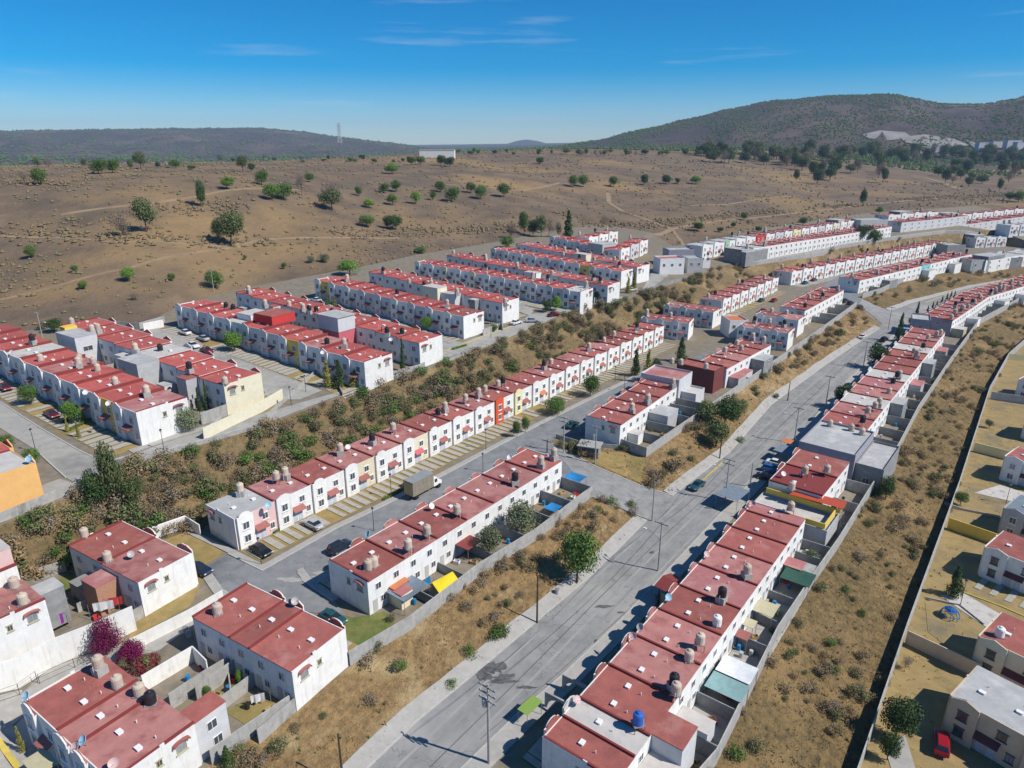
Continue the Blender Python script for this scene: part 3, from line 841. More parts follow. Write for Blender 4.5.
def row(key, p0, p1, n, side, desc, group, line='front', D=8.5, H=5.5, s=1.0, base=None, over=None, ends='', z=None, length=None, ang=None, nearend=0, h0=None, **st):
    """n: number of pairs or a list of relative widths; side: 'L'/'R' = where the depth lies seen along p0->p1"""
    r = Row(); over = over or {}
    if isinstance(p0[0], str): A = Vector((p0[1], p0[2]))
    else: A = at(p0[0], p0[1], H).xy
    if p1 is None: B = A + Vector((math.cos(math.radians(ang)), math.sin(math.radians(ang)))) * length
    elif isinstance(p1[0], str): B = Vector((p1[1], p1[2]))
    else: B = at(p1[0], p1[1], H).xy
    if length and ang is None: A = B + (A - B).normalized() * length
    u = (B - A).normalized(); left = Vector((-u.y, u.x)); dv = left if side == 'L' else -left
    if line == 'back': A = A - dv * D; B = B - dv * D
    L = (B - A).length
    if n is None: n = max(1, round(L / 7.6))
    ws = [1.0 / n] * n if isinstance(n, int) else [w / sum(n) for w in n]
    r.A, r.u, r.d, r.L, r.D, r.H, r.s, r.houses, r.desc, r.key, r.side = A, u, dv, L, D, H, s, [], desc, key, side
    t = 0
    N = len(ws)
    for i, w in enumerate(ws):
        W = w * L
        o = dict(st); o.update(over.get(i, {}))
        if 'roof' not in o and i not in [] and R.random() < (.3 if s < 1.1 else .0): o['roof'] = 'faded_roof'
        if s > 1.1 and key not in ('PE',) and 'bay' not in o:
            q_ = R.random()
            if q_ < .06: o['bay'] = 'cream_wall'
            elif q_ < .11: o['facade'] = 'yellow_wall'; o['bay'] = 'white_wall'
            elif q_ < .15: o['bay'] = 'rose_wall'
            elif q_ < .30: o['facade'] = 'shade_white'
            if R.random() < .12 and 'roof' in o and o['roof'] == 'bright_roof': o['roof'] = R.choice(['pink_roof', 'faded_roof', 'pale_roof', 'red_roof'])
        if N > 1 and w < 0.62 * max(ws): o['single'] = True
        if 'gable' not in o: o['gable'] = i % 2 if H < 6 else 2
        e = ''
        if side == 'L':
            org = A + u * t; rz = math.atan2(u.y, u.x)
            if i == 0 and 'n' in ends: e += 'l'
            if i == N - 1 and 'f' in ends: e += 'r'
        else:
            org = A + u * (t + W); rz = math.atan2(-u.y, -u.x)
            if i == 0 and 'n' in ends: e += 'r'
            if i == N - 1 and 'f' in ends: e += 'l'
        if e and 'end' not in o: o['end'] = e
        c = A + u * (t + W / 2) + dv * D * .3
        zz = zt(c.x, c.y) if z is None else z
        pk = (round(W, 1), round(D, 1), H, s, tuple(sorted((a, str(b)) for a, b in o.items())))
        if pk in PROTO: h = copy_tree(PROTO[pk])
        else:
            h = make_house(W, D, H, s, o); PROTO[pk] = h
        h.location = (org.x, org.y, zz); h.rotation_euler = (0, 0, rz)
        fc = COLN.get(o.get('bay', o.get('facade', o.get('wall', 'white_wall'))), 'white')
        rn = ROOFN.get(o.get('roof', 'red_roof'), 'red')
        h['label'] = o.get('label', f"{fc} house, {rn} roof, {ORD[i]} from {'near' if nearend == 0 else 'left'} end of {desc}")
        h['category'] = 'house'; h['group'] = group
        r.houses.append((t, t + W, zz, h)); t += W
    ROWS[key] = r
    return r
PROTO = {}

def rxy(r, x, y):
    p = r.A + r.u * x + r.d * y
    return p
def house_at(p):
    """row and index of the house whose plan holds the point"""
    for r in ROWS.values():
        v = Vector(p[:2]) - r.A; a = v.dot(r.u); b = v.dot(r.d)
        if -.5 < b < r.D + .5:
            for i, (t0, t1, zz, h) in enumerate(r.houses):
                if t0 <= a <= t1: return r, i
    return None, None

def rbox(name, r, x0, x1, y0, y1, z0, z1, material, parent_i=None, label=None, cat=None, group=None, zbase=None, roof=None, proof=.12):
    """box in the row's own frame, as a child of house i or a thing"""
    zz = zbase if zbase is not None else (r.houses[parent_i][2] if parent_i is not None else zt(*rxy(r, (x0 + x1) / 2, (y0 + y1) / 2)))
    m = MB()
    c = [rxy(r, x, y) for x, y in ((x0, y0), (x1, y0), (x1, y1), (x0, y1))]
    org = Vector((c[0].x, c[0].y, zz))
    def prism(ps, za, zb):
        mm = MB(); n = 4
        mm.v = [(p.x - org.x, p.y - org.y, za) for p in ps] + [(p.x - org.x, p.y - org.y, zb) for p in ps]
        mm.f = [(0, 1, 2, 3), (7, 6, 5, 4), (0, 4, 5, 1), (1, 5, 6, 2), (2, 6, 7, 3), (3, 7, 4, 0)]
        return mm
    m = prism(c, z0, z1)
    par = None
    o = link(name, m.mesh(name, material), None, org)
    if parent_i is not None:
        h = r.houses[parent_i][3]; o.parent = h
        M = Matrix.Translation(h.location) @ Matrix.Rotation(h.rotation_euler[2], 4, 'Z')
        Mi = M.inverted() @ Matrix.Translation(org)
        o.location = Mi.to_translation(); o.rotation_euler = (0, 0, -h.rotation_euler[2])
    if label: tag(o, label, cat, group)
    if roof:
        c2 = [rxy(r, x, y) for x, y in ((x0 - proof, y0 - proof), (x1 + proof, y0 - proof), (x1 + proof, y1 + proof), (x0 - proof, y1 + proof))]
        link('roof', prism(c2, z1 + .003, z1 + .14).mesh('roof', roof), o)
    return o
def rwin(parent, r, x, y, z, w, h, face, fr='white_paint', gl='glass'):
    """window on an extension; face n/f/F(front)/B(back) in the row frame"""
    a, b = win_meshes(w, h, fr, gl, False)
    p = rxy(r, x, y)
    dirv = {'F': -r.d, 'B': r.d, 'n': -r.u, 'f': r.u}[face]
    rz = math.atan2(dirv.y, dirv.x) + math.pi / 2
    bpy.context.view_layer.update() if False else None
    prz = 0; pl = Vector(parent.location)
    q = parent.parent
    if q is not None:
        M = Matrix.Translation(q.location) @ Matrix.Rotation(q.rotation_euler[2], 4, 'Z') @ Matrix.Translation(parent.location) @ Matrix.Rotation(parent.rotation_euler[2], 4, 'Z')
    else: M = Matrix.Translation(parent.location) @ Matrix.Rotation(parent.rotation_euler[2], 4, 'Z')
    zb = M.to_translation().z
    Mi = M.inverted() @ Matrix.Translation((p.x, p.y, zb + z)) @ Matrix.Rotation(rz, 4, 'Z')
    o = link('window', a, parent, Mi.to_translation()); o.rotation_euler = Mi.to_euler()
    if q is None: link('pane', b, o)
    else:
        # third level would be too deep: the pane joins its window
        me2 = a.copy()
        bm = bmesh.new(); bm.from_mesh(a); nf = len(bm.faces); bm.from_mesh(b)
        me2.materials.append(b.materials[0])
        bm.faces.ensure_lookup_table()
        for f in bm.faces[nf:]: f.material_index = 1
        bm.to_mesh(me2); bm.free(); o.data = me2
    return o

G_B = 'houses of the long middle row'
crm = dict(facade='facade_cream')
row('B', (234.7, 520.7), (664, 326.5), 21, 'L', "the row facing the box truck", G_B, ends='nf', endwin=True,
    over={0: dict(facade='pink_wall', bay='white_wall', roof='grey_roof', end='l'), 1: dict(roof='pink_roof'), 3: dict(bay='white_wall', facade='facade_cream'), 5: dict(facade='cream_wall', bay='white_wall', awning='rose_wall'), 9: dict(bay='orange_wall', facade='white_wall'), 10: dict(bay='pale_yellow_wall', facade='white_wall'), 11: dict(facade='white_wall', awning='orange_roof'), 20: dict(end='r')})
row('A', (329, 561), (526, 449.5), [1] * 7, 'R', "the row across from the box truck", 'houses of the row across from the truck', ends='nf', D=8.6, awning='awning_tile')
row('C', (248, 584), (344, 631), [2, 1, 2], 'R', "the block right of the dry lot", 'houses of the bottom centre block', ends='nf', D=8.6)
row('D', (123, 522), (191.4, 555), 2, 'R', "the block left of the dry lot", 'houses of the block left of the dry lot', ends='nf', D=8.4)
a_ = at(49, 616, 5.5).xy; d2u = Vector((math.cos(math.radians(-36)), math.sin(math.radians(-36))))
p_ = a_ - d2u * 15
row('D2', ('w', p_.x, p_.y), ('w', a_.x, a_.y), 2, 'L', "the left edge block above the alley", 'houses of the left edge block', line='back', ends='f', D=9)
a_ = at(24.4, 703, 5.5).xy; b_ = at(94, 768, 5.5).xy; c_ = at(199, 721, 5.5).xy
gu = (b_ - a_).normalized(); gl_ = (c_ - a_).dot(gu)
b_ = a_ + gu * gl_
row('G', ('w', a_.x, a_.y), ('w', b_.x, b_.y), [2, 1, 2], 'L', "the bottom left corner block", 'houses of the bottom left block', ends='nf', D=8.7)
G_C3 = 'houses of the short row above the fork'
row('C3', (586, 417), (645.5, 380), [1, 1, 1, 1, .55], 'R', "the short row above the junction", G_C3, ends='n', D=8.6)
row('C4', (727, 369), (771, 345), 4, 'R', "the row beyond the raised house", 'houses of the crowded row', line='back', D=8.6, ends='nf')
# right hand side of the main road
row('R0', (543, 737), (753, 502), [.55, .5, 1, 1, 1, 1, 1, 1, 1, 1, .55], 'R', "nearest row right of main road", 'houses of the nearest row right of the road', ends='nf', D=9.3, endwin=True, over={1: dict(roof='pale_roof'), 5: dict(), 6: dict(roof='pink_roof'), 10: dict(roof='pink_roof')})
row('R1', (769, 480), (800, 449), 2, 'R', "the pair beside the roadside parked cars", 'houses beside the parked cars', D=10, over={0: dict(roof='sheet_darkred')})
row('R2', (819, 421.5), (913, 327), 13, 'R', "second row right of main road", 'houses of the second row right of the road', D=10, over={2: dict(roof='pale_roof'), 4: dict(roof='pink_roof'), 5: dict(roof='pale_roof'), 9: dict(roof='pale_roof')})
row('R3', (922.6, 316), (962, 292.5), None, 'R', "the row behind the roadside cypresses", 'houses of the far row right of the road', D=10, ends='n', endwall='lilac_wall')
row('R4', (962.6, 292.3), (1066, 263), None, 'R', "the bend row after the cypresses", 'houses of the bend row', D=10)
# upper estate
EU = dict(H=6.3, s=1.13, roof='bright_roof')
sw = dict(facade='shade_white')
row('E0', (-40, 333), (136, 415.5), 10, 'L', "the leftmost front row", 'houses of the leftmost front row', D=10.2, ends='f', **EU)
row('E2', (62, 326), (223.5, 387), 8, 'R', "the row ending in a cream wall", 'houses of the row ending in the cream wall', line='back', D=9, ends='f', over={7: dict(endwall='cream_wall'), 4: dict(roof='pale_roof')}, **EU)
row('F1', (176, 305), (364, 366), 10, 'L', "the row facing three white cars", 'houses of the row facing the white cars', D=9.2, ends='nf', over={6: dict(facade='yellow_wall', bay='white_wall'), 3: dict(roof='pale_roof')}, **EU)
row('F2', (236, 292), (419, 344.5), 10, 'R', "the row behind the tower houses", 'houses of the row behind the towers', line='back', D=8.6, ends='nf', **EU)
row('G1', (315, 280), (463, 318), 9, 'L', "the row ending at the street bend", 'houses of the row ending at the bend', D=9.2, ends='nf', **EU)
row('G2', (369, 272), (502, 304), 8, 'R', "the row backing a walled car park", 'houses of the row above the bend', line='back', D=8.4, ends='f', **EU)
row('H1', (415, 262.6), (580, 296.7), 11, 'L', "the long row above embankment bushes", 'houses of the long upper row', D=9.2, ends='nf', **EU)
row('H2', (447, 255.6), (607.5, 286.5), 11, 'R', "the row behind that upper row", 'houses of the upper back row', line='back', D=8.6, ends='f', **EU)
row('I1', (491, 249.4), (621, 272.5), 9, 'L', "the row ending by yellow trees", 'houses of the farther upper row', D=9.2, ends='nf', **EU)
row('I2', (516, 244), (637, 268), 9, 'R', "the upper estate's farthest full row", 'houses of the farthest full row', line='back', D=8.8, ends='f', **EU)
row('J1', (550, 237), (604, 249), 4, 'L', "the short row below dark conifers", 'houses of the short top row', D=9, ends='n', **EU)
row('J2', (620, 251), (648, 240), 3, 'L', "the estate's top corner group", 'houses of the top corner group', D=8, ends='nf', **EU)
row('J3', (588, 239), (618, 232), 3, 'L', "the estate's last top group", 'houses of the last top group', D=8, ends='n', **EU)
# middle far cluster
FU = dict(H=5.8, s=1.08)
row('M1', (641, 319), (688.6, 324), 3, 'L', "the first cross row beyond row end", 'houses of the first cross row', D=8.6, ends='nf', nearend=1, **FU)
row('M2', (664, 306), (713, 313), 3, 'L', "the second cross row behind", 'houses of the second cross row', D=8.6, ends='nf', nearend=1, **FU)
row('M3', (722, 301.5), (778.7, 278), 7, 'L', "the gabled row beyond cross rows", 'houses of the gabled row beyond', D=9, ends='nf', **FU)
row('M4', (756, 315), (798, 321), 2, 'L', "cross row beside orange roofed house", 'houses beside the orange roof', D=8.6, ends='nf', nearend=1, **FU)
row('M5', (738, 327), (788, 334), 3, 'L', "cross row before orange roofed house", 'houses in front of the orange roof', D=8.6, ends='nf', nearend=1, **FU)
row('M6', (805, 311), (844, 290), 5, 'R', "the row above the far junction", 'houses above the far junction', line='back', D=9, ends='n', **FU)
row('I', (791, 273), (946, 242.5), 17, 'L', "the gabled row under far embankment", 'houses of the far gabled row', D=9.5, ends='n', roof='red_roof', **FU)
row('Ib', (976, 238.5), (1070, 227), 9, 'L', "the white row at right edge", 'houses at the far right end', D=9.5, ends='n', roof='grey_roof', **FU)
row('IL', (860, 280.6), (972, 254), 12, 'R', "the row backing the far bend", 'houses backing on the far bend', line='back', D=9.5, ends='n', over={6: dict(wall='turq_wall')}, **FU)
row('IM', (986, 262), (1070, 248), 5, 'R', "grey group right of far bend", 'grey and white houses right of the bend', line='back', D=9, ends='n', endwall='grey_wall', roof='grey_roof', **FU)
TU = dict(H=5.8, s=1.08)
tints = ['white_wall', 'white_wall', 'green_wall', 'white_wall', 'white_wall', 'red_wall', 'white_wall', 'shade_white', 'white_wall', 'pale_yellow_wall', 'white_wall', 'white_wall', 'shade_white', 'white_wall', 'cream_wall', 'white_wall', 'white_wall', 'white_wall']
row('J', (702, 247), (861, 220), 18, 'L', "the topmost long row below field", 'houses of the topmost long row', D=9.5, ends='n', over={i: (dict(bay=c, facade=c) if i > 4 else dict(bay=c, roof='grey_roof')) for i, c in enumerate(tints)}, **TU)
row('K', (888, 216), (1070, 205), 17, 'L', "the topmost row at right edge", 'houses of the topmost right row', D=9.5, ends='n', **TU)
row('JJ', (741.5, 254), (892, 227), 17, 'R', "the second topmost long row", 'houses of the second topmost row', line='back', D=9.5, ends='n', endwall='block_grey', over={0: dict(roof='grey_roof', wall='block_grey'), 1: dict(roof='grey_roof')}, **TU)
row('KK', (902, 223), (1070, 211), 15, 'R', "second topmost row at right edge", 'houses of the second topmost right row', line='back', D=9.5, ends='n', wall='shade_white', **TU)
# estate at the lower right
def pair(key, px, py, rel, label, D=9.0, n=1, **st):
    a = at(px, py, 5.6).xy
    st.setdefault('awning', 'maroon_wall')
    return row(key, ('w', a.x, a.y), None, n, 'L', 'the lower right estate', 'houses of the lower right estate', D=D, H=5.6, ends='nf', length=rel, ang=-52, endwin=False, curb=False, over={0: dict(label=label, gable=2), 1: dict(label='beige house with grey roof cut by the bottom right corner', gable=2)}, **st)
pair('P1', 950.6, 697, 17, 'beige house with grey concrete roof above the red parked car', n=2, wall='beige_wall', roof='grey_roof', frame='frame_dark', parapet_back='grey_roof')
pair('P2', 979, 637.5, 9, 'off-white house with red roof right of the blue play climber', wall='cream_wall', frame='frame_dark')
pair('P3', 985, 548, 9, 'white house with red roof and maroon awning right of the lone conifer', frame='frame_dark')
pair('P4', 1004, 509, 9, 'pale house with dark blue-grey roof above the yellow wall', wall='grey_wall', roof='tarp_grey')
pair('P5', 1005, 457, 9, 'white house with steep red roof right of the green wall')
pair('P6', 1019, 380, 9, 'white house at the right edge beside the grey lot wall')
pair('P7', 1026, 418, 9, 'small white house at the right edge above the green wall')
# peach house on the left edge
a_ = at(33.6, 466, 6.3).xy; b_ = a_ - d2u * 26
row('PE', ('w', b_.x, b_.y), ('w', a_.x, a_.y), 3, 'R', 'the peach block at left edge', 'houses of the peach block', H=6.3, s=1.13, D=10, ends='f', wall='peach_wall', facade='peach_wall', roof='bright_roof', over={2: dict(roof='pale_roof', label='peach end house with pale roof at the left picture edge')}, endwin=False)

# ---------------------------------------------------------------- boundary walls
def seg(l, i0, i1): return [p[:2] for p in l[i0:i1]]
wall(P((0, 523), (78, 490)), 1.6, 'block_wall', 'low grey block wall above the shrubs by the peach house')
wall(P((139, 466), (170, 453), (255, 429), (330, 401), (343, 396)), 0.9, 'block_wall', 'low grey parapet wall along the upper concrete street')
wall(P((365, 388), (392, 379), (419, 372), (425, 369)), 1.9, 'block_wall', 'grey block wall between two white end walls above the embankment')
wall(P((445, 363), (500, 341), (547, 321)), 0.6, 'block_wall', 'low concrete kerb wall along the street bend above the shrubs')
wall(P((483, 336), (503, 328)), 2.0, 'block_wall', 'grey wall of the walled car park at the bend')
wall(P((594, 303), (608, 301)), 2.0, 'white_wall', 'white wall joining two end walls above the embankment shrubs')
wall(P((75, 326), (140, 329), (165, 322)), 1.8, 'block_wall', 'grey wall at the back of the leftmost estate facing the field')
wall(P((144, 331), (164, 327)), 2.2, 'white_wall', 'white gate wall at the top of the street of white cars')
wall(P((641, 294), (668, 285), (690, 278)), 1.4, 'block_grey', 'dark grey low wall below the upper concrete yard')
CW = lambda *a: P(*a)
cw_ = ribbon('boundary_wall', P((204, 440), (262, 412), (283, 399)), -.1, .1, 2.4, 'cream_wall', level=False)
cw_['kind'] = 'thing'; tag(cw_, 'cream garden wall below the cream end house, dark on its left', 'wall')
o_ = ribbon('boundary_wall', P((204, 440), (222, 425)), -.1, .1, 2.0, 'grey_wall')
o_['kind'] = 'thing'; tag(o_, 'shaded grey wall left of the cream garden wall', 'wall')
wall(P((212, 765), (291, 710)), 2.2, 'block_wall', 'light block wall between the bottom blocks above the dry slope')
wall(P((350, 666), (410, 630), (480, 575), (536, 540), (592, 497)), 2.3, 'block_wall', 'long grey block wall behind the yards above the dry slope')
wall(P((556, 438), (586, 447), (621, 449)), 1.0, 'block_wall', 'low grey wall beside the block shed at the junction')
wall(P((621, 448), (646, 457), (684, 430), (754, 381), (813, 339), (856, 307)), 2.2, 'block_wall', 'long light wall on top of the slope left of the main road')
wall(P((862, 298), (880, 293), (915, 276), (941, 268), (980, 264), (1024, 256)), 2.2, 'block_wall', 'wall on top of the slope at the far bend')
wall(seg(L6, 0, 12), 2.5, 'block_wall', 'long block wall behind the yards right of the main road')
w7 = [p[:2] for p in L7]
wall(w7, 2.5, 'block_wall', 'long pale wall at the foot of the brown slope casting a black shadow')
structure(ribbon('gutter', [(p[0] + .5, p[1] - .1) for p in w7], 0, .5, .1, 'sheet_beige')) if False else None
wall(P((741, 267), (757, 265), (804, 257), (840, 248), (883, 241), (945, 233), (1024, 230)), 1.9, 'block_wall', 'light wall along the foot of the second topmost row')
wall(P((186, 533), (201, 541), (239, 553)), 2.0, 'white_wall', 'white wall at the near end of the row facing the truck') if False else None
wall(P((148, 541), (187, 527)), 2.2, 'white_wall', 'white wall closing the dry parking lot below the shrubs')
wall(P((187, 527), (201, 536)), 2.2, 'white_wall', 'short white wall left of the row facing the truck')
wall(P((41, 579), (67, 571)), 2.0, 'block_wall', 'short block wall behind the green garden at the left')
wall(P((-30, 708), (0, 692), (52, 667), (96, 649), (137, 630)), 4.0, 'white_wall', 'tall white wall along the alley below the left block')
wall(P((128, 640), (160, 624), (190, 609), (222, 590), h=2.0), 2.0, 'white_wall', 'white wall between the dry grass strip and the alley')
wall(P((141, 676), (192, 646), h=2.4), 2.4, 'white_wall', 'white yard wall right of the bougainvillea')
wall(P((168, 694), (200, 673), (227, 657), h=2.4), 2.4, 'block_wall', 'grey block yard wall in front of the bottom centre block')
wall(P((192, 646), (206, 660), h=2.4), 2.4, 'white_wall', 'short white yard wall beside the bottom centre block')
wall(P((227, 657), (232, 700)), 1.0, 'block_wall', 'low block wall beside the washing yard')
# lots at the lower right
for pts, h_, m_, lb in [
        (P((905, 643), (978, 678)), 2.4, 'beige_wall', 'beige wall crossing the lot above the red car'),
        (P((947, 528), (1004, 548)), 2.4, 'yellow_wall', 'bright yellow wall crossing the dry lots'),
        (P((973, 451), (1012, 461)), 2.4, 'pale_yellow_wall', 'olive green wall crossing the lots at the right edge'),
        (P((990, 399), (1030, 405)), 2.4, 'grey_wall', 'grey wall crossing the lots near the right edge'),
        (P((1008, 360), (1040, 362)), 2.4, 'pale_yellow_wall', 'farthest pale wall crossing the right edge lots'),
        (P((944, 504), (1000, 518)), 0.5, 'kerb', 'low kerb wall between two lots above the yellow wall'),
        (P((925, 598), (960, 606), (984, 625)), 0.3, 'kerb', 'low kerb around the lot with the blue climber')]:
    wall(pts, h_, m_, lb)

# lots, lawns and parking strips
sheet('dry_lot', P((128, 640), (190, 607), (206, 575), (196, 569), (140, 611)), 'drygrass_lot', 0.05)
sheet('dry_lot', P((150, 546), (187, 531), (225, 553), (205, 565), (178, 558)), 'drygrass_lot', 0.05)
sheet('alley', P((-30, 720), (50, 668), (128, 642), (160, 626), (205, 600), (215, 610), (160, 650), (100, 670), (40, 700), (-30, 750)), 'pavement', 0.05)
sheet('lawn', P((338, 612), (352, 618), (384, 612), (395, 624), (352, 664), (340, 640)), 'green_lot', 0.05)
sheet('lawn', P((50, 585), (70, 572), (86, 585), (64, 592)), 'green_lot', 0.06)
sheet('dry_lot', P((-20, 700), (22, 690), (48, 768), (30, 800), (-30, 800)), 'pavement', 0.04)
sheet('dry_lot', P((553, 440), (586, 452), (621, 452), (646, 459), (640, 483), (597, 465)), 'drygrass_lot', 0.06, 1.5)
sheet('dry_lot', P((928, 632), (975, 668), (1010, 640), (984, 627), (925, 602)), 'lot_right', 0.05)
sheet('lawn', P((225, 712), (262, 690), (285, 700), (250, 728)), 'drygrass_lot', 0.05)
sheet('path', P((940, 596), (961, 592), (1010, 620), (1024, 628), (1040, 650), (990, 630)), 'pale_roof', 0.07)
sheet('path', P((974, 493), (1000, 485), (1040, 498), (1040, 508)), 'pale_roof', 0.07)
sheet('path', P((885, 748), (905, 735), (925, 800), (900, 800)), 'pavement', 0.07)
sheet('parking_strip', P((975, 575), (1000, 590), (1060, 615), (1060, 600), (990, 568)), 'drygrass_lot', 0.05)
for i in range(6):
    a = at(977 + i * 15, 589 + i * 6.3); b = at(987 + i * 15, 578 + i * 6.3)
    structure(ribbon('parking_slab', [(a.x, a.y), (b.x, b.y)], -.5, .5, .1, 'slab', down=.1))
structure(ribbon('kerb', P((962, 592), (1000, 606), (1060, 632)), -.12, .12, .15, 'yellow_kerb'))

def front_strip(key, y0, y1, nper, mbase, mslab, i0=0, i1=99, sw=.55):
    """dry ground with concrete wheel slabs between a facade and its street"""
    r = ROWS[key]; hs = r.houses[i0:i1]
    x0 = hs[0][0]; x1 = hs[-1][1]
    c = [rxy(r, x0, -y0), rxy(r, x1, -y0), rxy(r, x1, -y1), rxy(r, x0, -y1)]
    sheet('front_strip', [(p.x, p.y) for p in c], mbase, 0.05, 2.5)
    m = MB()
    for (t0, t1, zz, h) in hs:
        for k in range(nper):
            if R.random() < .08: continue
            x = t0 + (t1 - t0) * (k + .5) / nper
            ww = sw * R.uniform(.8, 1.25)
            for ya, yb in ((y0 + .3, (y0 + y1) / 2), ((y0 + y1) / 2, y1 - .2)):
                q = [rxy(r, x - ww, -ya), rxy(r, x + ww, -ya), rxy(r, x + ww, -yb), rxy(r, x - ww, -yb)]
                m.quad(*[(p.x, p.y, zt(p.x, p.y) + .16) for p in q])
    return structure(m.build('parking_slab', mslab))
front_strip('B', .3, 5.6, 4, 'drygrass_lot', 'slab')
front_strip('A', .3, 4.8, 4, 'drygrass_lot', 'slab')
front_strip('C', .3, 3.6, 4, 'drygrass_lot', 'slab')
for k_ in ('E0', 'F1', 'G1', 'H1', 'I1'):
    front_strip(k_, .3, 6.2, 4, 'drygrass_lot', 'slab', sw=.7)
for k_ in ('E2', 'F2', 'G2', 'H2'):
    front_strip(k_, .3, 5.2, 4, 'drygrass_lot', 'slab', sw=.7)
front_strip('I', .3, 6, 3, 'pavement', 'slab'); front_strip('M3', .3, 5, 3, 'drygrass_lot', 'slab')
front_strip('R0', .3, 3.2, 3, 'green_lot', 'slab'); front_strip('R2', .3, 3.2, 3, 'drygrass_lot', 'slab')
sheet('rear_yard', [tuple(rxy(ROWS['R0'], x, y)) for x, y in ((0, 9.4), (ROWS['R0'].L, 9.4), (ROWS['R0'].L, 14), (0, 14))], 'pavement', 0.05)

# yard walls between the back yards
def reach(r, x, y0, line):
    """how far a yard reaches from depth y0 before it meets a boundary line"""
    p = rxy(r, x, y0); best = None
    for a, b in zip(line[:-1], line[1:]):
        a = Vector(a[:2]); e = Vector(b[:2]) - a
        den = r.d.x * e.y - r.d.y * e.x
        if abs(den) < 1e-6: continue
        w = a - p
        t = (w.x * e.y - w.y * e.x) / den; s = (w.x * r.d.y - w.y * r.d.x) / den
        if t > 0 and 0 <= s <= 1 and (best is None or t < best): best = t
    return best
LINE_A = P((291, 710), (350, 666), (410, 630), (480, 575), (536, 540), (592, 497))
LINE_C3 = P((621, 448), (646, 457), (684, 430), (754, 381), (813, 339), (856, 307))
LINE_IL = P((862, 298), (880, 293), (915, 276), (941, 268), (980, 264), (1024, 256))
LINES = {'A': LINE_A, 'C3': LINE_C3, 'C4': LINE_C3, 'M6': LINE_C3, 'IL': LINE_IL, 'R0': L6, 'R1': L6, 'R2': L6, 'R3': L6, 'R4': L6}
def yard_walls(key, depth, h, material, name, i0=0, i1=99, skip=(), every=1):
    r = ROWS[key]
    for i, (t0, t1, zz, hh) in enumerate(r.houses):
        if i < i0 or i > i1 or i in skip: continue
        for x in ((t1,) if every == 1 else (t1, (t0 + t1) / 2)):
            hx = h * R.choice([.75, 1, 1, 1.15])
            d2 = depth(i) if callable(depth) else depth
            if key in LINES:
                t_ = reach(r, x, r.D, LINES[key])
                if t_ is None or t_ < .8: continue
                d2 = min(t_ - .1, 12)
            o = rbox('yard_wall', r, x - .08, x + .08, r.D + .05, r.D + d2, -.6, hx, material, zbase=zt(*rxy(r, x, r.D + d2 / 2)))
            o['kind'] = 'thing'; tag(o, f"block yard wall behind the {ORD[i]} house of {r.desc}", 'wall', 'yard walls of ' + name)
yard_walls('A', 5.2, 2.0, 'block_grey', 'the row across from the truck')
yard_walls('R0', lambda i: 7.0, 2.1, 'block_grey', 'the nearest roadside row')
yard_walls('R1', 6.5, 2.1, 'block_wall', 'the roadside pair')
yard_walls('R2', 7.0, 2.1, 'block_grey', 'the second roadside row')
yard_walls('R3', 6.0, 2.1, 'block_grey', 'the cypress row')
yard_walls('R4', 6.0, 2.1, 'block_grey', 'the bend row')
yard_walls('C3', 6.0, 2.2, 'block_grey', 'the short junction row')
yard_walls('C4', 4.0, 2.4, 'block_grey', 'the crowded row')
yard_walls('C', 5.5, 2.0, 'block_wall', 'the bottom centre block')
yard_walls('D', 4.5, 2.0, 'block_wall', 'the left block')
yard_walls('E2', 6.0, 2.2, 'block_wall', 'the cream wall row')
yard_walls('IL', 6.0, 2.2, 'block_wall', 'the far bend row')
yard_walls('M6', 5.0, 2.2, 'block_wall', 'the row above the far junction')

# ---------------------------------------------------------------- extensions built onto houses
def ex(key, i, fx0, fx1, y0, y1, z1, material, roof=None, z0=-1.5, name='extension', wins=()):
    r = ROWS[key]; t0, t1, zz, h = r.houses[i]; W = t1 - t0
    o = rbox(name, r, t0 + fx0 * W, t0 + fx1 * W, y0, y1, z0, z1, material, parent_i=i, roof=roof, proof=.05)
    for (fx, face, z, w, hh) in wins:
        x = t0 + (fx0 + (fx1 - fx0) * fx) * W
        if face == 'B': rwin(o, r, x, y1, z, w, hh, 'B')
        elif face == 'F': rwin(o, r, x, y0, z, w, hh, 'F')
        elif face == 'n': rwin(o, r, t0 + fx0 * W, y0 + fx * (y1 - y0), z, w, hh, 'n')
        else: rwin(o, r, t0 + fx1 * W, y0 + fx * (y1 - y0), z, w, hh, 'f')
    return o
ex('D', 1, 0, .42, 8.45, 11.6, 4.7, 'brick_wall', 'pink_roof', wins=[(.5, 'n', 3.0, 1.1, 1.2)])
ex('D', 0, .5, .98, 8.45, 11.4, 2.5, 'block_grey', 'block_grey')
ex('D2', 1, .1, .5, 9.05, 12.5, 4.2, 'block_grey', 'grey_roof')
ex('D2', 0, .1, .9, 2, 9, 8.0, 'pink_wall', 'pale_roof')
ex('G', 2, .62, .985, 8.75, 12.6, 5.4, 'shade_white', 'red_roof', wins=[(.5, 'f', 3.2, 1.2, 1.2), (.6, 'f', .8, 1.1, 1.2)])
ex('R0', 2, .10, .68, 9.35, 13.0, 5.3, 'shade_white', 'red_roof', wins=[(.6, 'f', 3.2, 1.0, 1.1)])
ex('R0', 1, -.2, 1.2, 9.4, 18.0, 3.0, 'white_wall', 'pale_roof')
ex('R0', 3, .0, .35, 9.4, 13.5, 2.6, 'shade_white', 'pale_roof')
ex('C3', 2, .1, 1.0, 8.65, 13.5, 3.9, 'grey_wall', 'grey_roof')
ex('C3', 0, .55, .95, 8.65, 11.2, 2.4, 'white_wall', 'pale_roof')
rc = ROWS['C3']; W_ = rc.houses[-1][1]
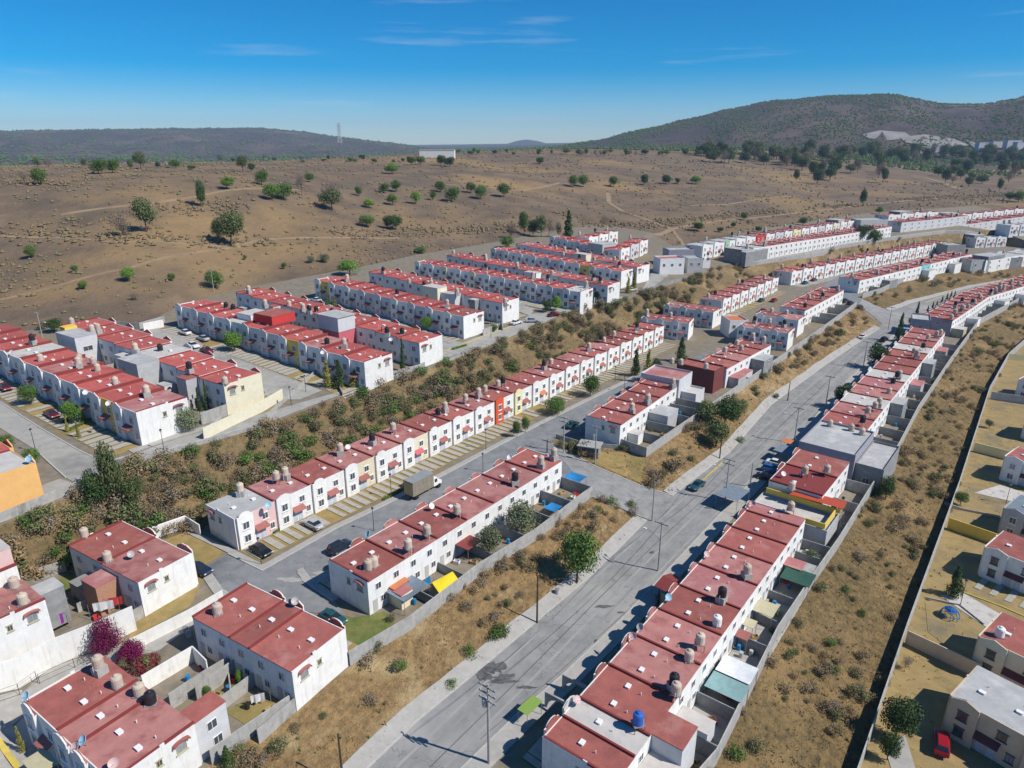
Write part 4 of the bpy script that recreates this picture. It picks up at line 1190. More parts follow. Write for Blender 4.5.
def block_house(key, x0, x1, y0, y1, H, material, roofm, label, group, wins=(), zb=None):
    r = ROWS[key]
    zz = zt(*rxy(r, (x0 + x1) / 2, (y0 + y1) / 2)) if zb is None else zb
    root = thing('block_house', label, 'house', (rxy(r, x0, y0).x, rxy(r, x0, y0).y, zz), 0, group)
    o = rbox('wall', r, x0, x1, y0, y1, -2, H, material, zbase=zz)
    o.location = Vector(o.location) - Vector(root.location); o.parent = root
    c = rbox('roof', r, x0 + .15, x1 - .15, y0 + .15, y1 - .15, H + .003, H + .1, roofm, zbase=zz)
    c.location = Vector(c.location) - Vector(root.location); c.parent = root
    for nm, (a, b, cc, d) in {'roof_parapet': (x0, x1, y0, y0 + .14), 'roof_parapet.001': (x0, x1, y1 - .14, y1), 'roof_parapet.002': (x0, x0 + .14, y0 + .143, y1 - .143), 'roof_parapet.003': (x1 - .14, x1, y0 + .143, y1 - .143)}.items():
        q = rbox('parapet', r, a, b, cc, d, H + .003, H + .55, material, zbase=zz)
        q.location = Vector(q.location) - Vector(root.location); q.parent = root
    for (x, y, z, w, h, face) in wins:
        rwin(o, r, x, y, z, w, h, face)
    return root, zz
block_house('C3', W_ + .3, W_ + 9, -1.5, 9, 6.6, 'shade_white', 'pink_roof', 'grey raised house with rooftop tanks between two red roofed rows', 'single block houses', [(W_ + 2, -1.5, 3.3, 1.1, 1.2, 'F'), (W_ + .3, 4, 3.8, 1.0, 1.0, 'n')])
block_house('C3', W_ + 2, W_ + 8, 9.1, 13, 3.2, 'shade_white', 'pale_roof', 'low pale annexe behind the raised grey house', 'single block houses')
block_house('C3', 22, 29, -9.5, -4.8, 3.0, 'grey_wall', 'grey_roof', 'flat grey garage box at the street edge above the teal car', 'single block houses') if False else None
rr1 = ROWS['R1']
block_house('R1', -8.2, -.6, -.5, 13.5, 3.0, 'grey_wall', 'pale_roof', 'low grey house with yellow roof terrace under a red sheet roof', 'single block houses', [(-8.2, 4, 1.2, .9, 1, 'n')])
xr2 = (ROWS['R2'].A - rr1.A).dot(rr1.u) - .3
block_house('R1', rr1.L + 2.2, xr2, -1.0, 10.5, 6.1, 'lilac_wall', 'grey_roof', 'bare lilac block house carrying three tanks beside the main road', 'single block houses', [(rr1.L + 2.2, 7, 3.4, 1.3, 1.2, 'n')])
block_house('R1', rr1.L + 3.2, xr2, 10.6, 16, 4.6, 'block_grey', 'grey_roof', 'lower grey block part behind the bare lilac house', 'single block houses', [(rr1.L + 3.2, 13, 1.0, 1.3, 1.4, 'n')])
ex('R3', 0, -.02, .0, 0, 1, 1, 'lilac_wall') if False else None
block_house('C4', -6.5, -.4, -3, 8, 5.9, 'maroon_wall', 'red_roof', 'maroon walled house standing before the crowded row', 'single block houses')
ex('C4', 2, .1, 1.0, 8.65, 12.5, 4.6, 'block_grey', 'grey_roof', wins=[(.5, 'B', 3, 1, 1)]); ex('C4', 1, .0, .6, 8.65, 11, 2.6, 'shade_white', 'pink_roof'); ex('C4', 0, .2, .9, 8.65, 11.5, 2.8, 'grey_wall', 'pink_roof')
# towers of the upper estate
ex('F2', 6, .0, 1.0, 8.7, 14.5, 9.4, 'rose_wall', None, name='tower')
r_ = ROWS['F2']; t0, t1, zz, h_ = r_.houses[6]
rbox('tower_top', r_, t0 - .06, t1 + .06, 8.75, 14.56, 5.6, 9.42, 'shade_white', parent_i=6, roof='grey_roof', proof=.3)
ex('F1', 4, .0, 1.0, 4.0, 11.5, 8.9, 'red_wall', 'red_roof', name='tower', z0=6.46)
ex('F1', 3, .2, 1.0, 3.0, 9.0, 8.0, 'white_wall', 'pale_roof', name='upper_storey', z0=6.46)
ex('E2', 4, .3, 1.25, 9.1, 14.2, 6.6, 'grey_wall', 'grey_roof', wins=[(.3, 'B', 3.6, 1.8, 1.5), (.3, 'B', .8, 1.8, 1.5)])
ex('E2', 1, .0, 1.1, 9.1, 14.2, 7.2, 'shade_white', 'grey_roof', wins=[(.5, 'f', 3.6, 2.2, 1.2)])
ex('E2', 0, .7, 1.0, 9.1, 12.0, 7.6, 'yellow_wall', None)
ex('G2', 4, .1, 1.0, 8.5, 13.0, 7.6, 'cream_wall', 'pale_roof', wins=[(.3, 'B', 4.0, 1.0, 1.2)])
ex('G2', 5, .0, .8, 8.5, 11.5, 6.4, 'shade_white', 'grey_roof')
ex('H2', 6, .1, .9, 8.7, 12.0, 6.8, 'white_wall', 'pale_roof')
ex('I2', 5, .0, .9, 8.9, 12.5, 8.2, 'cream_wall', 'pale_roof')
ex('J1', 3, .0, 1.0, -1, 8, 8.0, 'grey_wall', 'grey_roof', wins=[(.3, 'F', 4, 1.2, 1.2)])
for i in (2, 6, 9): ex('IL', i, .1, .9, 9.6, 13, 3.6, R.choice(['grey_wall', 'block_grey', 'white_wall']), 'grey_roof')
for i in (0, 1): ex('JJ', i, .0, 1.0, 9.6, 12, 5.2, 'block_grey', 'grey_roof')
for i in (3, 6, 8, 11): ex('R2', i, .1, .8, 10.1, 13, R.choice([2.6, 4.8]), R.choice(['grey_wall', 'block_grey', 'white_wall']), R.choice(['grey_roof', 'pink_roof']))
for kk_, i in (('R3', 0), ('R3', 3), ('R4', 1), ('R4', 4), ('R4', 6)): ex(kk_, i, .1, .8, 10.1, 14, R.choice([2.6, 3.0]), R.choice(['grey_wall', 'sheet_beige', 'white_wall']), R.choice(['pale_roof', 'grey_roof']))
for key_ in ('E0', 'E2', 'F1', 'F2', 'G1', 'G2', 'H1', 'H2', 'I1', 'M3', 'A', 'C3', 'R0'):
    for i in range(len(ROWS[key_].houses) - 1):
        if (key_, i) in (('F2', 6), ('E2', 4), ('E2', 1), ('E2', 0), ('G2', 4), ('G2', 5), ('H2', 6), ('C3', 2), ('C3', 0), ('R0', 1), ('R0', 2), ('R0', 3)): continue
        if R.random() > (.4 if key_[0] in 'EFGHI' else .18): continue
        D_ = ROWS[key_].D; up = R.random() < .3 and key_[0] in 'EFGHI'; a_0 = R.choice([.02, .5])
        ex(key_, i, a_0, a_0 + R.uniform(.32, .46), D_ + .06, D_ + R.uniform(1.8, 2.8), R.choice([5.2, 6.0]) if up else R.uniform(2.3, 2.8), R.choice(['grey_wall', 'shade_white', 'block_grey', 'white_wall', 'cream_wall']), R.choice(['grey_roof', 'pink_roof', 'red_roof', 'pale_roof']))
for k_, i, c_ in [('K', 1, 'block_grey'), ('K', 5, 'grey_wall'), ('J', 15, 'grey_wall'), ('Ib', 0, 'block_grey'), ('IM', 0, 'block_grey')]:
    ex(k_, i, .05, .95, 1.5, 9.4, 7.4, c_, 'grey_roof', z0=5.96)
# separate block houses far away
def free_house(px, py, w, d, H, ang, m_, rm, label, h=None, win=2):
    a = at(px, py, H)
    r = Row(); r.A = a.xy; r.u = Vector((math.cos(math.radians(ang)), math.sin(math.radians(ang)))); r.d = Vector((-r.u.y, r.u.x)); r.D = d; r.houses = []; r.desc = label
    ROWS['tmp'] = r
    wins = [(w * (k + .5) / win, 0, 3.3, 1.1, 1.2, 'F') for k in range(win)]
    out = block_house('tmp', 0, w, 0, d, H, m_, rm, label, 'single block houses', wins, zb=a.z)
    del ROWS['tmp']
    return out
free_house(660.5, 260, 11, 8, 6.2, 10, 'white_wall', 'pink_roof', 'white house with grey yard below the purple and grey blocks', win=3)
free_house(669, 251, 12, 8, 6.8, 8, 'lilac_wall', 'grey_roof', 'lilac house at the near end of the topmost row')
free_house(688, 259.5, 7, 8, 6.0, 8, 'grey_wall', 'grey_roof', 'plain grey block house right of the lilac house')
free_house(700, 262, 5, 4, 2.6, 8, 'white_wall', 'pale_roof', 'tiny white hut between the grey block houses')
free_house(730, 322, 6.5, 8, 5.6, 5, 'white_wall', 'orange_roof', 'house with a flat orange roof among the cross rows')
free_house(912, 320, 6, 10, 6.0, -28, 'lilac_wall', 'grey_roof', 'lilac house closing the near end of the cypress row', win=1)
free_house(861, 221, 20, 9, 6.6, 14, 'grey_wall', 'grey_roof', 'grey block house in the gap of the topmost row', win=3)
free_house(948, 246, 12, 9, 6.4, 10, 'block_grey', 'grey_roof', 'grey block house between the gabled rows at the far right')
free_house(972, 261, 11, 9, 6.2, 10, 'grey_wall', 'red_roof', 'grey house with a red roof at the far bend')
free_house(1004, 259, 12, 9, 5.2, 10, 'block_grey', 'grey_roof', 'low dark block house near the right edge above the bend')

# ---------------------------------------------------------------- shed, kiosk, canopies
def kiosk():
    c = at(672, 603); a = math.radians(45)
    root = thing('kiosk', 'dark red roofed gate kiosk beside the main road', 'kiosk', c, a)
    m = MB().box(-1.6, 1.6, -1.2, -1.05, 0, 2.2).box(-1.6, -1.45, -1.047, 1.2, 0, 2.2).box(1.45, 1.6, -1.047, 1.2, 0, 2.2)
    m.build('wall', 'sheet_beige', root)
    for x in (-1.75, 1.75):
        for y in (-1.4, 1.4): MB().box(x - .08, x + .08, y - .08, y + .08, 0, 3.4).build('post', 'rust_metal', root)
    MB().prism([(-2.3, 3.35), (2.3, 3.35), (0.0, 4.05)], 'y', -2.0, 2.0).build('roof', 'sheet_darkred', root)
kiosk()
def shed():
    c = at(588, 457); root = thing('shed', 'small flat roofed block shed with dark doors at the junction corner', 'shed', c, math.radians(-20))
    MB().box(-2.2, 2.2, 0, 3.2, -1.5, 2.3).build('wall', 'block_grey', root)
    MB().box(-2.5, 2.5, -.4, 3.4, 2.303, 2.5).build('roof', 'block_wall', root)
    MB().box(-1.9, 1.9, -.06, 0, 0, 2.05).build('door', 'frame_dark', root)
shed()
def canopy(px, py, w, d, h, ang, material, label, posts=True, tilt=0.0, name='canopy', cat='canopy', sag=.25, group=None):
    c = at(px, py, h); root = thing(name, label, cat, c, math.radians(ang), group)
    m = MB(); n = 6
    for j in range(n + 1):
        for i in range(n + 1):
            u, v = i / n, j / n
            z = h - sag * math.sin(math.pi * u) * math.sin(math.pi * v) + tilt * (v - .5)
            m.v.append(((u - .5) * w, (v - .5) * d, z))
    k = len(m.v)
    m.v += [(a, b, z - .05) for a, b, z in m.v]
    for j in range(n):
        for i in range(n):
            a = j * (n + 1) + i
            m.f.append((a, a + 1, a + n + 2, a + n + 1)); m.f.append((k + a, k + a + n + 1, k + a + n + 2, k + a + 1))
    for i in range(n):
        for (a, b) in ((i, i + 1), (n * (n + 1) + i + 1, n * (n + 1) + i), ((i + 1) * (n + 1), i * (n + 1)), (i * (n + 1) + n, (i + 1) * (n + 1) + n)):
            m.f.append((a, a + k, b + k, b))
    m.build('cover', material, root)
    for sx in (-1, 1):
        for sy in (-1, 1):
            MB().tube([(sx * (w / 2 - .1), sy * (d / 2 - .1), -.3), (sx * (w / 2 - .1), sy * (d / 2 - .1), h + tilt * .5 * sy - .03)], .04, 6).build('post', 'metal', root)
canopy(737, 669, 4.6, 3.6, 2.7, -37, 'tarp_white', 'white tarpaulin stretched over a back yard beside the teal one')
canopy(727, 686, 4.8, 3.4, 2.5, -37, 'tarp_teal', 'teal tarpaulin stretched over a back yard')
canopy(798, 576, 4.6, 4.2, 2.6, -37, 'tarp_green', 'dark green awning over the back yard of the roadside row')
canopy(764, 607, 3.6, 3.4, 2.6, -37, 'sheet_beige', 'larger pale yellow sheet roof in a back yard', sag=0)
canopy(748, 622, 2.2, 2.0, 2.5, -37, 'sheet_beige', 'smaller pale yellow sheet roof in a back yard', sag=0)
canopy(742, 634, 2.2, 2.0, 2.4, -37, 'awning_tile', 'salmon sheet roof below the pale yellow sheets', sag=0)
canopy(791, 562, 4.2, 3.0, 2.6, -37, 'pink_roof', 'pink sheet roof beside the dark green awning', sag=0)
canopy(806, 568, 2.6, 3.4, 2.4, -37, 'block_wall', 'grey striped sheet roof right of the pink one', sag=0)
canopy(594, 487, 4.4, 3.4, 2.6, -37, 'tarp_green', 'dark mesh awning beside the blue tarp') if False else None
canopy(575, 477, 3.6, 3.2, 1.6, -37, 'tarp_blue', 'bright blue tarp in the last back yard by the side street', sag=.5)
canopy(553, 507, 2.4, 2.6, 1.4, -37, 'tarp_blue', 'small blue cover behind the wall of a back yard', sag=.3)
canopy(408, 588, 5.2, 3.8, 2.5, 52, 'tarp_grey', 'grey shade cloth beside the yellow cover in a back yard', sag=.5)
canopy(397, 582, 3.2, 2.2, 2.7, 52, 'orange_roof', 'orange tiled porch roof next to the grey shade cloth', sag=0)
canopy(446, 582, 4.0, 1.6, 2.3, 45, 'tarp_yellow', 'bright yellow cover hung over the yard wall', sag=-.3, tilt=1.0)
canopy(468, 542, 3.6, 3.2, 2.6, 52, 'sheet_darkred', 'dark red sheet roof beside the backyard olive tree', sag=0)
canopy(818, 498, 9.5, 3.2, 5.4, -35, 'sheet_red', 'long bright red sheet roof over the yellow terrace', sag=0)
canopy(733, 492, 5.5, 4.5, 3.0, 48, 'tarp_grey', 'grey sheet carport beside the main road', sag=0)
canopy(785, 449, 4.5, 3.6, 2.8, 48, 'tarp_grey', 'blue grey carport above the roadside parked cars', sag=0)
canopy(788, 441, 2.6, 2.4, 2.8, 48, 'orange_roof', 'little orange awning by the roadside carport', sag=0)
canopy(905, 327, 5, 5, 3, 45, 'tarp_teal', 'dark teal carport beside the conifer at the far junction', sag=0)
canopy(530, 705, 3.0, 1.6, 2.2, 50, 'sheet_lime', 'lime green sheet roof over a porch by the main road', sag=0)
canopy(40, 762, 3.4, 2.2, 2.6, -36, 'sheet_beige', 'pale sheet roof below the yellow plant at bottom left', sag=0)
canopy(380, 312, 9, 8, 9.9, -37, 'grey_roof', 'thin grey roof sheet on top of the tower house', sag=0) if False else None
canopy(55, 622, 3.4, 2.4, 2.6, -36, 'cloth_purple', 'purple cloth hung between two yard roofs', sag=.4) if False else None
def cloth(px, py, w, h, ang, material, label, z0=.6):
    c = at(px, py); root = thing('laundry', label, 'laundry', c, math.radians(ang))
    m = MB(); n = 6
    for s in (0, .03):
        for i in range(n + 1):
            x = (i / n - .5) * w; yy = .12 * math.sin(i * 1.9)
            m.v += [(x, yy + s, z0 + .1 * math.sin(i * 2.3)), (x, yy * .2 + s, z0 + h)]
    k = 2 * (n + 1)
    for i in range(n):
        a = 2 * i
        m.f += [(a, a + 2, a + 3, a + 1), (k + a, k + a + 1, k + a + 3, k + a + 2), (a + 1, a + 3, k + a + 3, k + a + 1)]
    m.build('cloth', material, root)
    MB().tube([(-w / 2 - .6, 0, z0 + h), (w / 2 + .6, 0, z0 + h)], .015, 5).build('line', 'dark_metal', root)
    for s in (-1, 1): MB().tube([(s * (w / 2 + .6), 0, -.3), (s * (w / 2 + .6), 0, z0 + h)], .03, 5).build('post', 'metal', root)
cloth(57, 632, 2.2, 1.5, 30, 'cloth_purple', 'purple sheet drying in the yard above the white alley wall', 1.2)
cloth(259, 706, 1.6, 1.2, 20, 'cloth_white', 'white sheet drying in the yard of the bottom centre block')
cloth(283, 700, 1.4, 1.2, -30, 'pink_wall', 'pale pink washing near the bottom centre end wall')
cloth(106, 617, 2.6, 1.4, 20, 'cloth_white', 'row of white washing above the bougainvillea', 1.2)
cloth(118, 612, 1.8, 1.3, 20, 'red_wall', 'red washing right of the white washing', 1.2)
cloth(426, 590, 2.0, 1.2, 52, 'tarp_blue', 'blue washing between grey shade cloth and yellow cover', .8)
def railing(pts, h, label, step=2.2):
    q = resample([(p[0], p[1], 0) for p in pts], step)
    root = thing('railing', label, 'railing', (q[0][0], q[0][1], zt(*q[0][:2])))
    o0 = Vector(root.location)
    zz = [zt(*p[:2]) for p in q]
    for p, z in zip(q, zz):
        MB().tube([Vector((p[0], p[1], z - .2)) - o0, Vector((p[0], p[1], z + h)) - o0], .035, 5).build('post', 'dark_metal', root)
    m = MB()
    for k in (.15, .6, 1.0):
        m.tube([Vector((p[0], p[1], z + h * k)) - o0 for p, z in zip(q, zz)], .022, 4)
    m.build('rail', 'dark_metal', root)
railing(P((-30, 716), (0, 703), (38, 683)), 1.8, 'black iron railing along the alley at the left edge')
railing(P((40, 684), (75, 668), (100, 655)), 1.5, 'thin wire railing between the alley and the big bottom block')
railing([tuple(rxy(rr1, -8, .2)), tuple(rxy(rr1, -8, 3))], 1.2, 'rusty gate railing beside the yellow terrace house')
# yellow terrace walls and the two arches in front of the nearest row
for x0_, x1_, y0_, y1_ in ((-8.0, -7.8, 0, 13), (-1.0, -.8, 0, 13), (-7.79, -1.01, 12.8, 13)):
    o = rbox('terrace_wall', rr1, x0_, x1_, y0_, y1_, 3.56, 4.6, 'yellow_wall', zbase=zt(*rxy(rr1, -4, 6)))
    tag(o, {(-8.0): 'yellow terrace parapet on the near side of the red sheet roof', (-1.0): 'yellow terrace parapet on the far side of the red sheet roof'}.get(x0_, 'yellow terrace parapet at the yard side of the red sheet roof'), 'parapet')
def arch(px, py, label):
    c = at(px, py); o = None
    m = MB(); pts = [(-2.4, -.4), (-2.4, 2.6), (2.4, 2.6), (2.4, -.4), (2.0, -.4), (2.0, .6)]
    for k in range(1, 8):
        a = math.pi * k / 8; pts.append((2.0 * math.cos(a), .6 + 1.6 * math.sin(a)))
    pts += [(-2.0, .6), (-2.0, -.4)]
    m.prism(pts, 'y', -.12, .12)
    o = m.build('garage_arch', 'block_wall'); o.location = c; o.rotation_euler = (0, 0, math.radians(-36))
    tag(o, label, 'arch')
arch(561, 716, 'concrete garage arch nearer the camera beside the main road')
arch(578, 698, 'concrete garage arch farther along beside the main road')

# ---------------------------------------------------------------- water tanks and dishes on the roofs
def tank_proto(color, stand):
    key = ('tank', color, stand)
    if key in PROTO: return copy_tree(PROTO[key])
    root = link('water_tank', None)
    hb = {'legs': .85, 'block': .9, 'flat': .12}[stand]
    if stand == 'block': MB().box(-.55, .55, -.55, .55, -.03, hb).build('plinth', 'block_wall', root)
    elif stand == 'legs':
        MB().box(-.55, .55, -.55, .55, hb - .07, hb).build('platform', 'metal', root)
        for sx in (-1, 1):
            for sy in (-1, 1): MB().tube([(sx * .48, sy * .48, -.03), (sx * .46, sy * .46, hb - .073)], .035, 5).build('leg', 'rust_metal', root)
    else: MB().box(-.5, .5, -.5, .5, -.03, hb).build('plinth', 'block_grey', root)
    r_ = .52
    prof = [(r_ * .97, hb + .003), (r_, hb + .08), (r_ * .985, hb + .3), (r_, hb + .34), (r_ * .985, hb + .38), (r_, hb + .62), (r_ * .985, hb + .66), (r_, hb + .7), (r_, hb + .98), (r_ * .86, hb + 1.14), (r_ * .5, hb + 1.22)]
    MB().lathe(prof, 16).build('drum', color, root, smooth=False)
    MB().lathe([(r_ * .40, hb + 1.224), (r_ * .42, hb + 1.3), (r_ * .3, hb + 1.36)], 12).build('lid', 'tank_black' if color == 'tank_black' else color, root)
    MB().tube([(r_ + .06, 0, -.03), (r_ + .06, 0, hb + .3), (r_ - .04, 0, hb + .34)], .025, 5).build('pipe', 'white_paint', root)
    PROTO[key] = root
    return root
TN = {'tank_beige': 'beige', 'tank_black': 'black', 'tank_blue': 'blue', 'white_paint': 'white'}
tank_seen = {}
def place_tank(xy, color, stand, z=None, label=None, s=1.18):
    r, i = house_at(xy)
    if z is None:
        if r is None: z = zt(*xy[:2]) + 6
        else: z = r.houses[i][2] + r.H + .16
    t = tank_proto(color, stand)
    t.location = (xy[0], xy[1], z); t.rotation_euler = (0, 0, R.uniform(0, 6.28)); t.scale = (s, s, s)
    if label is None:
        if r is not None:
            k = (r.key, i, color); tank_seen[k] = tank_seen.get(k, 0) + 1
            n = tank_seen[k]
            label = f"{TN[color]} water tank on {ORD[i]} house of {r.desc}"
            if n == 2: label = f"{TN[color]} water tank, farther one on {ORD[i]} house of {r.desc}"
        else: label = f"{TN[color]} water tank on a block roof"
    w_ = label.split()
    tag(t, ' '.join(w_[:16]), 'water tank', 'rooftop water tanks')
def tank(px, py, color='tank_beige', stand='legs', hroof=5.65, label=None, s=1.18):
    """px,py = centre of the drum in the photograph"""
    hc = hroof + {'legs': .85, 'block': .9, 'flat': .12}[stand] + .6
    p = at(px, py, hc)
    r_q, _ = house_at((p.x, p.y))
    place_tank((p.x, p.y), color, stand, z=None if r_q is not None else p.z + hroof + .02, label=label, s=s)
BE, BK, BL = 'tank_beige', 'tank_black', 'tank_blue'
near_tanks = [
    (240, 488, BE, 'block'), (276, 476, BE, 'legs'), (285, 472, BE, 'block'), (340, 448, BE, 'block'), (372, 438, BK, 'block'), (393, 427, BE, 'legs'),
    (438, 412, BK, 'flat'), (445, 406, BE, 'block'), (465.5, 398, BE, 'legs'), (478.6, 392, BE, 'block'), (485, 389, BE, 'legs'), (498, 384, BE, 'legs'), (503, 381, BK, 'legs'),
    (544, 364, BK, 'block'), (551, 362, BE, 'legs'), (589, 346, BE, 'block'), (601, 338, BK, 'legs'), (604, 340, BE, 'flat'), (614, 334, BE, 'legs'), (637, 326, BK, 'block'),
    (368, 565, BE, 'flat'), (374, 562, BE, 'flat'), (408, 545, BE, 'legs'), (427, 531, BE, 'legs'), (457, 510, BE, 'legs'), (515, 478, BK, 'block'), (541, 461, BE, 'block'), (554, 453, BE, 'block'),
    (217, 609, BE, 'flat'), (107, 556.5, BE, 'flat'), (84, 533, BE, 'flat'),
    (18, 598, BE, 'flat'), (27, 615, BE, 'flat'),
    (98, 663, BE, 'block'), (117, 682, BE, 'flat'), (139, 690, BE, 'flat'), (150, 698, BK, 'flat'),
    (722, 689, BE, 'legs'), (674, 683, BK, 'block'), (676, 692, BE, 'legs'), (638, 722, BL, 'legs'), (689, 658, BE, 'flat'), (700, 642, BE, 'legs'), (717, 623, 'white_paint', 'flat'), (722, 595, BK, 'block'), (747, 572, BE, 'block'), (791, 507, BE, 'legs'),
    (805, 471, BE, 'legs'), (827, 471, BE, 'legs'), (792, 486, BE, 'flat'), 
    (868, 412, BE, 'legs'), (875, 407, BE, 'legs'), (889, 392, BE, 'flat'), (893, 382, BK, 'flat'), (897, 376, BK, 'legs'), (914, 352, BE, 'legs'), (923, 347, BK, 'legs'), (928, 338, BE, 'legs'),
    (632, 407, BE, 'block'), (648, 398, BE, 'block'), (673, 382, BE, 'block'), (725, 350, BE, 'legs'), (737, 343, BE, 'legs'), (753, 336, BE, 'block'),
    (1000, 633, 'white_paint', 'flat'),
    # upper estate
    (40, 358, BE, 'flat'), (78, 362, BE, 'block'), (79, 357, BE, 'flat'), (97, 367, BE, 'flat'), (93, 361, BE, 'flat'), (115, 381, BE, 'flat'), (146, 389, BE, 'block'),
    (72, 323, BE, 'block'), (92, 330, BE, 'block'), (98, 329, BE, 'block'), (32, 339, BK, 'block'), (135, 347, BE, 'block'), (160, 348, BK, 'flat'),
    (189, 367, BK, 'block'), (225, 382, BE, 'flat'), (226, 306, BK, 'flat'), (233, 307, BK, 'flat'), (265, 303, BE, 'block'), (289, 303, BE, 'flat'),
    (303, 307, BE, 'block'), (309, 309, BK, 'block'), (327, 342, BK, 'flat'), (344, 342, BE, 'block'), (387, 331, BK, 'block'), (402, 332, BK, 'flat'),
    (347, 277, BE, 'block'), (397, 292, BK, 'flat'), (409, 281, BE, 'flat'), (424, 284, BK, 'flat'), (447, 303, BE, 'block'), (457, 291, BE, 'block'), (505, 301, BE, 'block'),
]
for k_, (x_, y_) in enumerate([(xr2 - 2, 1.5), (xr2 - 1.6, 6.0), (xr2 - 2.6, 8.5)]):
    p_ = rxy(rr1, x_, y_); place_tank((p_.x, p_.y), BE, 'flat', z=zt(*rxy(rr1, (rr1.L + 2.2 + xr2) / 2, 4.75)) + 6.2, label=('street side', 'middle', 'yard side')[k_] + ' one of three beige tanks on the lilac block house')
for q_ in [(672, 361, 7.2), (681, 362, 7.2), (706, 366, 7.2)]:
    tank(q_[0], q_[1], BE, 'flat', hroof=6.8, label={672: 'left tank of the pair on the raised grey house', 681: 'right tank of the pair on the raised grey house', 706: 'single tank at the edge of the raised grey house'}[q_[0]])
ROWDEF = ['R0', 'A', 'B', 'C', 'D']
for t_ in near_tanks:
    px, py, col, st = t_
    hr = 5.65
    if 0 <= px < 520 and py < 392 and not (py > 370 and px > 470): hr = 6.45
    if (px, py) == (722, 689): continue
    tank(px, py, col, st, hroof=hr if px < 520 else 5.65)
for key, prob in [('B', 0), ('H1', .5), ('H2', .5), ('I1', .55), ('I2', .5), ('J1', .5), ('J2', .6), ('J3', .6), ('G2', .3), ('F2', .25), ('E2', .2), ('M1', .5), ('M2', .6), ('M3', .8), ('M4', .5), ('M5', .6), ('M6', .8), ('I', .8), ('IL', .85), ('Ib', .6), ('IM', .6), ('R3', 1.6), ('R4', 1.4), ('R2', .4), ('J', .5), ('K', .5), ('JJ', .6), ('KK', .6), ('C4', .5), ('P1', .0)]:
    r = ROWS[key]
    for i, (t0, t1, zz, h) in enumerate(r.houses):
        for rep in range(2 if prob > 1 else 1):
            if R.random() < min(prob, .85):
                x = R.uniform(t0 + .8, t1 - .8); y = r.D - R.uniform(.8, 2.0) if R.random() < .8 else r.D * .5
                p = rxy(r, x, y)
                place_tank((p.x, p.y), BE if R.random() < .62 else BK, R.choice(['legs', 'block', 'block', 'flat']))
def dish_proto(c):
    key = ('dish', c)
    if key in PROTO: return copy_tree(PROTO[key])
    root = link('satellite_dish', None)
    MB().tube([(0, 0, -.05), (0, 0, .7)], .03, 6).build('mast', 'metal', root)
    d = MB().lathe([(.02, 0), (.2, .03), (.38, .10), (.46, .16), (.45, .19), (.37, .13), (.2, .06), (.02, .03)], 14)
    rim = d.build('reflector', c, root); rim.location = (0, -.06, .72); rim.rotation_euler = (math.radians(50), 0, 0)
    MB().tube([(0, -.05, .6), (0, -.55, .95)], .02, 5).build('feed_arm', 'metal', root)
    PROTO[key] = root; return root
mat('dish_blue', (0.30, 0.52, 0.66), rough=.4); mat('dish_grey', (0.42, 0.41, 0.40), rough=.4); mat('dish_pink', (0.60, 0.42, 0.40), rough=.4)
DN = {'dish_blue': 'light blue', 'dish_grey': 'grey', 'dish_pink': 'pinkish', 'white_paint': 'white'}
for px, py, c, h in [(28, 697, 'dish_blue', 6.3), (85, 741, 'dish_blue', 6.3), (77, 748, 'dish_pink', 6.3), (114, 764, 'dish_pink', 6.3), (131, 555, 'dish_grey', 6.3), (294.6, 602, 'dish_grey', 6.3), (668, 597, 'dish_blue', 6.3), (641, 627, 'dish_grey', 6.3), (633, 636, 'dish_pink', 6.3), (706, 554, 'dish_pink', 6.3), (576, 700, 'dish_pink', 6.3), (369, 535, 'dish_blue', 6.3), (431, 507, 'white_paint', 6.3), (30, 461, 'dish_blue', 7.1), (12, 353, 'white_paint', 7.1), (86, 393, 'white_paint', 7.1), (109, 404, 'white_paint', 7.1), (323, 353, 'white_paint', 7.1), (510, 458, 'white_paint', 6.3), (753, 504, 'dish_pink', 6.2), (783, 474, 'white_paint', 6.3), (268, 506, 'dish_blue', 6.3), (391, 340, 'white_paint', 7.1), (348, 448, 'white_paint', 6.2)]:
    p = at(px, py, h); r, i = house_at((p.x, p.y))
    z = p.z + h - .7 if r is None else r.houses[i][2] + r.H + .15
    d = dish_proto(c); d.location = (p.x, p.y, z); d.rotation_euler = (0, 0, math.radians(R.uniform(-60, 60))); d.scale = (1.15, 1.15, 1.15)
    lab = f"{DN[c]} satellite dish on {ORD[i]} house of {r.desc}" if r is not None else f"{DN[c]} satellite dish on a roof edge near the alley"
    tag(d, ' '.join(lab.split()[:16]), 'satellite dish', 'satellite dishes')

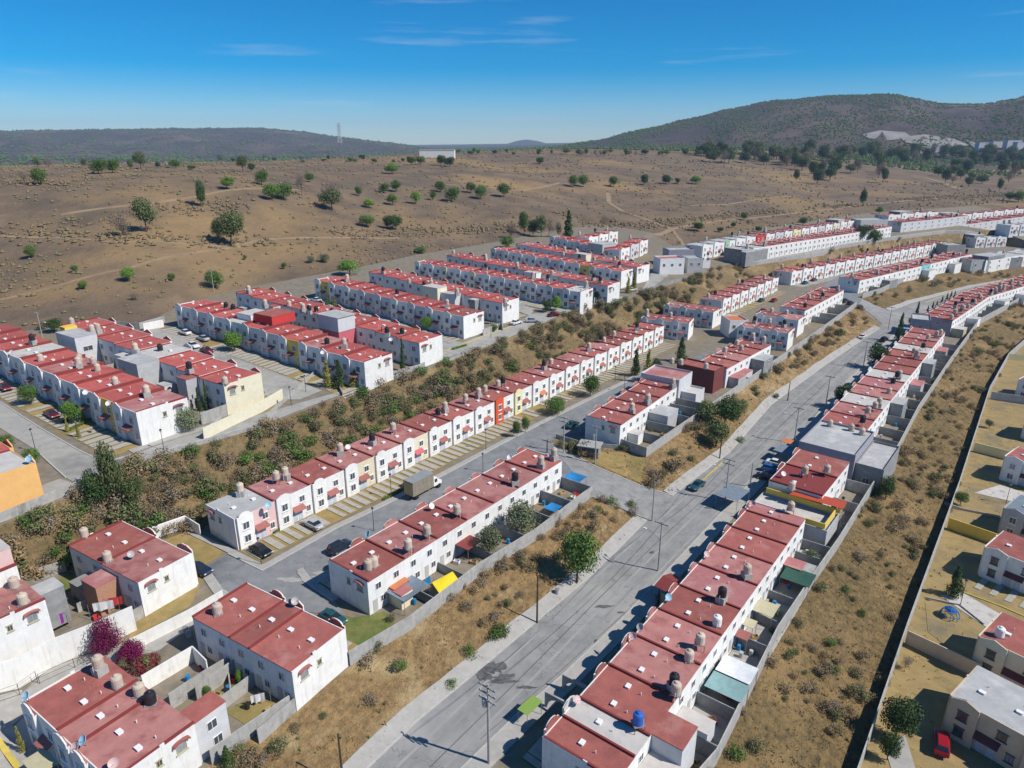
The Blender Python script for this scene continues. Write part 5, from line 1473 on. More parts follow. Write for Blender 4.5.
# ---------------------------------------------------------------- cars
def car_proto(paint, suv=False):
    key = ('car', paint, suv)
    if key in PROTO: return copy_tree(PROTO[key])
    root = link('parked_car', None)
    hb = .2 if suv else 0
    # body: side profile swept over width with tumblehome
    low = [(-2.2, .38), (-2.22, .68 + hb * .5), (-2.05, .88 + hb), (-1.5, .93 + hb), (-.6, .95 + hb), (.75, .95 + hb), (1.55, .86 + hb), (2.05, .74 + hb * .8), (2.2, .56), (2.18, .36)]
    m = MB(); ys = [(-.86, .0), (-.80, .0)]
    n = len(low)
    secs = [(-.86, .97, -.04), (-.78, 1.0, .0), (.78, 1.0, .0), (.86, .97, -.04)]
    for y, sc, dz in secs:
        for x, z in low: m.v.append((x * sc, y, z + (dz if z > .6 else 0)))
    for i in range(3):
        for k in range(n):
            k2 = (k + 1) % n
            m.f.append((i * n + k, (i + 1) * n + k, (i + 1) * n + k2, i * n + k2))
    m.f.append(tuple(range(n))); m.f.append(tuple(range(4 * n - 1, 3 * n - 1, -1)))
    m.build('body', 'paint_' + paint, root)
    rx = 2.05 if suv else 1.45
    cab = MB(); zb = .94 + hb; zt_ = 1.42 + hb * 1.2
    b = [(-rx, -.74, zb), (.95, -.74, zb), (.95, .74, zb), (-rx, .74, zb)]
    t = [(-rx + (.25 if suv else .55), -.56, zt_), (.25, -.56, zt_), (.25, .56, zt_), (-rx + (.25 if suv else .55), .56, zt_)]
    cab.v = b + t; cab.f = [(0, 1, 5, 4), (1, 2, 6, 5), (2, 3, 7, 6), (3, 0, 4, 7), (0, 3, 2, 1), (4, 5, 6, 7)]
    cab.build('window_glass', 'car_glass', root)
    rf = MB(); x0 = -rx + (.22 if suv else .52)
    rf.v = [(x0, -.58, zt_ + .002), (.28, -.58, zt_ + .002), (.28, .58, zt_ + .002), (x0, .58, zt_ + .002), (x0 + .1, -.5, zt_ + .05), (.2, -.5, zt_ + .05), (.2, .5, zt_ + .05), (x0 + .1, .5, zt_ + .05)]
    rf.f = [(0, 3, 2, 1), (4, 5, 6, 7), (0, 1, 5, 4), (1, 2, 6, 5), (2, 3, 7, 6), (3, 0, 4, 7)]
    rf.build('roof_panel', 'paint_' + paint, root)
    for sx in (-1.35, 1.4):
        for sy in (-1, 1):
            w = link('wheel', cached('tyre', lambda: MB().tube([(0, -.1, 0), (0, .1, 0)], .33, 14).mesh('wheel', 'rubber')), root, (sx, sy * .78, .33))
            link('rim', cached('rimm', lambda: MB().tube([(0, -.115, 0), (0, .115, 0)], .19, 10).mesh('rim', 'rim')), w)
    for sy in (-1, 1):
        MB().box(2.12, 2.2, sy * .65 - .16, sy * .65 + .16, .6, .72).build('headlight', 'lamp_white', root)
        MB().box(-2.235, -2.15, sy * .68 - .13, sy * .68 + .13, .72, .86 + hb * .5).build('taillight', 'lamp_red', root)
    PROTO[key] = root; return root
CN = dict(black='black', silver='silver', white='white', navy='dark blue', teal='dark teal', maroon='maroon', red='red', blue='blue')
def car(px, py, paint, ang, label, suv=False):
    c = at(px, py, .5)
    o = car_proto(paint, suv); o.location = (c.x, c.y, c.z + .16); o.rotation_euler = (0, 0, math.radians(ang))
    tag(o, label, 'car', 'parked cars')
for a in [
    (261, 551, 'black', -36, 'black car parked in front of the pink and grey end house'),
    (313, 525, 'silver', 143, 'silver hatchback on parking slabs before the row facing the truck'),
    (340, 548, 'navy', 52, 'dark estate car parked along the street behind the near roof', True),
    (200, 570, 'navy', -30, 'dark blue car at the edge of the dry lot by the left block'),
    (333, 619, 'teal', -36, 'dark teal car beside the small green lawn'),
    (572, 425, 'teal', 52, 'teal car parked along the inner street above the junction'),
    (697, 486, 'teal', 228, 'dark teal car driving on the main road by the yellow kerb'),
    (862, 337, 'white', 48, 'white car driving up the main road far away'),
    (884, 340, 'black', 45, 'black car parked by the conifer on the main road', True),
    (879, 346, 'white', 45, 'white car parked behind the far black car'),
    (772, 471, 'blue', -38, 'blue pickup like car parked at the roadside house pair', True),
    (766, 478, 'black', -38, 'black car nearest the carport at the roadside house pair'),
    (776, 464, 'white', -38, 'white car between the blue car and the carport'),
    (52, 415, 'maroon', -38, 'maroon car parked before the leftmost front row'),
    (5, 388, 'maroon', -38, 'dark maroon car cut by the left picture edge'),
    (185, 333, 'white', 143, 'white car parked highest in the street of white cars'),
    (203, 339, 'silver', 143, 'silver car in the street of white cars'),
    (193, 346, 'white', -38, 'white car parked in the middle of the concrete street'),
    (207, 351, 'maroon', -38, 'maroon car by the grey block with white yard'),
    (316, 300.5, 'white', 143, 'white car at the top of the street with the yellow cypress'),
    (532, 321, 'silver', 10, 'silver car standing on the street bend'),
    (516, 323, 'white', 50, 'white car beside the tall white end wall at the bend'),
    (554, 315, 'maroon', 30, 'dark maroon car under the round green tree at the bend'),
    (632, 290, 'white', 40, 'white car by the yellow trees at the upper estate end'),
    (761, 300.5, 'teal', 50, 'dark teal car before the gabled row beyond the cross rows'),
    (774, 300.5, 'red', 50, 'red car before the gabled row beyond the cross rows'),
    (763, 311, 'red', 50, 'red car beside the orange roofed house'),
    (805, 283, 'teal', 45, 'teal car at the near end of the gabled far row'),
    (814, 280, 'maroon', 45, 'maroon car at the near end of the gabled far row'),
    (724, 254, 'black', 40, 'black car in front of the topmost long row'),
    (941, 744, 'red', 60, 'bright red car on the lot of the beige house', True),
    (850, 304, 'black', 45, 'black car beside the wall at the far junction', True),
    (845, 301, 'navy', 45, 'dark blue car next to the black one at the far junction')]:
    car(*a)
def truck():
    c = at(424, 490, .5); root = thing('box_truck', 'box truck with tall grey brown cargo box and white cab parked in the street', 'truck', (c.x, c.y, c.z + .12), math.radians(52))
    bx = MB().box(-4.0, 1.5, -1.25, 1.25, .95, 3.75); bx.build('cargo_box', 'truck_box', root)
    MB().box(-4.05, 1.55, -1.3, 1.3, 3.753, 3.83).build('cargo_roof', 'truck_top', root)
    for x in (-3.2, -2.1, -1.0, .1, 1.0):
        MB().box(x - .05, x + .05, -1.29, -1.253, 1.0, 3.7).build('rib', 'rust_yellow', root)
    MB().box(-4.06, -4.003, -1.15, -.02, 1.1, 3.6).build('rear_door', 'rust_yellow', root)
    MB().box(-4.06, -4.003, .02, 1.15, 1.1, 3.6).build('rear_door', 'rust_yellow', root)
    MB().box(-4.0, 3.6, -.45, .45, .6, .92).build('chassis', 'dark_metal', root)
    MB().prism([(1.7, .75), (3.9, .75), (3.9, 1.35), (3.0, 1.5), (2.7, 2.35), (1.7, 2.35)], 'y', -1.05, 1.05).build('cab', 'white_paint', root)
    MB().prism([(3.02, 1.56), (3.09, 1.56), (2.83, 2.25), (2.76, 2.25)], 'y', -.9, .9).build('windscreen', 'car_glass', root)
    for s in (-1, 1): MB().box(1.95, 2.65, s * 1.06 - .012, s * 1.06 + .012, 1.5, 2.2).build('side_window', 'car_glass', root)
    for x in (-2.9, 3.1):
        for s in (-1, 1): MB().tube([(x, s * .75, .45), (x, s * 1.12, .45)], .45, 14).build('wheel', 'rubber', root)
truck()
car(414, 487, 'blue', -38, 'blue car hidden behind the box truck', True)

# ---------------------------------------------------------------- lamps and poles
def lamp(px, py, h, label):
    c = at(px, py); root = thing('street_lamp', label, 'street lamp', c, R.uniform(0, 6), 'lantern lamps of the estates')
    MB().tube([(0, 0, -.3), (0, 0, .5), (0, 0, h - .55)], [.09, .06, .045], 7).build('post', 'dark_metal', root)
    MB().lathe([(.07, h - .553), (.16, h - .45), (.2, h - .12)], 8).build('lantern', 'frame_grey', root)
    MB().lathe([(.26, h - .117), (.17, h + .05), (.04, h + .14)], 8).build('cap', 'dark_metal', root)
for a in [(261.6, 565, 5.0, 'street lamp by the black car at the first corner'), (374, 531, 4.6, 'dark street lamp standing behind the near roof row'), (391.5, 497.6, 5, 'street lamp on the verge left of the box truck'),
          (483, 472, 4.2, 'dark street lamp right of the box truck'), (486, 450, 5, 'thin street lamp before the orange fronted house'), (36, 452, 4.6, 'street lamp at the corner of the wide concrete street'),
          (164, 450, 4.2, 'street lamp by the white end wall at the upper left'), (291.4, 405.7, 4.4, 'street lamp at the bend right of the cream wall'), (624, 392, 4.6, 'street lamp under the conifers of the inner street'),
          (615, 382, 4.6, 'thin street lamp on the verge left of the conifers'), (960, 606, 5.2, 'tall dark lamp beside the lone conifer on the lots'), (1006, 503, 4.8, 'lamp at the right edge beside the pale path'),
          (207, 363, 4.6, 'lamp near the green tree in the street of white cars'), (491, 338, 4.5, 'lamp beside the yellow kerb at the street bend'), (306, 392, 4, 'lamp on slabs before the yellow cypress trees')]:
    lamp(*a)
WIRES = []
def pole(px, py, h, label, material='pole_concrete', arms=1, lampang=None, transformer=False, w=.12, extra=0):
    c = at(px, py); root = thing('utility_pole', label, 'utility pole', c, math.radians(52 + 90))
    MB().tube([(0, 0, -.6), (0, 0, h)], [w * 1.3, w * .8], 8).build('pole', material, root)
    for k in range(arms):
        z = h - .35 - k * .9
        MB().box(-1.2, 1.2, -.07 + .12, .07 + .12, z - .07, z + .07).build('crossarm', 'rust_metal' if material != 'pole_concrete' else 'block_grey', root)
        for x in (-1.05, -.35, .35, 1.05): MB().lathe([(.05, z + .073), (.08, z + .16), (.04, z + .26)], 6, (x, .12)).build('insulator', 'frame_grey', root)
    if transformer: MB().lathe([(.3, h - 3.3), (.34, h - 3.1), (.34, h - 2.3), (.2, h - 2.15)], 10, (.5, 0)).build('transformer', 'frame_grey', root)
    if lampang is not None:
        a = math.radians(lampang) - math.radians(142)
        e = Vector((math.cos(a), math.sin(a)))
        MB().tube([(0, 0, h * .62), (e.x * 1.2, e.y * 1.2, h * .72), (e.x * 2.6, e.y * 2.6, h * .75)], .045, 6).build('lamp_arm', 'metal', root)
        MB().box(e.x * 2.9 - .3, e.x * 2.9 + .3, e.y * 2.9 - .14, e.y * 2.9 + .14, h * .75 - .06, h * .75 + .1).build('lamp_head', 'lamp_white', root)
    return Vector((c.x, c.y, c.z + h - .3))
LEFT = 142
p_a = pole(489, 764, 11.5, 'concrete utility pole with transformer at the bottom of the main road', arms=3, transformer=True, w=.15)
p_b = pole(658, 571, 9.4, 'concrete pole with street light arm at the road middle', arms=1, lampang=LEFT)
p_c = pole(725, 501, 9.4, 'concrete pole with light arm beside the grey carport', arms=2, lampang=LEFT)
p_d = pole(794, 443, 9.2, 'concrete pole with light arm above the parked cars', arms=1, lampang=LEFT)
p_e = pole(825.5, 407, 9.0, 'concrete pole beside the row of dark roadside trees', arms=1)
p_f = pole(863, 368, 8.8, 'concrete pole with light arm before the far black car', arms=1, lampang=LEFT)
p_g = pole(888, 330, 9, 'concrete pole by the tall conifer at the far junction', arms=1)
p_h = pole(537, 623, 8.3, 'dark wooden pole on the dry slope beside the pavement', 'wood_pole', arms=0)
p_i = pole(652, 521, 8.2, 'grey pole at the lower corner of the side street', arms=0)
p_j = pole(563.5, 453, 8.6, 'tall pole with crossarms left of the block shed', arms=2)
p_k = pole(595, 464, 8.8, 'tall pole right in front of the block shed', arms=1, transformer=True)
p_l = pole(547, 453, 3.2, 'short dark pole at the street corner by the last red roof', 'wood_pole', arms=1)
p_m = pole(571, 586, 3.0, 'short white post under the round slope tree', arms=0)
p_n = pole(344, 790, 8.0, 'dark wooden pole at the bottom of the dry slope', 'wood_pole', arms=0)
p_o = pole(719.5, 459, 6.5, 'dark wooden pole below the shrubs of the upper slope', 'wood_pole', arms=0)
p_p = pole(787.5, 401, 5.6, 'dark wooden pole on the slope farther up the road', 'wood_pole', arms=0)
p_q = pole(44.5, 346, 9.0, 'grey pole with lamp behind the leftmost estate', arms=1, lampang=-30)
p_r = pole(750, 487, 5.5, 'plain grey post between carport and parked cars', arms=0)
p_s = pole(214, 292, 8.0, 'thin pole behind the row of white cars', arms=1)
p_t = pole(546, 283, 7.0, 'thin pole before the long upper row', arms=0)
p_u = pole(971, 276, 8.5, 'pale pole standing on the slope of the far bend', arms=0)
p_v = pole(932, 290, 7, 'pale pole at the foot of the far bend slope', arms=0)
def wire(a, b, label, sag=1.2, off=(0,)):
    m = MB()
    root_l = a
    for o_ in off:
        pts = []
        for k in range(11):
            t = k / 10; p = a.lerp(b, t); pts.append((p.x - a.x + o_ * .6, p.y - a.y + o_ * .8, p.z - a.z - sag * 4 * t * (1 - t)))
        m.tube(pts, .014, 4)
    o = m.build('power_cable', 'dark_metal'); o.location = a
    tag(o, label, 'cable')
low_ = Vector((0, 0, -.05))
wire(p_a, p_b, 'power cables between the transformer pole and the light arm pole', 1.5, (-1, 0, 1))
wire(p_b, p_c, 'power cables from the light arm pole to the carport pole', 1.2, (-1, 0, 1))
wire(p_c, p_d, 'power cables between the carport pole and the parked cars pole', 1.0, (-1, 1))
wire(p_d, p_e, 'power cables above the dark roadside trees', .6, (-1, 1))
wire(p_e, p_f, 'power cables toward the far black car', .8, (-1, 1))
wire(p_n, p_h, 'cable between the two dark wooden slope poles', 1.4)
wire(p_h, p_i, 'cable from the wooden slope pole to the corner pole', 1.4)
wire(p_i, p_k, 'cable from the corner pole to the shed pole', .8)
wire(p_j, p_k, 'cable between the two poles beside the shed', .4)

# ---------------------------------------------------------------- play frame, bins
def climber():
    c = at(949, 617); root = thing('climbing_frame', 'blue dome climbing frame on the dry lot at the right', 'play frame', c, .3)
    n = 8
    for k in range(n):
        a = 2 * math.pi * k / n
        MB().tube([(1.5 * math.cos(a) * math.cos(t), 1.5 * math.sin(a) * math.cos(t), 1.9 * math.sin(t)) for t in (0, .4, .8, 1.2, 1.5)], .06, 6).build('rib', 'tarp_blue', root)
    for z, r in ((.75, 1.38), (1.4, 1.0)):
        MB().tube([(r * math.cos(2 * math.pi * i / 12), r * math.sin(2 * math.pi * i / 12), z) for i in range(13)], .06, 6, cap=False).build('ring', 'tarp_blue', root)
    MB().lathe([(.9, 1.45), (.7, 1.75), (.1, 1.98)], 10).build('canopy', 'paint_blue', root)
climber()
def bin_(px, py, label):
    c = at(px, py); root = thing('waste_bin', label, 'bin', c, .4)
    MB().lathe([(.3, 0), (.36, .05), (.38, .85)], 12).build('body', 'grey_wall', root)
    MB().lathe([(.4, .853), (.38, .95), (.1, 1.0)], 12).build('lid', 'metal', root)
bin_(557, 594, 'grey drum standing on the pavement edge below the round tree')
bin_(189, 637, 'dark drum nearest the white yard wall by the alley'); bin_(186, 633, 'dark drum farther from the yard wall by the alley')
# yellow painted line at the bottom left
m = MB(); a = at(-5, 735); b = at(18, 768)
structure(ribbon('kerb', [(a.x, a.y), (b.x, b.y)], -.3, .3, .2, 'yellow_kerb'))

# ---------------------------------------------------------------- vegetation
def leaf_cloud(m, centre, rad, n, leaf, rr, flat=1.0, shell=.55):
    cx, cy, cz = centre; rx, ry, rz = rad
    for _ in range(n):
        while True:
            x, y, z = rr.uniform(-1, 1), rr.uniform(-1, 1), rr.uniform(-1, 1)
            d = math.sqrt(x * x + y * y + z * z)
            if .05 < d < 1: break
        q = (shell + (1 - shell) * rr.random()) / d if rr.random() < .8 else 1
        x, y, z = x * q, y * q, z * q
        p = Vector((cx + x * rx, cy + y * ry, cz + z * rz))
        nrm = (Vector((x, y, z + .25)) + Vector((rr.uniform(-1, 1), rr.uniform(-1, 1), rr.uniform(-1, 1))) * .8).normalized()
        s = nrm.orthogonal().normalized(); s = (Matrix.Rotation(rr.uniform(0, 6.28), 3, nrm) @ s); t = nrm.cross(s)
        L = leaf * rr.uniform(.6, 1.35); w = L * .6
        k = len(m.v)
        m.v += [tuple(p - s * L), tuple(p + t * w), tuple(p + s * L), tuple(p - t * w)]
        m.f.append((k, k + 1, k + 2, k + 3))
def crown_mesh(name, material, h, w, n, leaf, seed, lobes=9, z0=.3, mat2=None, top=1.0, cone=False):
    """crown of height h*(1-z0) above z0*h made of leaf clumps"""
    rr = random.Random(seed); m = MB()
    for k in range(lobes):
        if cone:
            t = (k + .5) / lobes; z = h * (z0 + (1 - z0) * t); r_ = w / 2 * (1 - t * .85)
            a = rr.uniform(0, 6.28); off = r_ * .25
            c = (off * math.cos(a), off * math.sin(a), z); rad = (r_, r_, h * (1 - z0) / lobes * 1.1)
            leaf_cloud(m, c, rad, int(n / lobes * (1.5 - t)), leaf, rr)
        else:
            a = rr.uniform(0, 6.28); q = math.sqrt(rr.random())
            zc = rr.uniform(.0, 1); rl = rr.uniform(.24, .40) * w
            lim = (w / 2 - rl * .7) * (1 - .45 * abs(zc - .4))
            c = (math.cos(a) * q * lim, math.sin(a) * q * lim, h * z0 + rl * .5 + zc * max(.05, h * (1 - z0) - rl * 1.2))
            leaf_cloud(m, c, (rl, rl, rl * .8), n // lobes, leaf, rr)
    me = m.mesh(name, material)
    if mat2:
        me.materials.append(MATS[mat2])
        rr2 = random.Random(seed + 1)
        for p in me.polygons:
            if noise.noise(Vector(p.center) * 1.3 + Vector((seed, 0, 0))) > .08: p.material_index = 1
    return me
def trunk_mesh(h, w, z0, seed, rad=None):
    rr = random.Random(seed); m = MB(); rad = rad or max(.05, h * .022)
    ht = h * max(z0 + .25, .35)
    m.tube([(0, 0, -.4), (rr.uniform(-.1, .1), rr.uniform(-.1, .1), ht * .5), (rr.uniform(-.2, .2), rr.uniform(-.2, .2), ht)], [rad * 1.3, rad, rad * .7], 7)
    for k in range(5):
        a = rr.uniform(0, 6.28); z = ht * rr.uniform(.55, .98)
        e = (math.cos(a) * w * .33, math.sin(a) * w * .33, z + h * rr.uniform(.12, .3))
        m.tube([(0, 0, z), (e[0] * .5, e[1] * .5, (z + e[2]) / 2 + .1), e], [rad * .5, rad * .35, rad * .15], 5)
    return m.mesh('trunk', 'bark')
TREES = {}
def tree_kind(key, material, n, leaf, lobes=9, z0=.3, mat2=None, cone=False, variants=3, w=1.0):
    TREES[key] = [(crown_mesh('crown', material, 10, 10 * w, n, leaf, 100 * i + len(key), lobes, z0, mat2, cone=cone), trunk_mesh(10, 10 * w, z0, i + 5)) for i in range(variants)]
tree_kind('round', 'leaf_green', 4200, .26, 12, .22, 'leaf_dark')
tree_kind('bright', 'leaf_bright', 3600, .28, 10, .25, 'leaf_green')
tree_kind('olive', 'leaf_pale', 4400, .24, 12, .18, 'leaf_olive')
tree_kind('dark', 'leaf_dark', 3600, .28, 11, .25, 'leaf_cypress')
tree_kind('eucalypt', 'leaf_olive', 3000, .3, 12, .3, 'leaf_dark')
tree_kind('bare', 'leaf_greybrown', 1500, .22, 10, .2, 'leaf_dry')
tree_kind('cypress', 'leaf_cypress', 1500, .26, 10, .03, 'leaf_dark', cone=True, w=.28)
tree_kind('conifer', 'leaf_dark', 1800, .3, 9, .08, 'leaf_cypress', cone=True, w=.62)
tree_kind('yellow', 'leaf_yellow', 1600, .26, 8, .03, 'leaf_olive', cone=True, w=.55)
def tree(px, py, hp, wp, kind, label, group=None, cat='tree', name='tree', h=None):
    """foot pixel, height and width in pixels of the photograph"""
    c = at(px, py)
    fwd = c.y * math.cos(PITCH) + (CAM_H - c.z) * math.sin(PITCH)
    sc = fwd / FPX
    cosd = math.sqrt(max(.1, 1 - ((CAM_H - c.z) / math.sqrt(c.length_squared - c.z ** 2 + (CAM_H - c.z) ** 2)) ** 2))
    H = hp * sc / max(.6, cosd); W = wp * sc
    v = R.randrange(3); cm, tm = TREES[kind][v]
    base_w = {'cypress': .28, 'conifer': .62, 'yellow': .55}.get(kind, 1.0)
    root = thing(name, label, cat, c, R.uniform(0, 6.28), group)
    s = (W / 10 / base_w, W / 10 / base_w, H / 10)
    o = link('crown', cm, root); o.scale = s
    o = link('trunk', tm, root); o.scale = s
    return root
for a in [
    (577, 583, 50, 44, 'round', 'round green tree on the dry slope beside the pavement'),
    (489, 556, 32, 30, 'olive', 'grey green tree in the back yard left of its darker neighbour'),
    (522, 535, 36, 34, 'olive', 'larger olive tree in the back yard nearer the side street'),
    (118, 512, 70, 27, 'eucalypt', 'tall olive tree on the embankment below the white end wall'),
    (99, 508, 38, 26, 'dark', 'dark bushy tree left of the tall embankment tree'),
    (137, 512, 36, 24, 'eucalypt', 'wide olive tree right of the tall embankment tree'),
    (32, 466, 18, 19, 'round', 'round street tree beside the peach house roof'),
    (6, 452, 18, 20, 'round', 'round street tree cut by the left picture edge'),
    (30, 405, 21, 19, 'round', 'round green tree before the leftmost front row'),
    (72, 424, 23, 22, 'bright', 'bright flat crowned tree with pale trunk beside the maroon car'),
    (79, 438, 17, 5, 'yellow', 'slim yellow shrub tree nearest the wide concrete street'),
    (68, 432, 13, 5, 'yellow', 'slim yellow shrub left of the tallest slim yellow one'),
    (84, 422, 11, 10, 'yellow', 'yellow bush beside the hedge before the leftmost row'),
    (190, 431, 27, 24, 'olive', 'grey green round tree right of the white end wall'),
    (200, 411, 23, 6, 'cypress', 'left slim cypress beside the cream end house'),
    (208, 410, 29, 6, 'cypress', 'taller right cypress beside the cream end house'),
    (235, 351, 22, 21, 'bright', 'bright green tree in the street of white cars'),
    (328, 388, 27, 13, 'yellow', 'yellow green conical tree left of its darker twin'),
    (340, 388, 27, 15, 'conifer', 'dark green conical tree between two yellow ones'),
    (355, 387, 17, 14, 'yellow', 'low yellow bush tree beside the white end wall'),
    (383, 354, 26, 4, 'cypress', 'slim cypress in the yard behind the row of white cars'),
    (403, 371, 32, 6, 'cypress', 'tall slim cypress against the red wall by the end house'),
    (378, 352, 14, 4, 'cypress', 'small cypress left of the slim yard cypress'),
    (427, 331, 15, 14, 'bright', 'round green tree before the row ending at the bend'),
    (335, 308, 11, 7, 'yellow', 'yellow cypress tree near the single white car'),
    (326, 307, 7, 9, 'round', 'low green bush left of the yellow cypress'),
    (459, 334, 11, 5, 'yellow', 'small yellow conical tree at the white end wall'),
    (494, 332, 8, 8, 'round', 'clipped round bush by the walled car park'),
    (501, 330, 9, 4, 'cypress', 'tiny cypress right of the clipped round bush'),
    (546, 312, 12, 11, 'dark', 'dark tree left of the bright one at the bend'),
    (556, 311, 15, 12, 'bright', 'bright round tree above the maroon car at the bend'),
    (628, 293, 16, 8, 'yellow', 'yellow green tree left of its twin by the upper end wall'),
    (634, 291, 18, 8, 'yellow', 'yellow tree right of its twin by the upper end wall'),
    (597, 302, 12, 8, 'dark', 'dark green tree between two upper white end walls'),
    (508, 250, 8, 8, 'yellow', 'yellowish tree between the upper rows'),
    (517, 437, 17, 10, 'round', 'young tree before the orange fronted house'),
    (525.5, 433, 17, 9, 'round', 'young tree right of the first one before the orange house'),
    (556, 414, 16, 24, 'round', 'wide green bush beside the white porch'),
    (590, 396, 22, 21, 'round', 'round street tree before the row facing the truck'),
    (635, 376, 26, 12, 'conifer', 'dark conifer on the verge left of the yellow tipped trees'),
    (647, 383, 32, 13, 'yellow', 'yellow tipped conifer left of the wide one'),
    (656, 382, 24, 16, 'dark', 'wide dark conifer beside the blue grey garage'),
    (681, 362, 24, 14, 'conifer', 'conical conifer beyond the cross street'),
    (724, 428, 32, 30, 'dark', 'dark tree leaning on the wall top above the road slope'),
    (706, 424, 22, 26, 'eucalypt', 'olive bushy tree left of the dark wall top tree'),
    (716, 446, 24, 32, 'eucalypt', 'wide dry bush tree on the slope under the dark tree'),
    (738, 420, 20, 20, 'eucalypt', 'grey green tree right of the dark wall top tree'),
    (876, 369, 26, 22, 'dark', 'dark roadside tree farther from the camera'),
    (840, 409, 26, 20, 'dark', 'dark roadside tree nearer the camera'),
    (852, 402, 20, 12, 'round', 'small tree right of the nearer dark roadside tree'),
    (898, 342, 28, 10, 'conifer', 'tall dark conifer at the far junction'),
    (916, 319, 17, 5, 'cypress', 'tall cypress nearest the far junction'),
    (911, 326, 9, 7, 'round', 'round bush left of the tall cypress'),
    (885, 500, 24, 20, 'dark', 'bushy green tree leaning over the yard wall'),
    (895, 738, 40, 38, 'dark', 'big dark tree over the pale wall at the bottom right'),
    (887, 760, 28, 22, 'dark', 'lower dark tree beside the big bottom right tree'),
    (953, 596, 30, 18, 'conifer', 'lone conifer on the dry lot with a long shadow'),
    (960, 505, 14, 14, 'round', 'palm like bush in the corner of an upper lot'),
    (989, 428, 9, 9, 'olive', 'little grey tree by the wall of the right lots'),
    (905, 668, 12, 14, 'bare', 'bare brown bush beside the beige wall'),
    (229, 768, 20, 17, 'conifer', 'small dark conifer at the bottom of the dry slope'),
    (23, 752, 25, 8, 'yellow', 'yellow green clipped bush at the bottom left house'),
    (208, 698, 12, 9, 'bright', 'leafy plant in the washing yard'),
    (240, 684, 14, 8, 'bright', 'green plant by the back doors of the bottom block'),
    (785, 555, 12, 14, 'bare', 'dry brown bush in the yard beside the roadside row'),
    (812, 562, 12, 14, 'olive', 'grey bush in the yard behind the yellow terrace house'),
    (744, 220, 8, 8, 'round', 'round green tree above the topmost long row')]:
    tree(*a)
def bougain(px, py, hp, wp, mt, label, seed):
    c = at(px, py); fwd = c.y * math.cos(PITCH) + (CAM_H - c.z) * math.sin(PITCH); sc = fwd / FPX
    root = thing('flowering_bush', label, 'bush', c)
    H, W = hp * sc * 1.15, wp * sc
    link('foliage', crown_mesh('foliage', mt, H, W, 5200, .10, seed, 12, .02, 'leaf_olive' if mt == 'leaf_redpink' else 'leaf_magenta'), root)
    link('stem', trunk_mesh(H, W, .1, seed), root)
bougain(107, 655, 36, 36, 'leaf_magenta', 'tall magenta bougainvillea over the alley wall', 3)
bougain(132, 662, 22, 30, 'leaf_magenta', 'lower magenta bougainvillea right of the tall one', 4)
bougain(148, 668, 10, 30, 'leaf_redpink', 'red pink flowering bush spilling beside the yard wall', 5)
bougain(124, 668, 13, 18, 'leaf_olive', 'small green bush under the bougainvillea', 6)

# columnar hedges beside the maroon car
def hedge(p0, p1, label, w=.7, h=.8, mt='leaf_green'):
    a = at(*p0); b = at(*p1); m = MB(); rr = random.Random(3); L = (b - a).length
    n = int(L / .5) + 1
    for k in range(n + 1):
        p = a.lerp(b, k / n) - a
        leaf_cloud(m, (p.x, p.y, p.z + h * .45), (w * .6, w * .6, h * .55), 70, .12, rr)
    o = m.build('hedge', mt); o.location = a; tag(o, label, 'hedge')
hedge((70, 431), (92, 420), 'clipped hedge before the leftmost row beside the slim yellow shrubs')
hedge((62, 424), (72, 419), 'short clipped hedge behind the maroon car')
hedge((384, 500), (405, 489), 'row of clipped bushes left of the box truck', .6, .6)
hedge((453, 350), (466, 346), 'low green hedge by the yellow kerb')
hedge((275, 533), (285, 526), 'small flower hedge by the silver hatchback', .5, .5)
hedge((560, 641), (566, 622), 'weeds growing in the gutter of the main road', .6, .4) if False else None

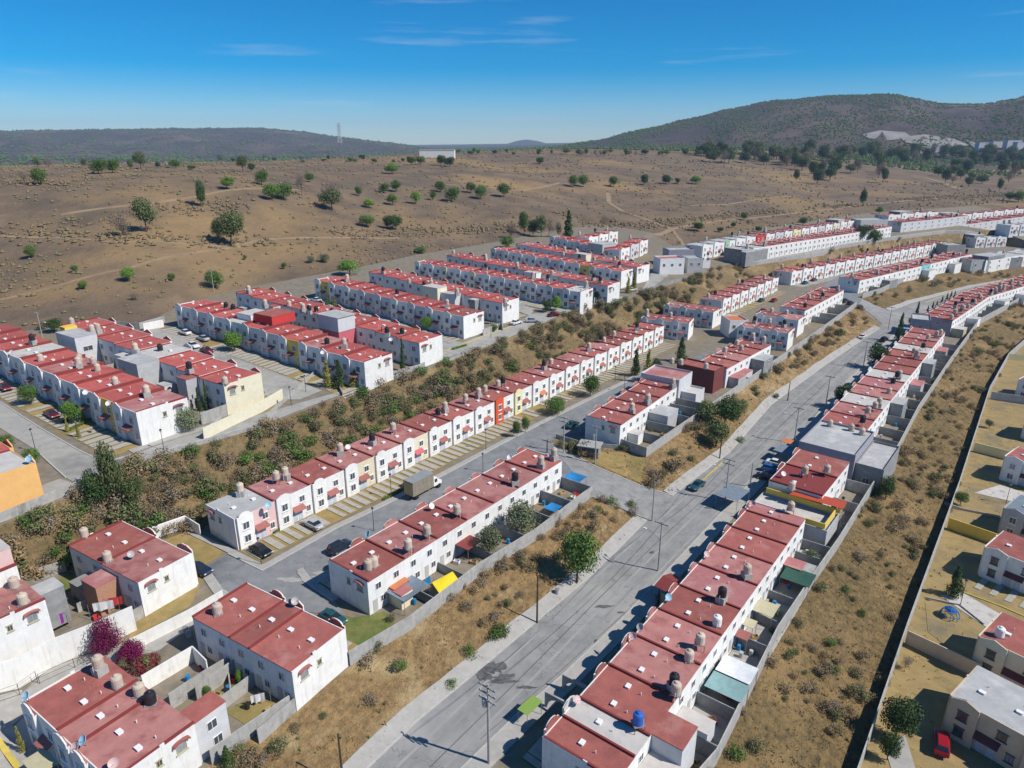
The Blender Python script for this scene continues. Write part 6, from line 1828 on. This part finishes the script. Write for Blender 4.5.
# field trees, measured one by one
FT = [(38, 168, 11, 8, 'eucalypt'), (49, 167, 10, 10, 'bare'), (85, 168, 9, 6, 'eucalypt'), (99, 174, 15, 18, 'round'), (113, 173, 14, 15, 'round'), (141, 169, 17, 14, 'eucalypt'), (131, 169, 9, 6, 'round'), (158, 168, 6, 6, 'dark'), (176, 168, 8, 13, 'round'), (192, 170, 5, 9, 'round'),
      (243, 172, 16, 12, 'eucalypt'), (252, 172, 9, 9, 'dark'), (41, 185, 17, 17, 'round'), (25, 184, 14, 11, 'bare'), (227, 189, 13, 17, 'bright'), (203, 207, 27, 13, 'dark'), (262, 185, 15, 15, 'round'), (272, 200, 16, 19, 'bright'), (284, 200, 17, 20, 'round'), (332, 210, 20, 26, 'eucalypt'), (330, 200, 16, 26, 'bare'), (309, 182, 9, 12, 'round'), (302, 196, 26, 12, 'bare'),
      (369, 208, 10, 12, 'bright'), (359, 196, 10, 8, 'round'), (384, 193, 10, 12, 'round'), (396, 192, 12, 12, 'round'), (392, 174, 11, 15, 'bright'), (393, 205, 11, 13, 'bright'), (367, 227, 12, 17, 'round'), (388, 229, 14, 12, 'dark'), (396, 230, 15, 16, 'dark'), (123, 236, 27, 22, 'bare'), (147, 232, 34, 27, 'eucalypt'), (232, 247, 38, 30, 'eucalypt'), (218, 242, 22, 12, 'eucalypt'),
      (32, 258, 13, 13, 'round'), (75, 272, 7, 8, 'round'), (128, 281, 14, 16, 'bright'), (84, 289, 8, 12, 'bright'), (172, 281, 8, 8, 'round'), (216, 288, 18, 20, 'round'), (350, 275, 15, 24, 'bright'), (324, 262, 8, 13, 'olive'), (311, 263, 7, 10, 'olive'), (245, 260, 5, 5, 'round'), (55, 332, 14, 20, 'dark'), (284, 269, 7, 6, 'round'), (44, 330, 12, 14, 'bare'), (136, 300, 9, 12, 'bare'),
      (411, 165, 8, 9, 'dark'), (421, 165, 9, 10, 'round'), (441, 166, 11, 11, 'dark'), (450, 167, 10, 12, 'dark'), (540, 164, 7, 9, 'dark'), (574, 187, 12, 12, 'round'), (583, 187, 12, 12, 'round'), (613.7, 187, 11, 11, 'round'), (644, 185, 11, 11, 'dark'), (666, 184, 9, 10, 'dark'), (696, 184, 8, 13, 'bright'), (677, 184, 6, 6, 'dark'),
      (416, 204, 12, 12, 'bright'), (433, 200, 9, 8, 'round'), (440.6, 192, 11, 12, 'round'), (452, 202, 15, 17, 'round'), (471, 193, 11, 11, 'round'), (481, 199, 14, 14, 'round'), (504, 197, 14, 15, 'round'), (524, 234, 23, 12, 'round'), (533, 236, 17, 13, 'dark'), (541, 237, 22, 13, 'eucalypt'), (549, 237, 20, 12, 'bare'), (558, 237, 16, 10, 'bare'), (568, 238, 26, 12, 'cypress'), (511, 238, 17, 14, 'bare'), (507, 248, 12, 16, 'round'), (421, 253, 6, 14, 'round'),
      (665.7, 184, 9, 10, 'dark'), (796, 182, 13, 7, 'dark'), (817, 184, 16, 12, 'dark'), (862, 207, 18, 8, 'dark'), (879, 214, 8, 8, 'bright'), (999, 192, 14, 7, 'dark'), (1009, 201, 9, 10, 'round'), (1018, 202, 11, 12, 'round'), (697, 231, 9, 13, 'dark'), (803, 225, 8, 9, 'dark'), (758, 232, 6, 8, 'dark'), (862, 242, 17, 18, 'dark'), (875, 243, 14, 14, 'round'), (697, 228, 6, 8, 'bare'), (720, 232, 5, 8, 'dark'), (733, 228, 6, 6, 'dark'), (748, 226, 8, 5, 'bare')]
KN = {'round': 'rounded green', 'bright': 'bright green', 'dark': 'dark green', 'eucalypt': 'airy olive green', 'bare': 'brown leafless', 'olive': 'grey green', 'cypress': 'dark pointed conifer'}
def where(px, py):
    h = 'left' if px < 200 else 'centre left' if px < 400 else 'centre' if px < 600 else 'centre right' if px < 800 else 'right'
    v = 'skyline' if py < 178 else 'middle' if py < 212 else 'nearest part'
    return h, v
for (px, py, hp, wp, k) in FT:
    h_, v_ = where(px, py); kn = KN[k]
    lb = f"{kn} {'tree' if k != 'cypress' else ''} on the {v_} of the dry field, {h_}".replace('  ', ' ')
    tree(px, py, hp, wp, k, lb, f"{kn} field trees, {v_} {h_}", name='field_tree')
# groves on the right below the big hill
for i in range(170):
    if i < 56: px = R.uniform(697, 812); py = 157 + (px - 697) * .05 + R.gauss(0, 4)
    elif i < 80: px = R.uniform(560, 720); py = 153.5 + R.uniform(0, 3)
    else: px = R.uniform(800, 1030); py = R.choice([R.uniform(155, 164), R.gauss(177, 6)])
    tree(px, py, R.uniform(9, 17) if px > 700 else R.uniform(4, 7), R.uniform(8, 14) if px > 700 else R.uniform(5, 9), R.choice(['dark', 'dark', 'eucalypt', 'bare']), 'dark tree in the grove along the foot of the big hill', 'grove trees at the foot of the big hill', name='grove_tree')
for i in range(26):
    px = R.uniform(430, 700)
    tree(px, 153.6 + R.uniform(-.8, 2.2), R.uniform(3, 6), R.uniform(3, 7), R.choice(['dark', 'round']), 'small dark tree on the skyline of the field before the far haze', 'small skyline trees', name='skyline_tree')
for i in range(22):
    px = R.uniform(200, 430)
    tree(px, R.uniform(158, 163), R.uniform(2.5, 5), R.uniform(3, 7), R.choice(['dark', 'round']), 'small dark tree on the far plain behind the field', 'small far plain trees', name='far_tree')
# cypress line by the main road
for i, (px, py, hp) in enumerate([(927, 314, 8), (932, 311, 9), (936, 309, 8), (941, 306, 10), (946, 303, 10), (950, 301, 10), (954, 299, 8)]):
    tree(px, py, hp, 3.2, 'cypress', f"small roadside cypress, {ORD[i]} in the line counted from the junction", 'line of small cypresses', name='cypress')

# shrubs on the embankments and slopes
SH = {}
def shrub_kind(key, m1, m2, n=620, leaf=.095):
    SH[key] = [crown_mesh('shrub', m1, 1.6, 2.4, n, leaf, 31 * i + len(key), 7, -.05, m2) for i in range(4)]
shrub_kind('green', 'leaf_green', 'leaf_olive'); shrub_kind('darkgreen', 'leaf_dark', 'leaf_green'); shrub_kind('yellowgreen', 'leaf_olive', 'leaf_dry'); shrub_kind('brown', 'leaf_dry', 'leaf_greybrown', 480); shrub_kind('straw', 'leaf_dry', 'grass_straw', 480)
SN = {'green': 'green', 'darkgreen': 'dark green', 'yellowgreen': 'olive', 'brown': 'dry brown', 'straw': 'straw coloured'}
SHRUBS = []
def shrub(x, y, kind, s, placename, z=None, sz=1.0, first=0):
    SHRUBS.append((first + s / math.sqrt(x * x + y * y + 3600), x, y, kind, s, placename))
def shrub_build(x, y, kind, s, placename, z=None, sz=1.0):
    me = R.choice(SH[kind])
    o = link('shrub', me, None, (x, y, zt(x, y) if z is None else z), R.uniform(0, 6.28))
    o.scale = (s, s * R.uniform(.8, 1.2), s * sz * R.uniform(.75, 1.1))
    tag(o, f"{SN[kind]} shrub growing on {placename}", 'shrub', f"{SN[kind]} shrubs on {placename}")
def scatter(poly, n, kinds, smin, smax, placename, test=None, thresh=-.05):
    xs = [p[0] for p in poly]; ys = [p[1] for p in poly]; got = 0; tries = 0
    lo, hi = max(min(ys), 35), min(max(ys), 420)
    while got < n and tries < n * 400:
        tries += 1
        x = R.uniform(min(xs), max(xs)); y = lo + (hi - lo) * R.random() ** 1.3
        if not inpoly(x, y, poly): continue
        if kd4.find(Vector((x, y, 0)))[2] < 3.6: continue
        px = 512 + FPX * x / (y * math.cos(PITCH) + 60 * math.sin(PITCH))
        if px < -60 or px > 1090: continue
        if noise.noise(Vector((x * .07, y * .07, 2))) < thresh and R.random() < .8: continue
        if test and not test(x, y, px): continue
        shrub(x, y, R.choices([k for k, w in kinds], [w for k, w in kinds])[0], R.uniform(smin, smax) * (1.0 if R.random() < .8 else 1.4), placename); got += 1
EMB = SLOPES['embankment']
scatter(EMB, 250, [('green', 1.6), ('darkgreen', 2.4), ('yellowgreen', 4)], .9, 1.8, 'the embankment behind the long middle row', lambda x, y, px: px < 700)
scatter(EMB, 340, [('brown', 4), ('straw', 3)], .8, 1.7, 'the embankment behind the long middle row', lambda x, y, px: px < 720)
scatter(EMB, 44, [('yellowgreen', 4), ('green', 1), ('straw', 2)], 1.2, 2.2, 'the embankment by the left block', lambda x, y, px: px < 120)
scatter(EMB, 40, [('brown', 2), ('darkgreen', 1), ('straw', 2)], .8, 1.5, 'the far right embankment', lambda x, y, px: px > 720)
scatter(SLOPES['road_slope'], 110, [('brown', 5), ('yellowgreen', 2), ('straw', 4)], .35, 1.1, 'the dry slope left of the main road')
scatter(SLOPES['road_slope_far'], 90, [('brown', 4), ('yellowgreen', 2), ('straw', 3)], .8, 1.5, 'the slope above the far stretch of the main road')
scatter(SLOPES['road_slope_third'], 80, [('brown', 3), ('yellowgreen', 2), ('straw', 3)], .8, 1.5, 'the slope of the far bend')
scatter(SLOPES['lower_slope'], 380, [('brown', 4), ('yellowgreen', 3), ('straw', 5)], .35, 1.1, 'the wide brown slope right of the yards')
for (px, py, s, k, pl) in [(502, 634, 1.3, 'darkgreen', 'the dry slope below the round tree'), (495, 637, 1.2, 'green', 'the dry slope below the round tree'), (598, 512, 1.0, 'green', 'the slope corner by the side street'), (613, 504, 1.0, 'green', 'the slope corner by the side street'), (593, 518, .9, 'darkgreen', 'the slope corner by the side street'), (632, 507, 1.0, 'green', 'the slope corner by the side street'), (634, 515, 1.1, 'brown', 'the slope corner by the side street'),
                           (378, 650, .9, 'yellowgreen', 'the dry slope by the lawn wall'), (400, 670, 1.0, 'green', 'the dry slope by the lawn wall'), (452, 686, .7, 'green', 'the dry slope by the lawn wall'), (468, 608, 1.1, 'brown', 'the wall foot of the dry slope'), (452, 600, 1.0, 'brown', 'the wall foot of the dry slope'), (500, 570, 1.3, 'brown', 'the wall foot of the dry slope'), (520, 560, 1.2, 'brown', 'the wall foot of the dry slope'), (556, 560, 1.2, 'yellowgreen', 'the slope left of the round tree'), (470, 655, 1.0, 'green', 'the dry slope above the kerb'),
                           (735, 755, 1.3, 'green', 'the bottom end of the wide brown slope'), (756, 750, 1.1, 'yellowgreen', 'the bottom end of the wide brown slope'), (820, 590, 1.2, 'yellowgreen', 'the wide brown slope under the yard wall'), (846, 592, .9, 'green', 'the wide brown slope under the yard wall'), (862, 615, .9, 'darkgreen', 'the middle of the wide brown slope'), (830, 645, .9, 'green', 'the middle of the wide brown slope'), (835, 672, .8, 'darkgreen', 'the middle of the wide brown slope'), (860, 672, .8, 'brown', 'the middle of the wide brown slope'), (930, 420, 1.5, 'yellowgreen', 'the upper part of the wide brown slope'), (995, 345, 1.8, 'green', 'the upper part of the wide brown slope'), (978, 355, 2.0, 'yellowgreen', 'the upper part of the wide brown slope'),
                           (740, 442, 1.1, 'green', 'the road slope below the dark trees'), (690, 460, 1.0, 'yellowgreen', 'the road slope below the dark trees'), (775, 398, 1, 'green', 'the road slope farther up'), (672, 455, 1.1, 'yellowgreen', 'the road slope by the shed'),
                           (660, 600, .8, 'green', 'the shaded verge beside the roadside row'), (630, 660, .9, 'green', 'the shaded verge beside the roadside row'), (612, 690, .8, 'yellowgreen', 'the shaded verge beside the roadside row'), (707, 585, .8, 'green', 'the shaded verge beside the roadside row')]:
    c = at(px, py); shrub(c.x, c.y, k, s, pl, first=1)

SHRUBS.sort(key=lambda q: -q[0])
for q in SHRUBS[:296]: shrub_build(*q[1:])
def merged(name, items, material_i):
    Vs = []; Fs = []; n = 0; mats = {}
    for (_, x, y, kind, s, pl) in items:
        me = R.choice(SH[kind]); nv = len(me.vertices)
        co = np.empty(nv * 3); me.vertices.foreach_get('co', co); co = co.reshape(-1, 3)
        a = R.uniform(0, 6.28); ca, sa = math.cos(a), math.sin(a)
        co = co @ np.array([[ca, sa, 0], [-sa, ca, 0], [0, 0, 1]]) * s + np.array([x, y, zt(x, y)])
        Vs.append(co); Fs.append(np.arange(nv).reshape(-1, 4) + n); n += nv
    V = np.vstack(Vs); F = np.vstack(Fs)
    me = bpy.data.meshes.new(name); me.from_pydata(V.tolist(), [], F.tolist()); me.materials.append(MATS[material_i])
    o = link(name, me); o['kind'] = 'stuff'; return o
rest = SHRUBS[296:]
merged('low_brush', [q for q in rest if q[3] in ('brown', 'straw')], 'leaf_dry')
merged('low_green_brush', [q for q in rest if q[3] not in ('brown', 'straw')], 'leaf_olive')
# uncountable dry grass and weeds
def blades(m, x, y, z, h, n, rr):
    for _ in range(n):
        a = rr.uniform(0, 6.28); w = h * .28; dx, dy = math.cos(a) * w, math.sin(a) * w
        lx, ly = rr.uniform(-.5, .5) * h, rr.uniform(-.5, .5) * h
        k = len(m.v)
        ox, oy = x + rr.uniform(-.25, .25), y + rr.uniform(-.25, .25)
        m.v += [(ox - dx, oy - dy, z - .05), (ox + dx, oy + dy, z - .05), (ox + lx, oy + ly, z + h)]
        m.f.append((k, k + 1, k + 2))
def grass_field(name, polys, n, hmin, hmax, material, ymax, seed):
    rr = random.Random(seed); m = MB(); got = 0
    boxes = []
    for p in polys:
        xs = [q[0] for q in p]; ys = [q[1] for q in p]; boxes.append((p, min(xs), max(xs), max(min(ys), 45), min(max(ys), ymax)))
    wts = [(b[2] - b[1]) * (b[4] - b[3]) for b in boxes]
    t = 0
    while got < n and t < n * 14:
        t += 1
        p, x0, x1, y0, y1 = rr.choices(boxes, wts)[0]
        x = rr.uniform(x0, x1); y = y0 + (y1 - y0) * rr.random() ** 1.5
        if not inpoly(x, y, p): continue
        nn = noise.noise(Vector((x * .15, y * .15, seed)))
        if nn < -.25 and rr.random() < .8: continue
        blades(m, x, y, zt(x, y), rr.uniform(hmin, hmax) * (1 + nn), 3, rr); got += 1
    o = m.build(name, material); o['kind'] = 'stuff'
    return o
grass_field('dry_grass', list(SLOPES.values()), 42000, .08, .26, 'grass_straw', 260, 4)
grass_field('dry_grass', [SLOPES['embankment'], SLOPES['lower_slope']], 9000, .10, .3, 'leaf_dry', 300, 9)
grass_field('green_weeds', list(SLOPES.values()), 2500, .2, .45, 'leaf_olive', 260, 14)
grass_field('dry_grass', [RIGHT], 3500, .1, .3, 'leaf_yellow', 200, 17)
# low scrub dotted over the field and the hills
def dots(name, gen, material, seed):
    rr = random.Random(seed); m = MB()
    for (x, y, z, r_) in gen(rr):
        k = len(m.v); q = [rr.uniform(.7, 1.3) for _ in range(6)]
        m.v += [(x + r_ * q[0], y, z + r_ * .3), (x, y + r_ * q[1], z + r_ * .3), (x - r_ * q[2], y, z + r_ * .3), (x, y - r_ * q[3], z + r_ * .3), (x + r_ * .2, y, z + r_ * 1.1 * q[4]), (x, y, z - .5)]
        m.f += [(k, k + 1, k + 4), (k + 1, k + 2, k + 4), (k + 2, k + 3, k + 4), (k + 3, k, k + 4), (k + 1, k, k + 5), (k + 2, k + 1, k + 5), (k + 3, k + 2, k + 5), (k, k + 3, k + 5)]
    o = m.build(name, material); o['kind'] = 'stuff'
def g_field(rr):
    out = []
    while len(out) < 4200:
        px = rr.uniform(-40, 1060); dist = 120 * (8 ** rr.random())
        x, y, _ = pd(px, dist, 0)
        if inpoly(x, y, ESTATE): continue
        if noise.noise(Vector((x * .012, y * .02, 1))) < -.05 and rr.random() < .7: continue
        out.append((x, y, zt(x, y), rr.uniform(.15, .5) * (1 + dist / 350)))
    return out
def g_hill(rr):
    out = []
    while len(out) < 17000:
        px = rr.uniform(450, 1080); dist = rr.uniform(1150, 2650)
        x, y, _ = pd(px, dist, 0)
        if noise.fractal(Vector((x * .006, y * .006, 7)), 1, 2, 4) < rr.uniform(-.35, .25): continue
        out.append((x, y, zt(x, y), rr.uniform(1.5, 3.8)))
    while len(out) < 24000:
        px = rr.uniform(-60, 560); dist = rr.uniform(1500, 4700)
        x, y, _ = pd(px, dist, 0)
        out.append((x, y, zt(x, y), rr.uniform(2.5, 6.5)))
    return out
dots('field_scrub', g_field, 'leaf_dry', 2)
dots('field_scrub', lambda rr: g_field(rr)[:1100], 'leaf_olive', 22)
def g_band(rr):
    out = []
    for pts in ([(0, 232), (60, 236), (130, 240), (200, 241), (300, 236), (420, 232), (520, 226)], [(70, 216), (120, 213), (180, 209), (240, 203)], [(0, 182), (40, 184), (90, 182)], [(560, 214), (640, 226), (720, 216), (800, 209), (900, 201), (1020, 194)]):
        q = resample([(a.x, a.y, 0) for a in (at(*p_) for p_ in pts)], 1.2)
        for p_ in q:
            for _ in range(3):
                x, y = p_[0] + rr.gauss(0, 4), p_[1] + rr.gauss(0, 5)
                if noise.noise(Vector((x * .02, y * .02, 8))) > -.1: out.append((x, y, zt(x, y), rr.uniform(.4, 1.3)))
    return out
dots('dry_scrub_band', g_band, 'leaf_dry', 12)
dots('hill_scrub', g_hill, 'leaf_dark', 3)

# dirt tracks over the field, pale scars and quarry on the hill
def track(pts, w, material='dirt_track', name='dirt_track'):
    q = P(*pts); q = [(x, y) for x, y in q]
    structure(ribbon(name, q, -w / 2, w / 2, .12, material, step=6, down=.5, off=.05))
track([(0, 378), (0, 377)], .1) if False else None
track([(0, 236), (60, 238), (120, 243), (200, 246), (262, 240), (330, 238), (400, 238)], 2)
track([(0, 300), (60, 285), (130, 268), (200, 252), (262, 240)], 1.6)
track([(608, 193), (609, 203), (622, 211), (650, 221), (672, 229)], 3.5)
track([(645, 238), (672, 229), (720, 221), (790, 214), (860, 205), (930, 199), (1024, 193)], 4)
track([(672, 229), (680, 240), (690, 247)], 2.5)
track([(440, 184), (520, 191), (560, 183), (620, 190)], 3)
track([(925, 178), (945, 183), (958, 189)], 7)
track([(60, 215), (140, 205), (200, 196), (300, 190)], 2.5)
track([(690, 206), (730, 204), (770, 198), (800, 196)], 3, 'dirt_track')

for k_, pts in enumerate(([(862, 135), (880, 131), (905, 133), (912, 138), (890, 141), (868, 139)], [(900, 138), (925, 135), (955, 140), (970, 146), (930, 147), (905, 143)], [(966, 141), (995, 143), (1000, 149), (975, 150)])):
    poly = P(*pts)
    sheet('quarry', poly, 'quarry', 1.5, 40)
def far_box(px, py, wp, dp, hp, ang, m_, label):
    c = at(px, py); q_ = c.xy.length / FPX; w, d, h = wp * q_, dp * q_, hp * q_; root = thing('far_building', label, 'building', c, math.radians(ang))
    MB().box(-w / 2, w / 2, 0, d, -6, h).build('wall', m_, root)
    MB().box(-w / 2 - .3, w / 2 + .3, -.3, d + .3, h + .01, h + .5).build('roof', 'pale_roof', root)
far_box(437, 158, 33, 12, 7, 0, 'white_wall', 'long white warehouse on the far plain left of centre')
for i, (px, py, w) in enumerate([(985, 149, 22), (1000, 148, 26), (1014, 147, 24), (1023, 149, 22), (940, 152, 20), (925, 153, 16)]):
    far_box(px, py, w * .5, 5, 5, 5, 'shade_white', f"white building below the quarry, {ORD[i]} in the far right cluster")
def pylon(px, py, hp, label):
    c = at(px, py); sc = c.xy.length / FPX; H = hp * sc
    root = thing('transmission_tower', label, 'pylon', c)
    m = MB(); r = H * .012
    for sx in (-1, 1):
        for sy in (-1, 1): m.tube([(sx * H * .1, sy * H * .1, -5), (sx * H * .02, sy * H * .02, H)], r, 4)
    for k in range(6):
        z = H * k / 6; z2 = H * (k + 1) / 6; a = H * (.1 - .08 * k / 6); b = H * (.1 - .08 * (k + 1) / 6)
        m.tube([(-a, -a, z), (b, -b, z2)], r * .7, 4); m.tube([(a, -a, z), (-b, -b, z2)], r * .7, 4)
    m.build('mast', 'frame_grey', root)
    for z in (.7, .84, .97): MB().box(-H * .13, H * .13, -r, r, H * z - r, H * z + r).build('crossarm', 'frame_grey', root)
pylon(340, 143, 17, 'faint power line pylon on the far left ridge')
# things standing about in the back yards
def drum_proto(c):
    return cached(('drum', c), lambda: MB().lathe([(.26, 0), (.29, .03), (.28, .3), (.29, .32), (.28, .6), (.29, .85), (.25, .87)], 12).mesh('drum', c))
def crate_mesh(c): return cached(('crate', c), lambda: MB().box(-.5, .5, -.35, .35, 0, .08).box(-.5, .5, -.35, -.3, .08, .5).box(-.5, .5, .3, .35, .08, .5).box(-.5, -.45, -.3, .3, .08, .5).box(.45, .5, -.3, .3, .08, .5).mesh('crate', c))
YN = {'A': 'row across from the box truck', 'R0': 'nearest row right of main road', 'R1': 'roadside pair', 'R2': 'second row right of main road', 'C3': 'short row above the junction', 'C': 'bottom centre block', 'D': 'left block', 'IL': 'row backing the far bend'}
for key in YN:
    r = ROWS[key]
    for i, (t0, t1, zz, h) in enumerate(r.houses):
        for _ in range(4):
            x = R.uniform(t0 + .6, t1 - .6); ym = 4.0
            if key in LINES:
                t_ = reach(r, x, r.D, LINES[key])
                if t_ is None: continue
                ym = min(t_ - .8, 8)
            if ym < 1: continue
            p = rxy(r, x, r.D + R.uniform(.6, ym)); z = zt(p.x, p.y)
            q = R.random()
            if q < .35:
                c_ = R.choice(['tarp_blue', 'tank_black', 'grey_wall']); nm = {'tarp_blue': 'blue', 'tank_black': 'black', 'grey_wall': 'grey'}[c_]
                o = link('drum', drum_proto(c_), None, (p.x, p.y, z + .05)); tag(o, f"{nm} drum in the back yards of the {YN[key]}", 'drum', f"{nm} drums, {YN[key]}")
            elif q < .6:
                c_ = R.choice(['rust_yellow', 'cloth_white', 'red_wall']); nm = {'rust_yellow': 'tan', 'cloth_white': 'white', 'red_wall': 'red'}[c_]
                o = link('crate', crate_mesh(c_), None, (p.x, p.y, z + .05), R.uniform(0, 3)); tag(o, f"{nm} crate in the back yards of the {YN[key]}", 'crate', f"{nm} crates, {YN[key]}")
            elif q < .85:
                me = R.choice(SH[R.choice(['green', 'yellowgreen'])]); o = link('yard_plant', me, None, (p.x, p.y, z), R.uniform(0, 6)); s_ = R.uniform(.3, .75); o.scale = (s_, s_, s_ * 1.3)
                tag(o, f"leafy plant in the back yards of the {YN[key]}", 'plant', f"plants in back yards, {YN[key]}")

# ---------------------------------------------------------------- the air
mh = bpy.data.materials.new('haze'); mh.use_nodes = True
t_ = mh.node_tree; t_.nodes.clear()
o_ = t_.nodes.new('ShaderNodeOutputMaterial'); v_ = t_.nodes.new('ShaderNodeVolumePrincipled')
v_.inputs['Color'].default_value = (0.56, 0.77, 1.0, 1); v_.inputs['Density'].default_value = 0.00009; v_.inputs['Anisotropy'].default_value = 0.0
t_.links.new(v_.outputs[0], o_.inputs['Volume'])
MATS['haze'] = mh
hz = MB().box(-9600, 9600, -9600, 9600, -70, 300).build('haze', 'haze'); hz['kind'] = 'stuff'

# labels that would repeat are told apart by their order from the left
same = {}
for o in scene.objects:
    if o.parent is None and o.get('label') and o.name.split('.')[0] in ('water_tank', 'satellite_dish', 'field_tree'):
        same.setdefault(o['label'], []).append(o)
for lb, objs in same.items():
    if len(objs) < 2: continue
    objs.sort(key=lambda o: o.location.x / (o.location.y * math.cos(PITCH) + (CAM_H - o.location.z) * math.sin(PITCH)))
    for k, o in enumerate(objs):
        o['label'] = ' '.join((('leftmost ' if k == 0 else f"{ORD[k]} from left: ") + lb).split()[:16])
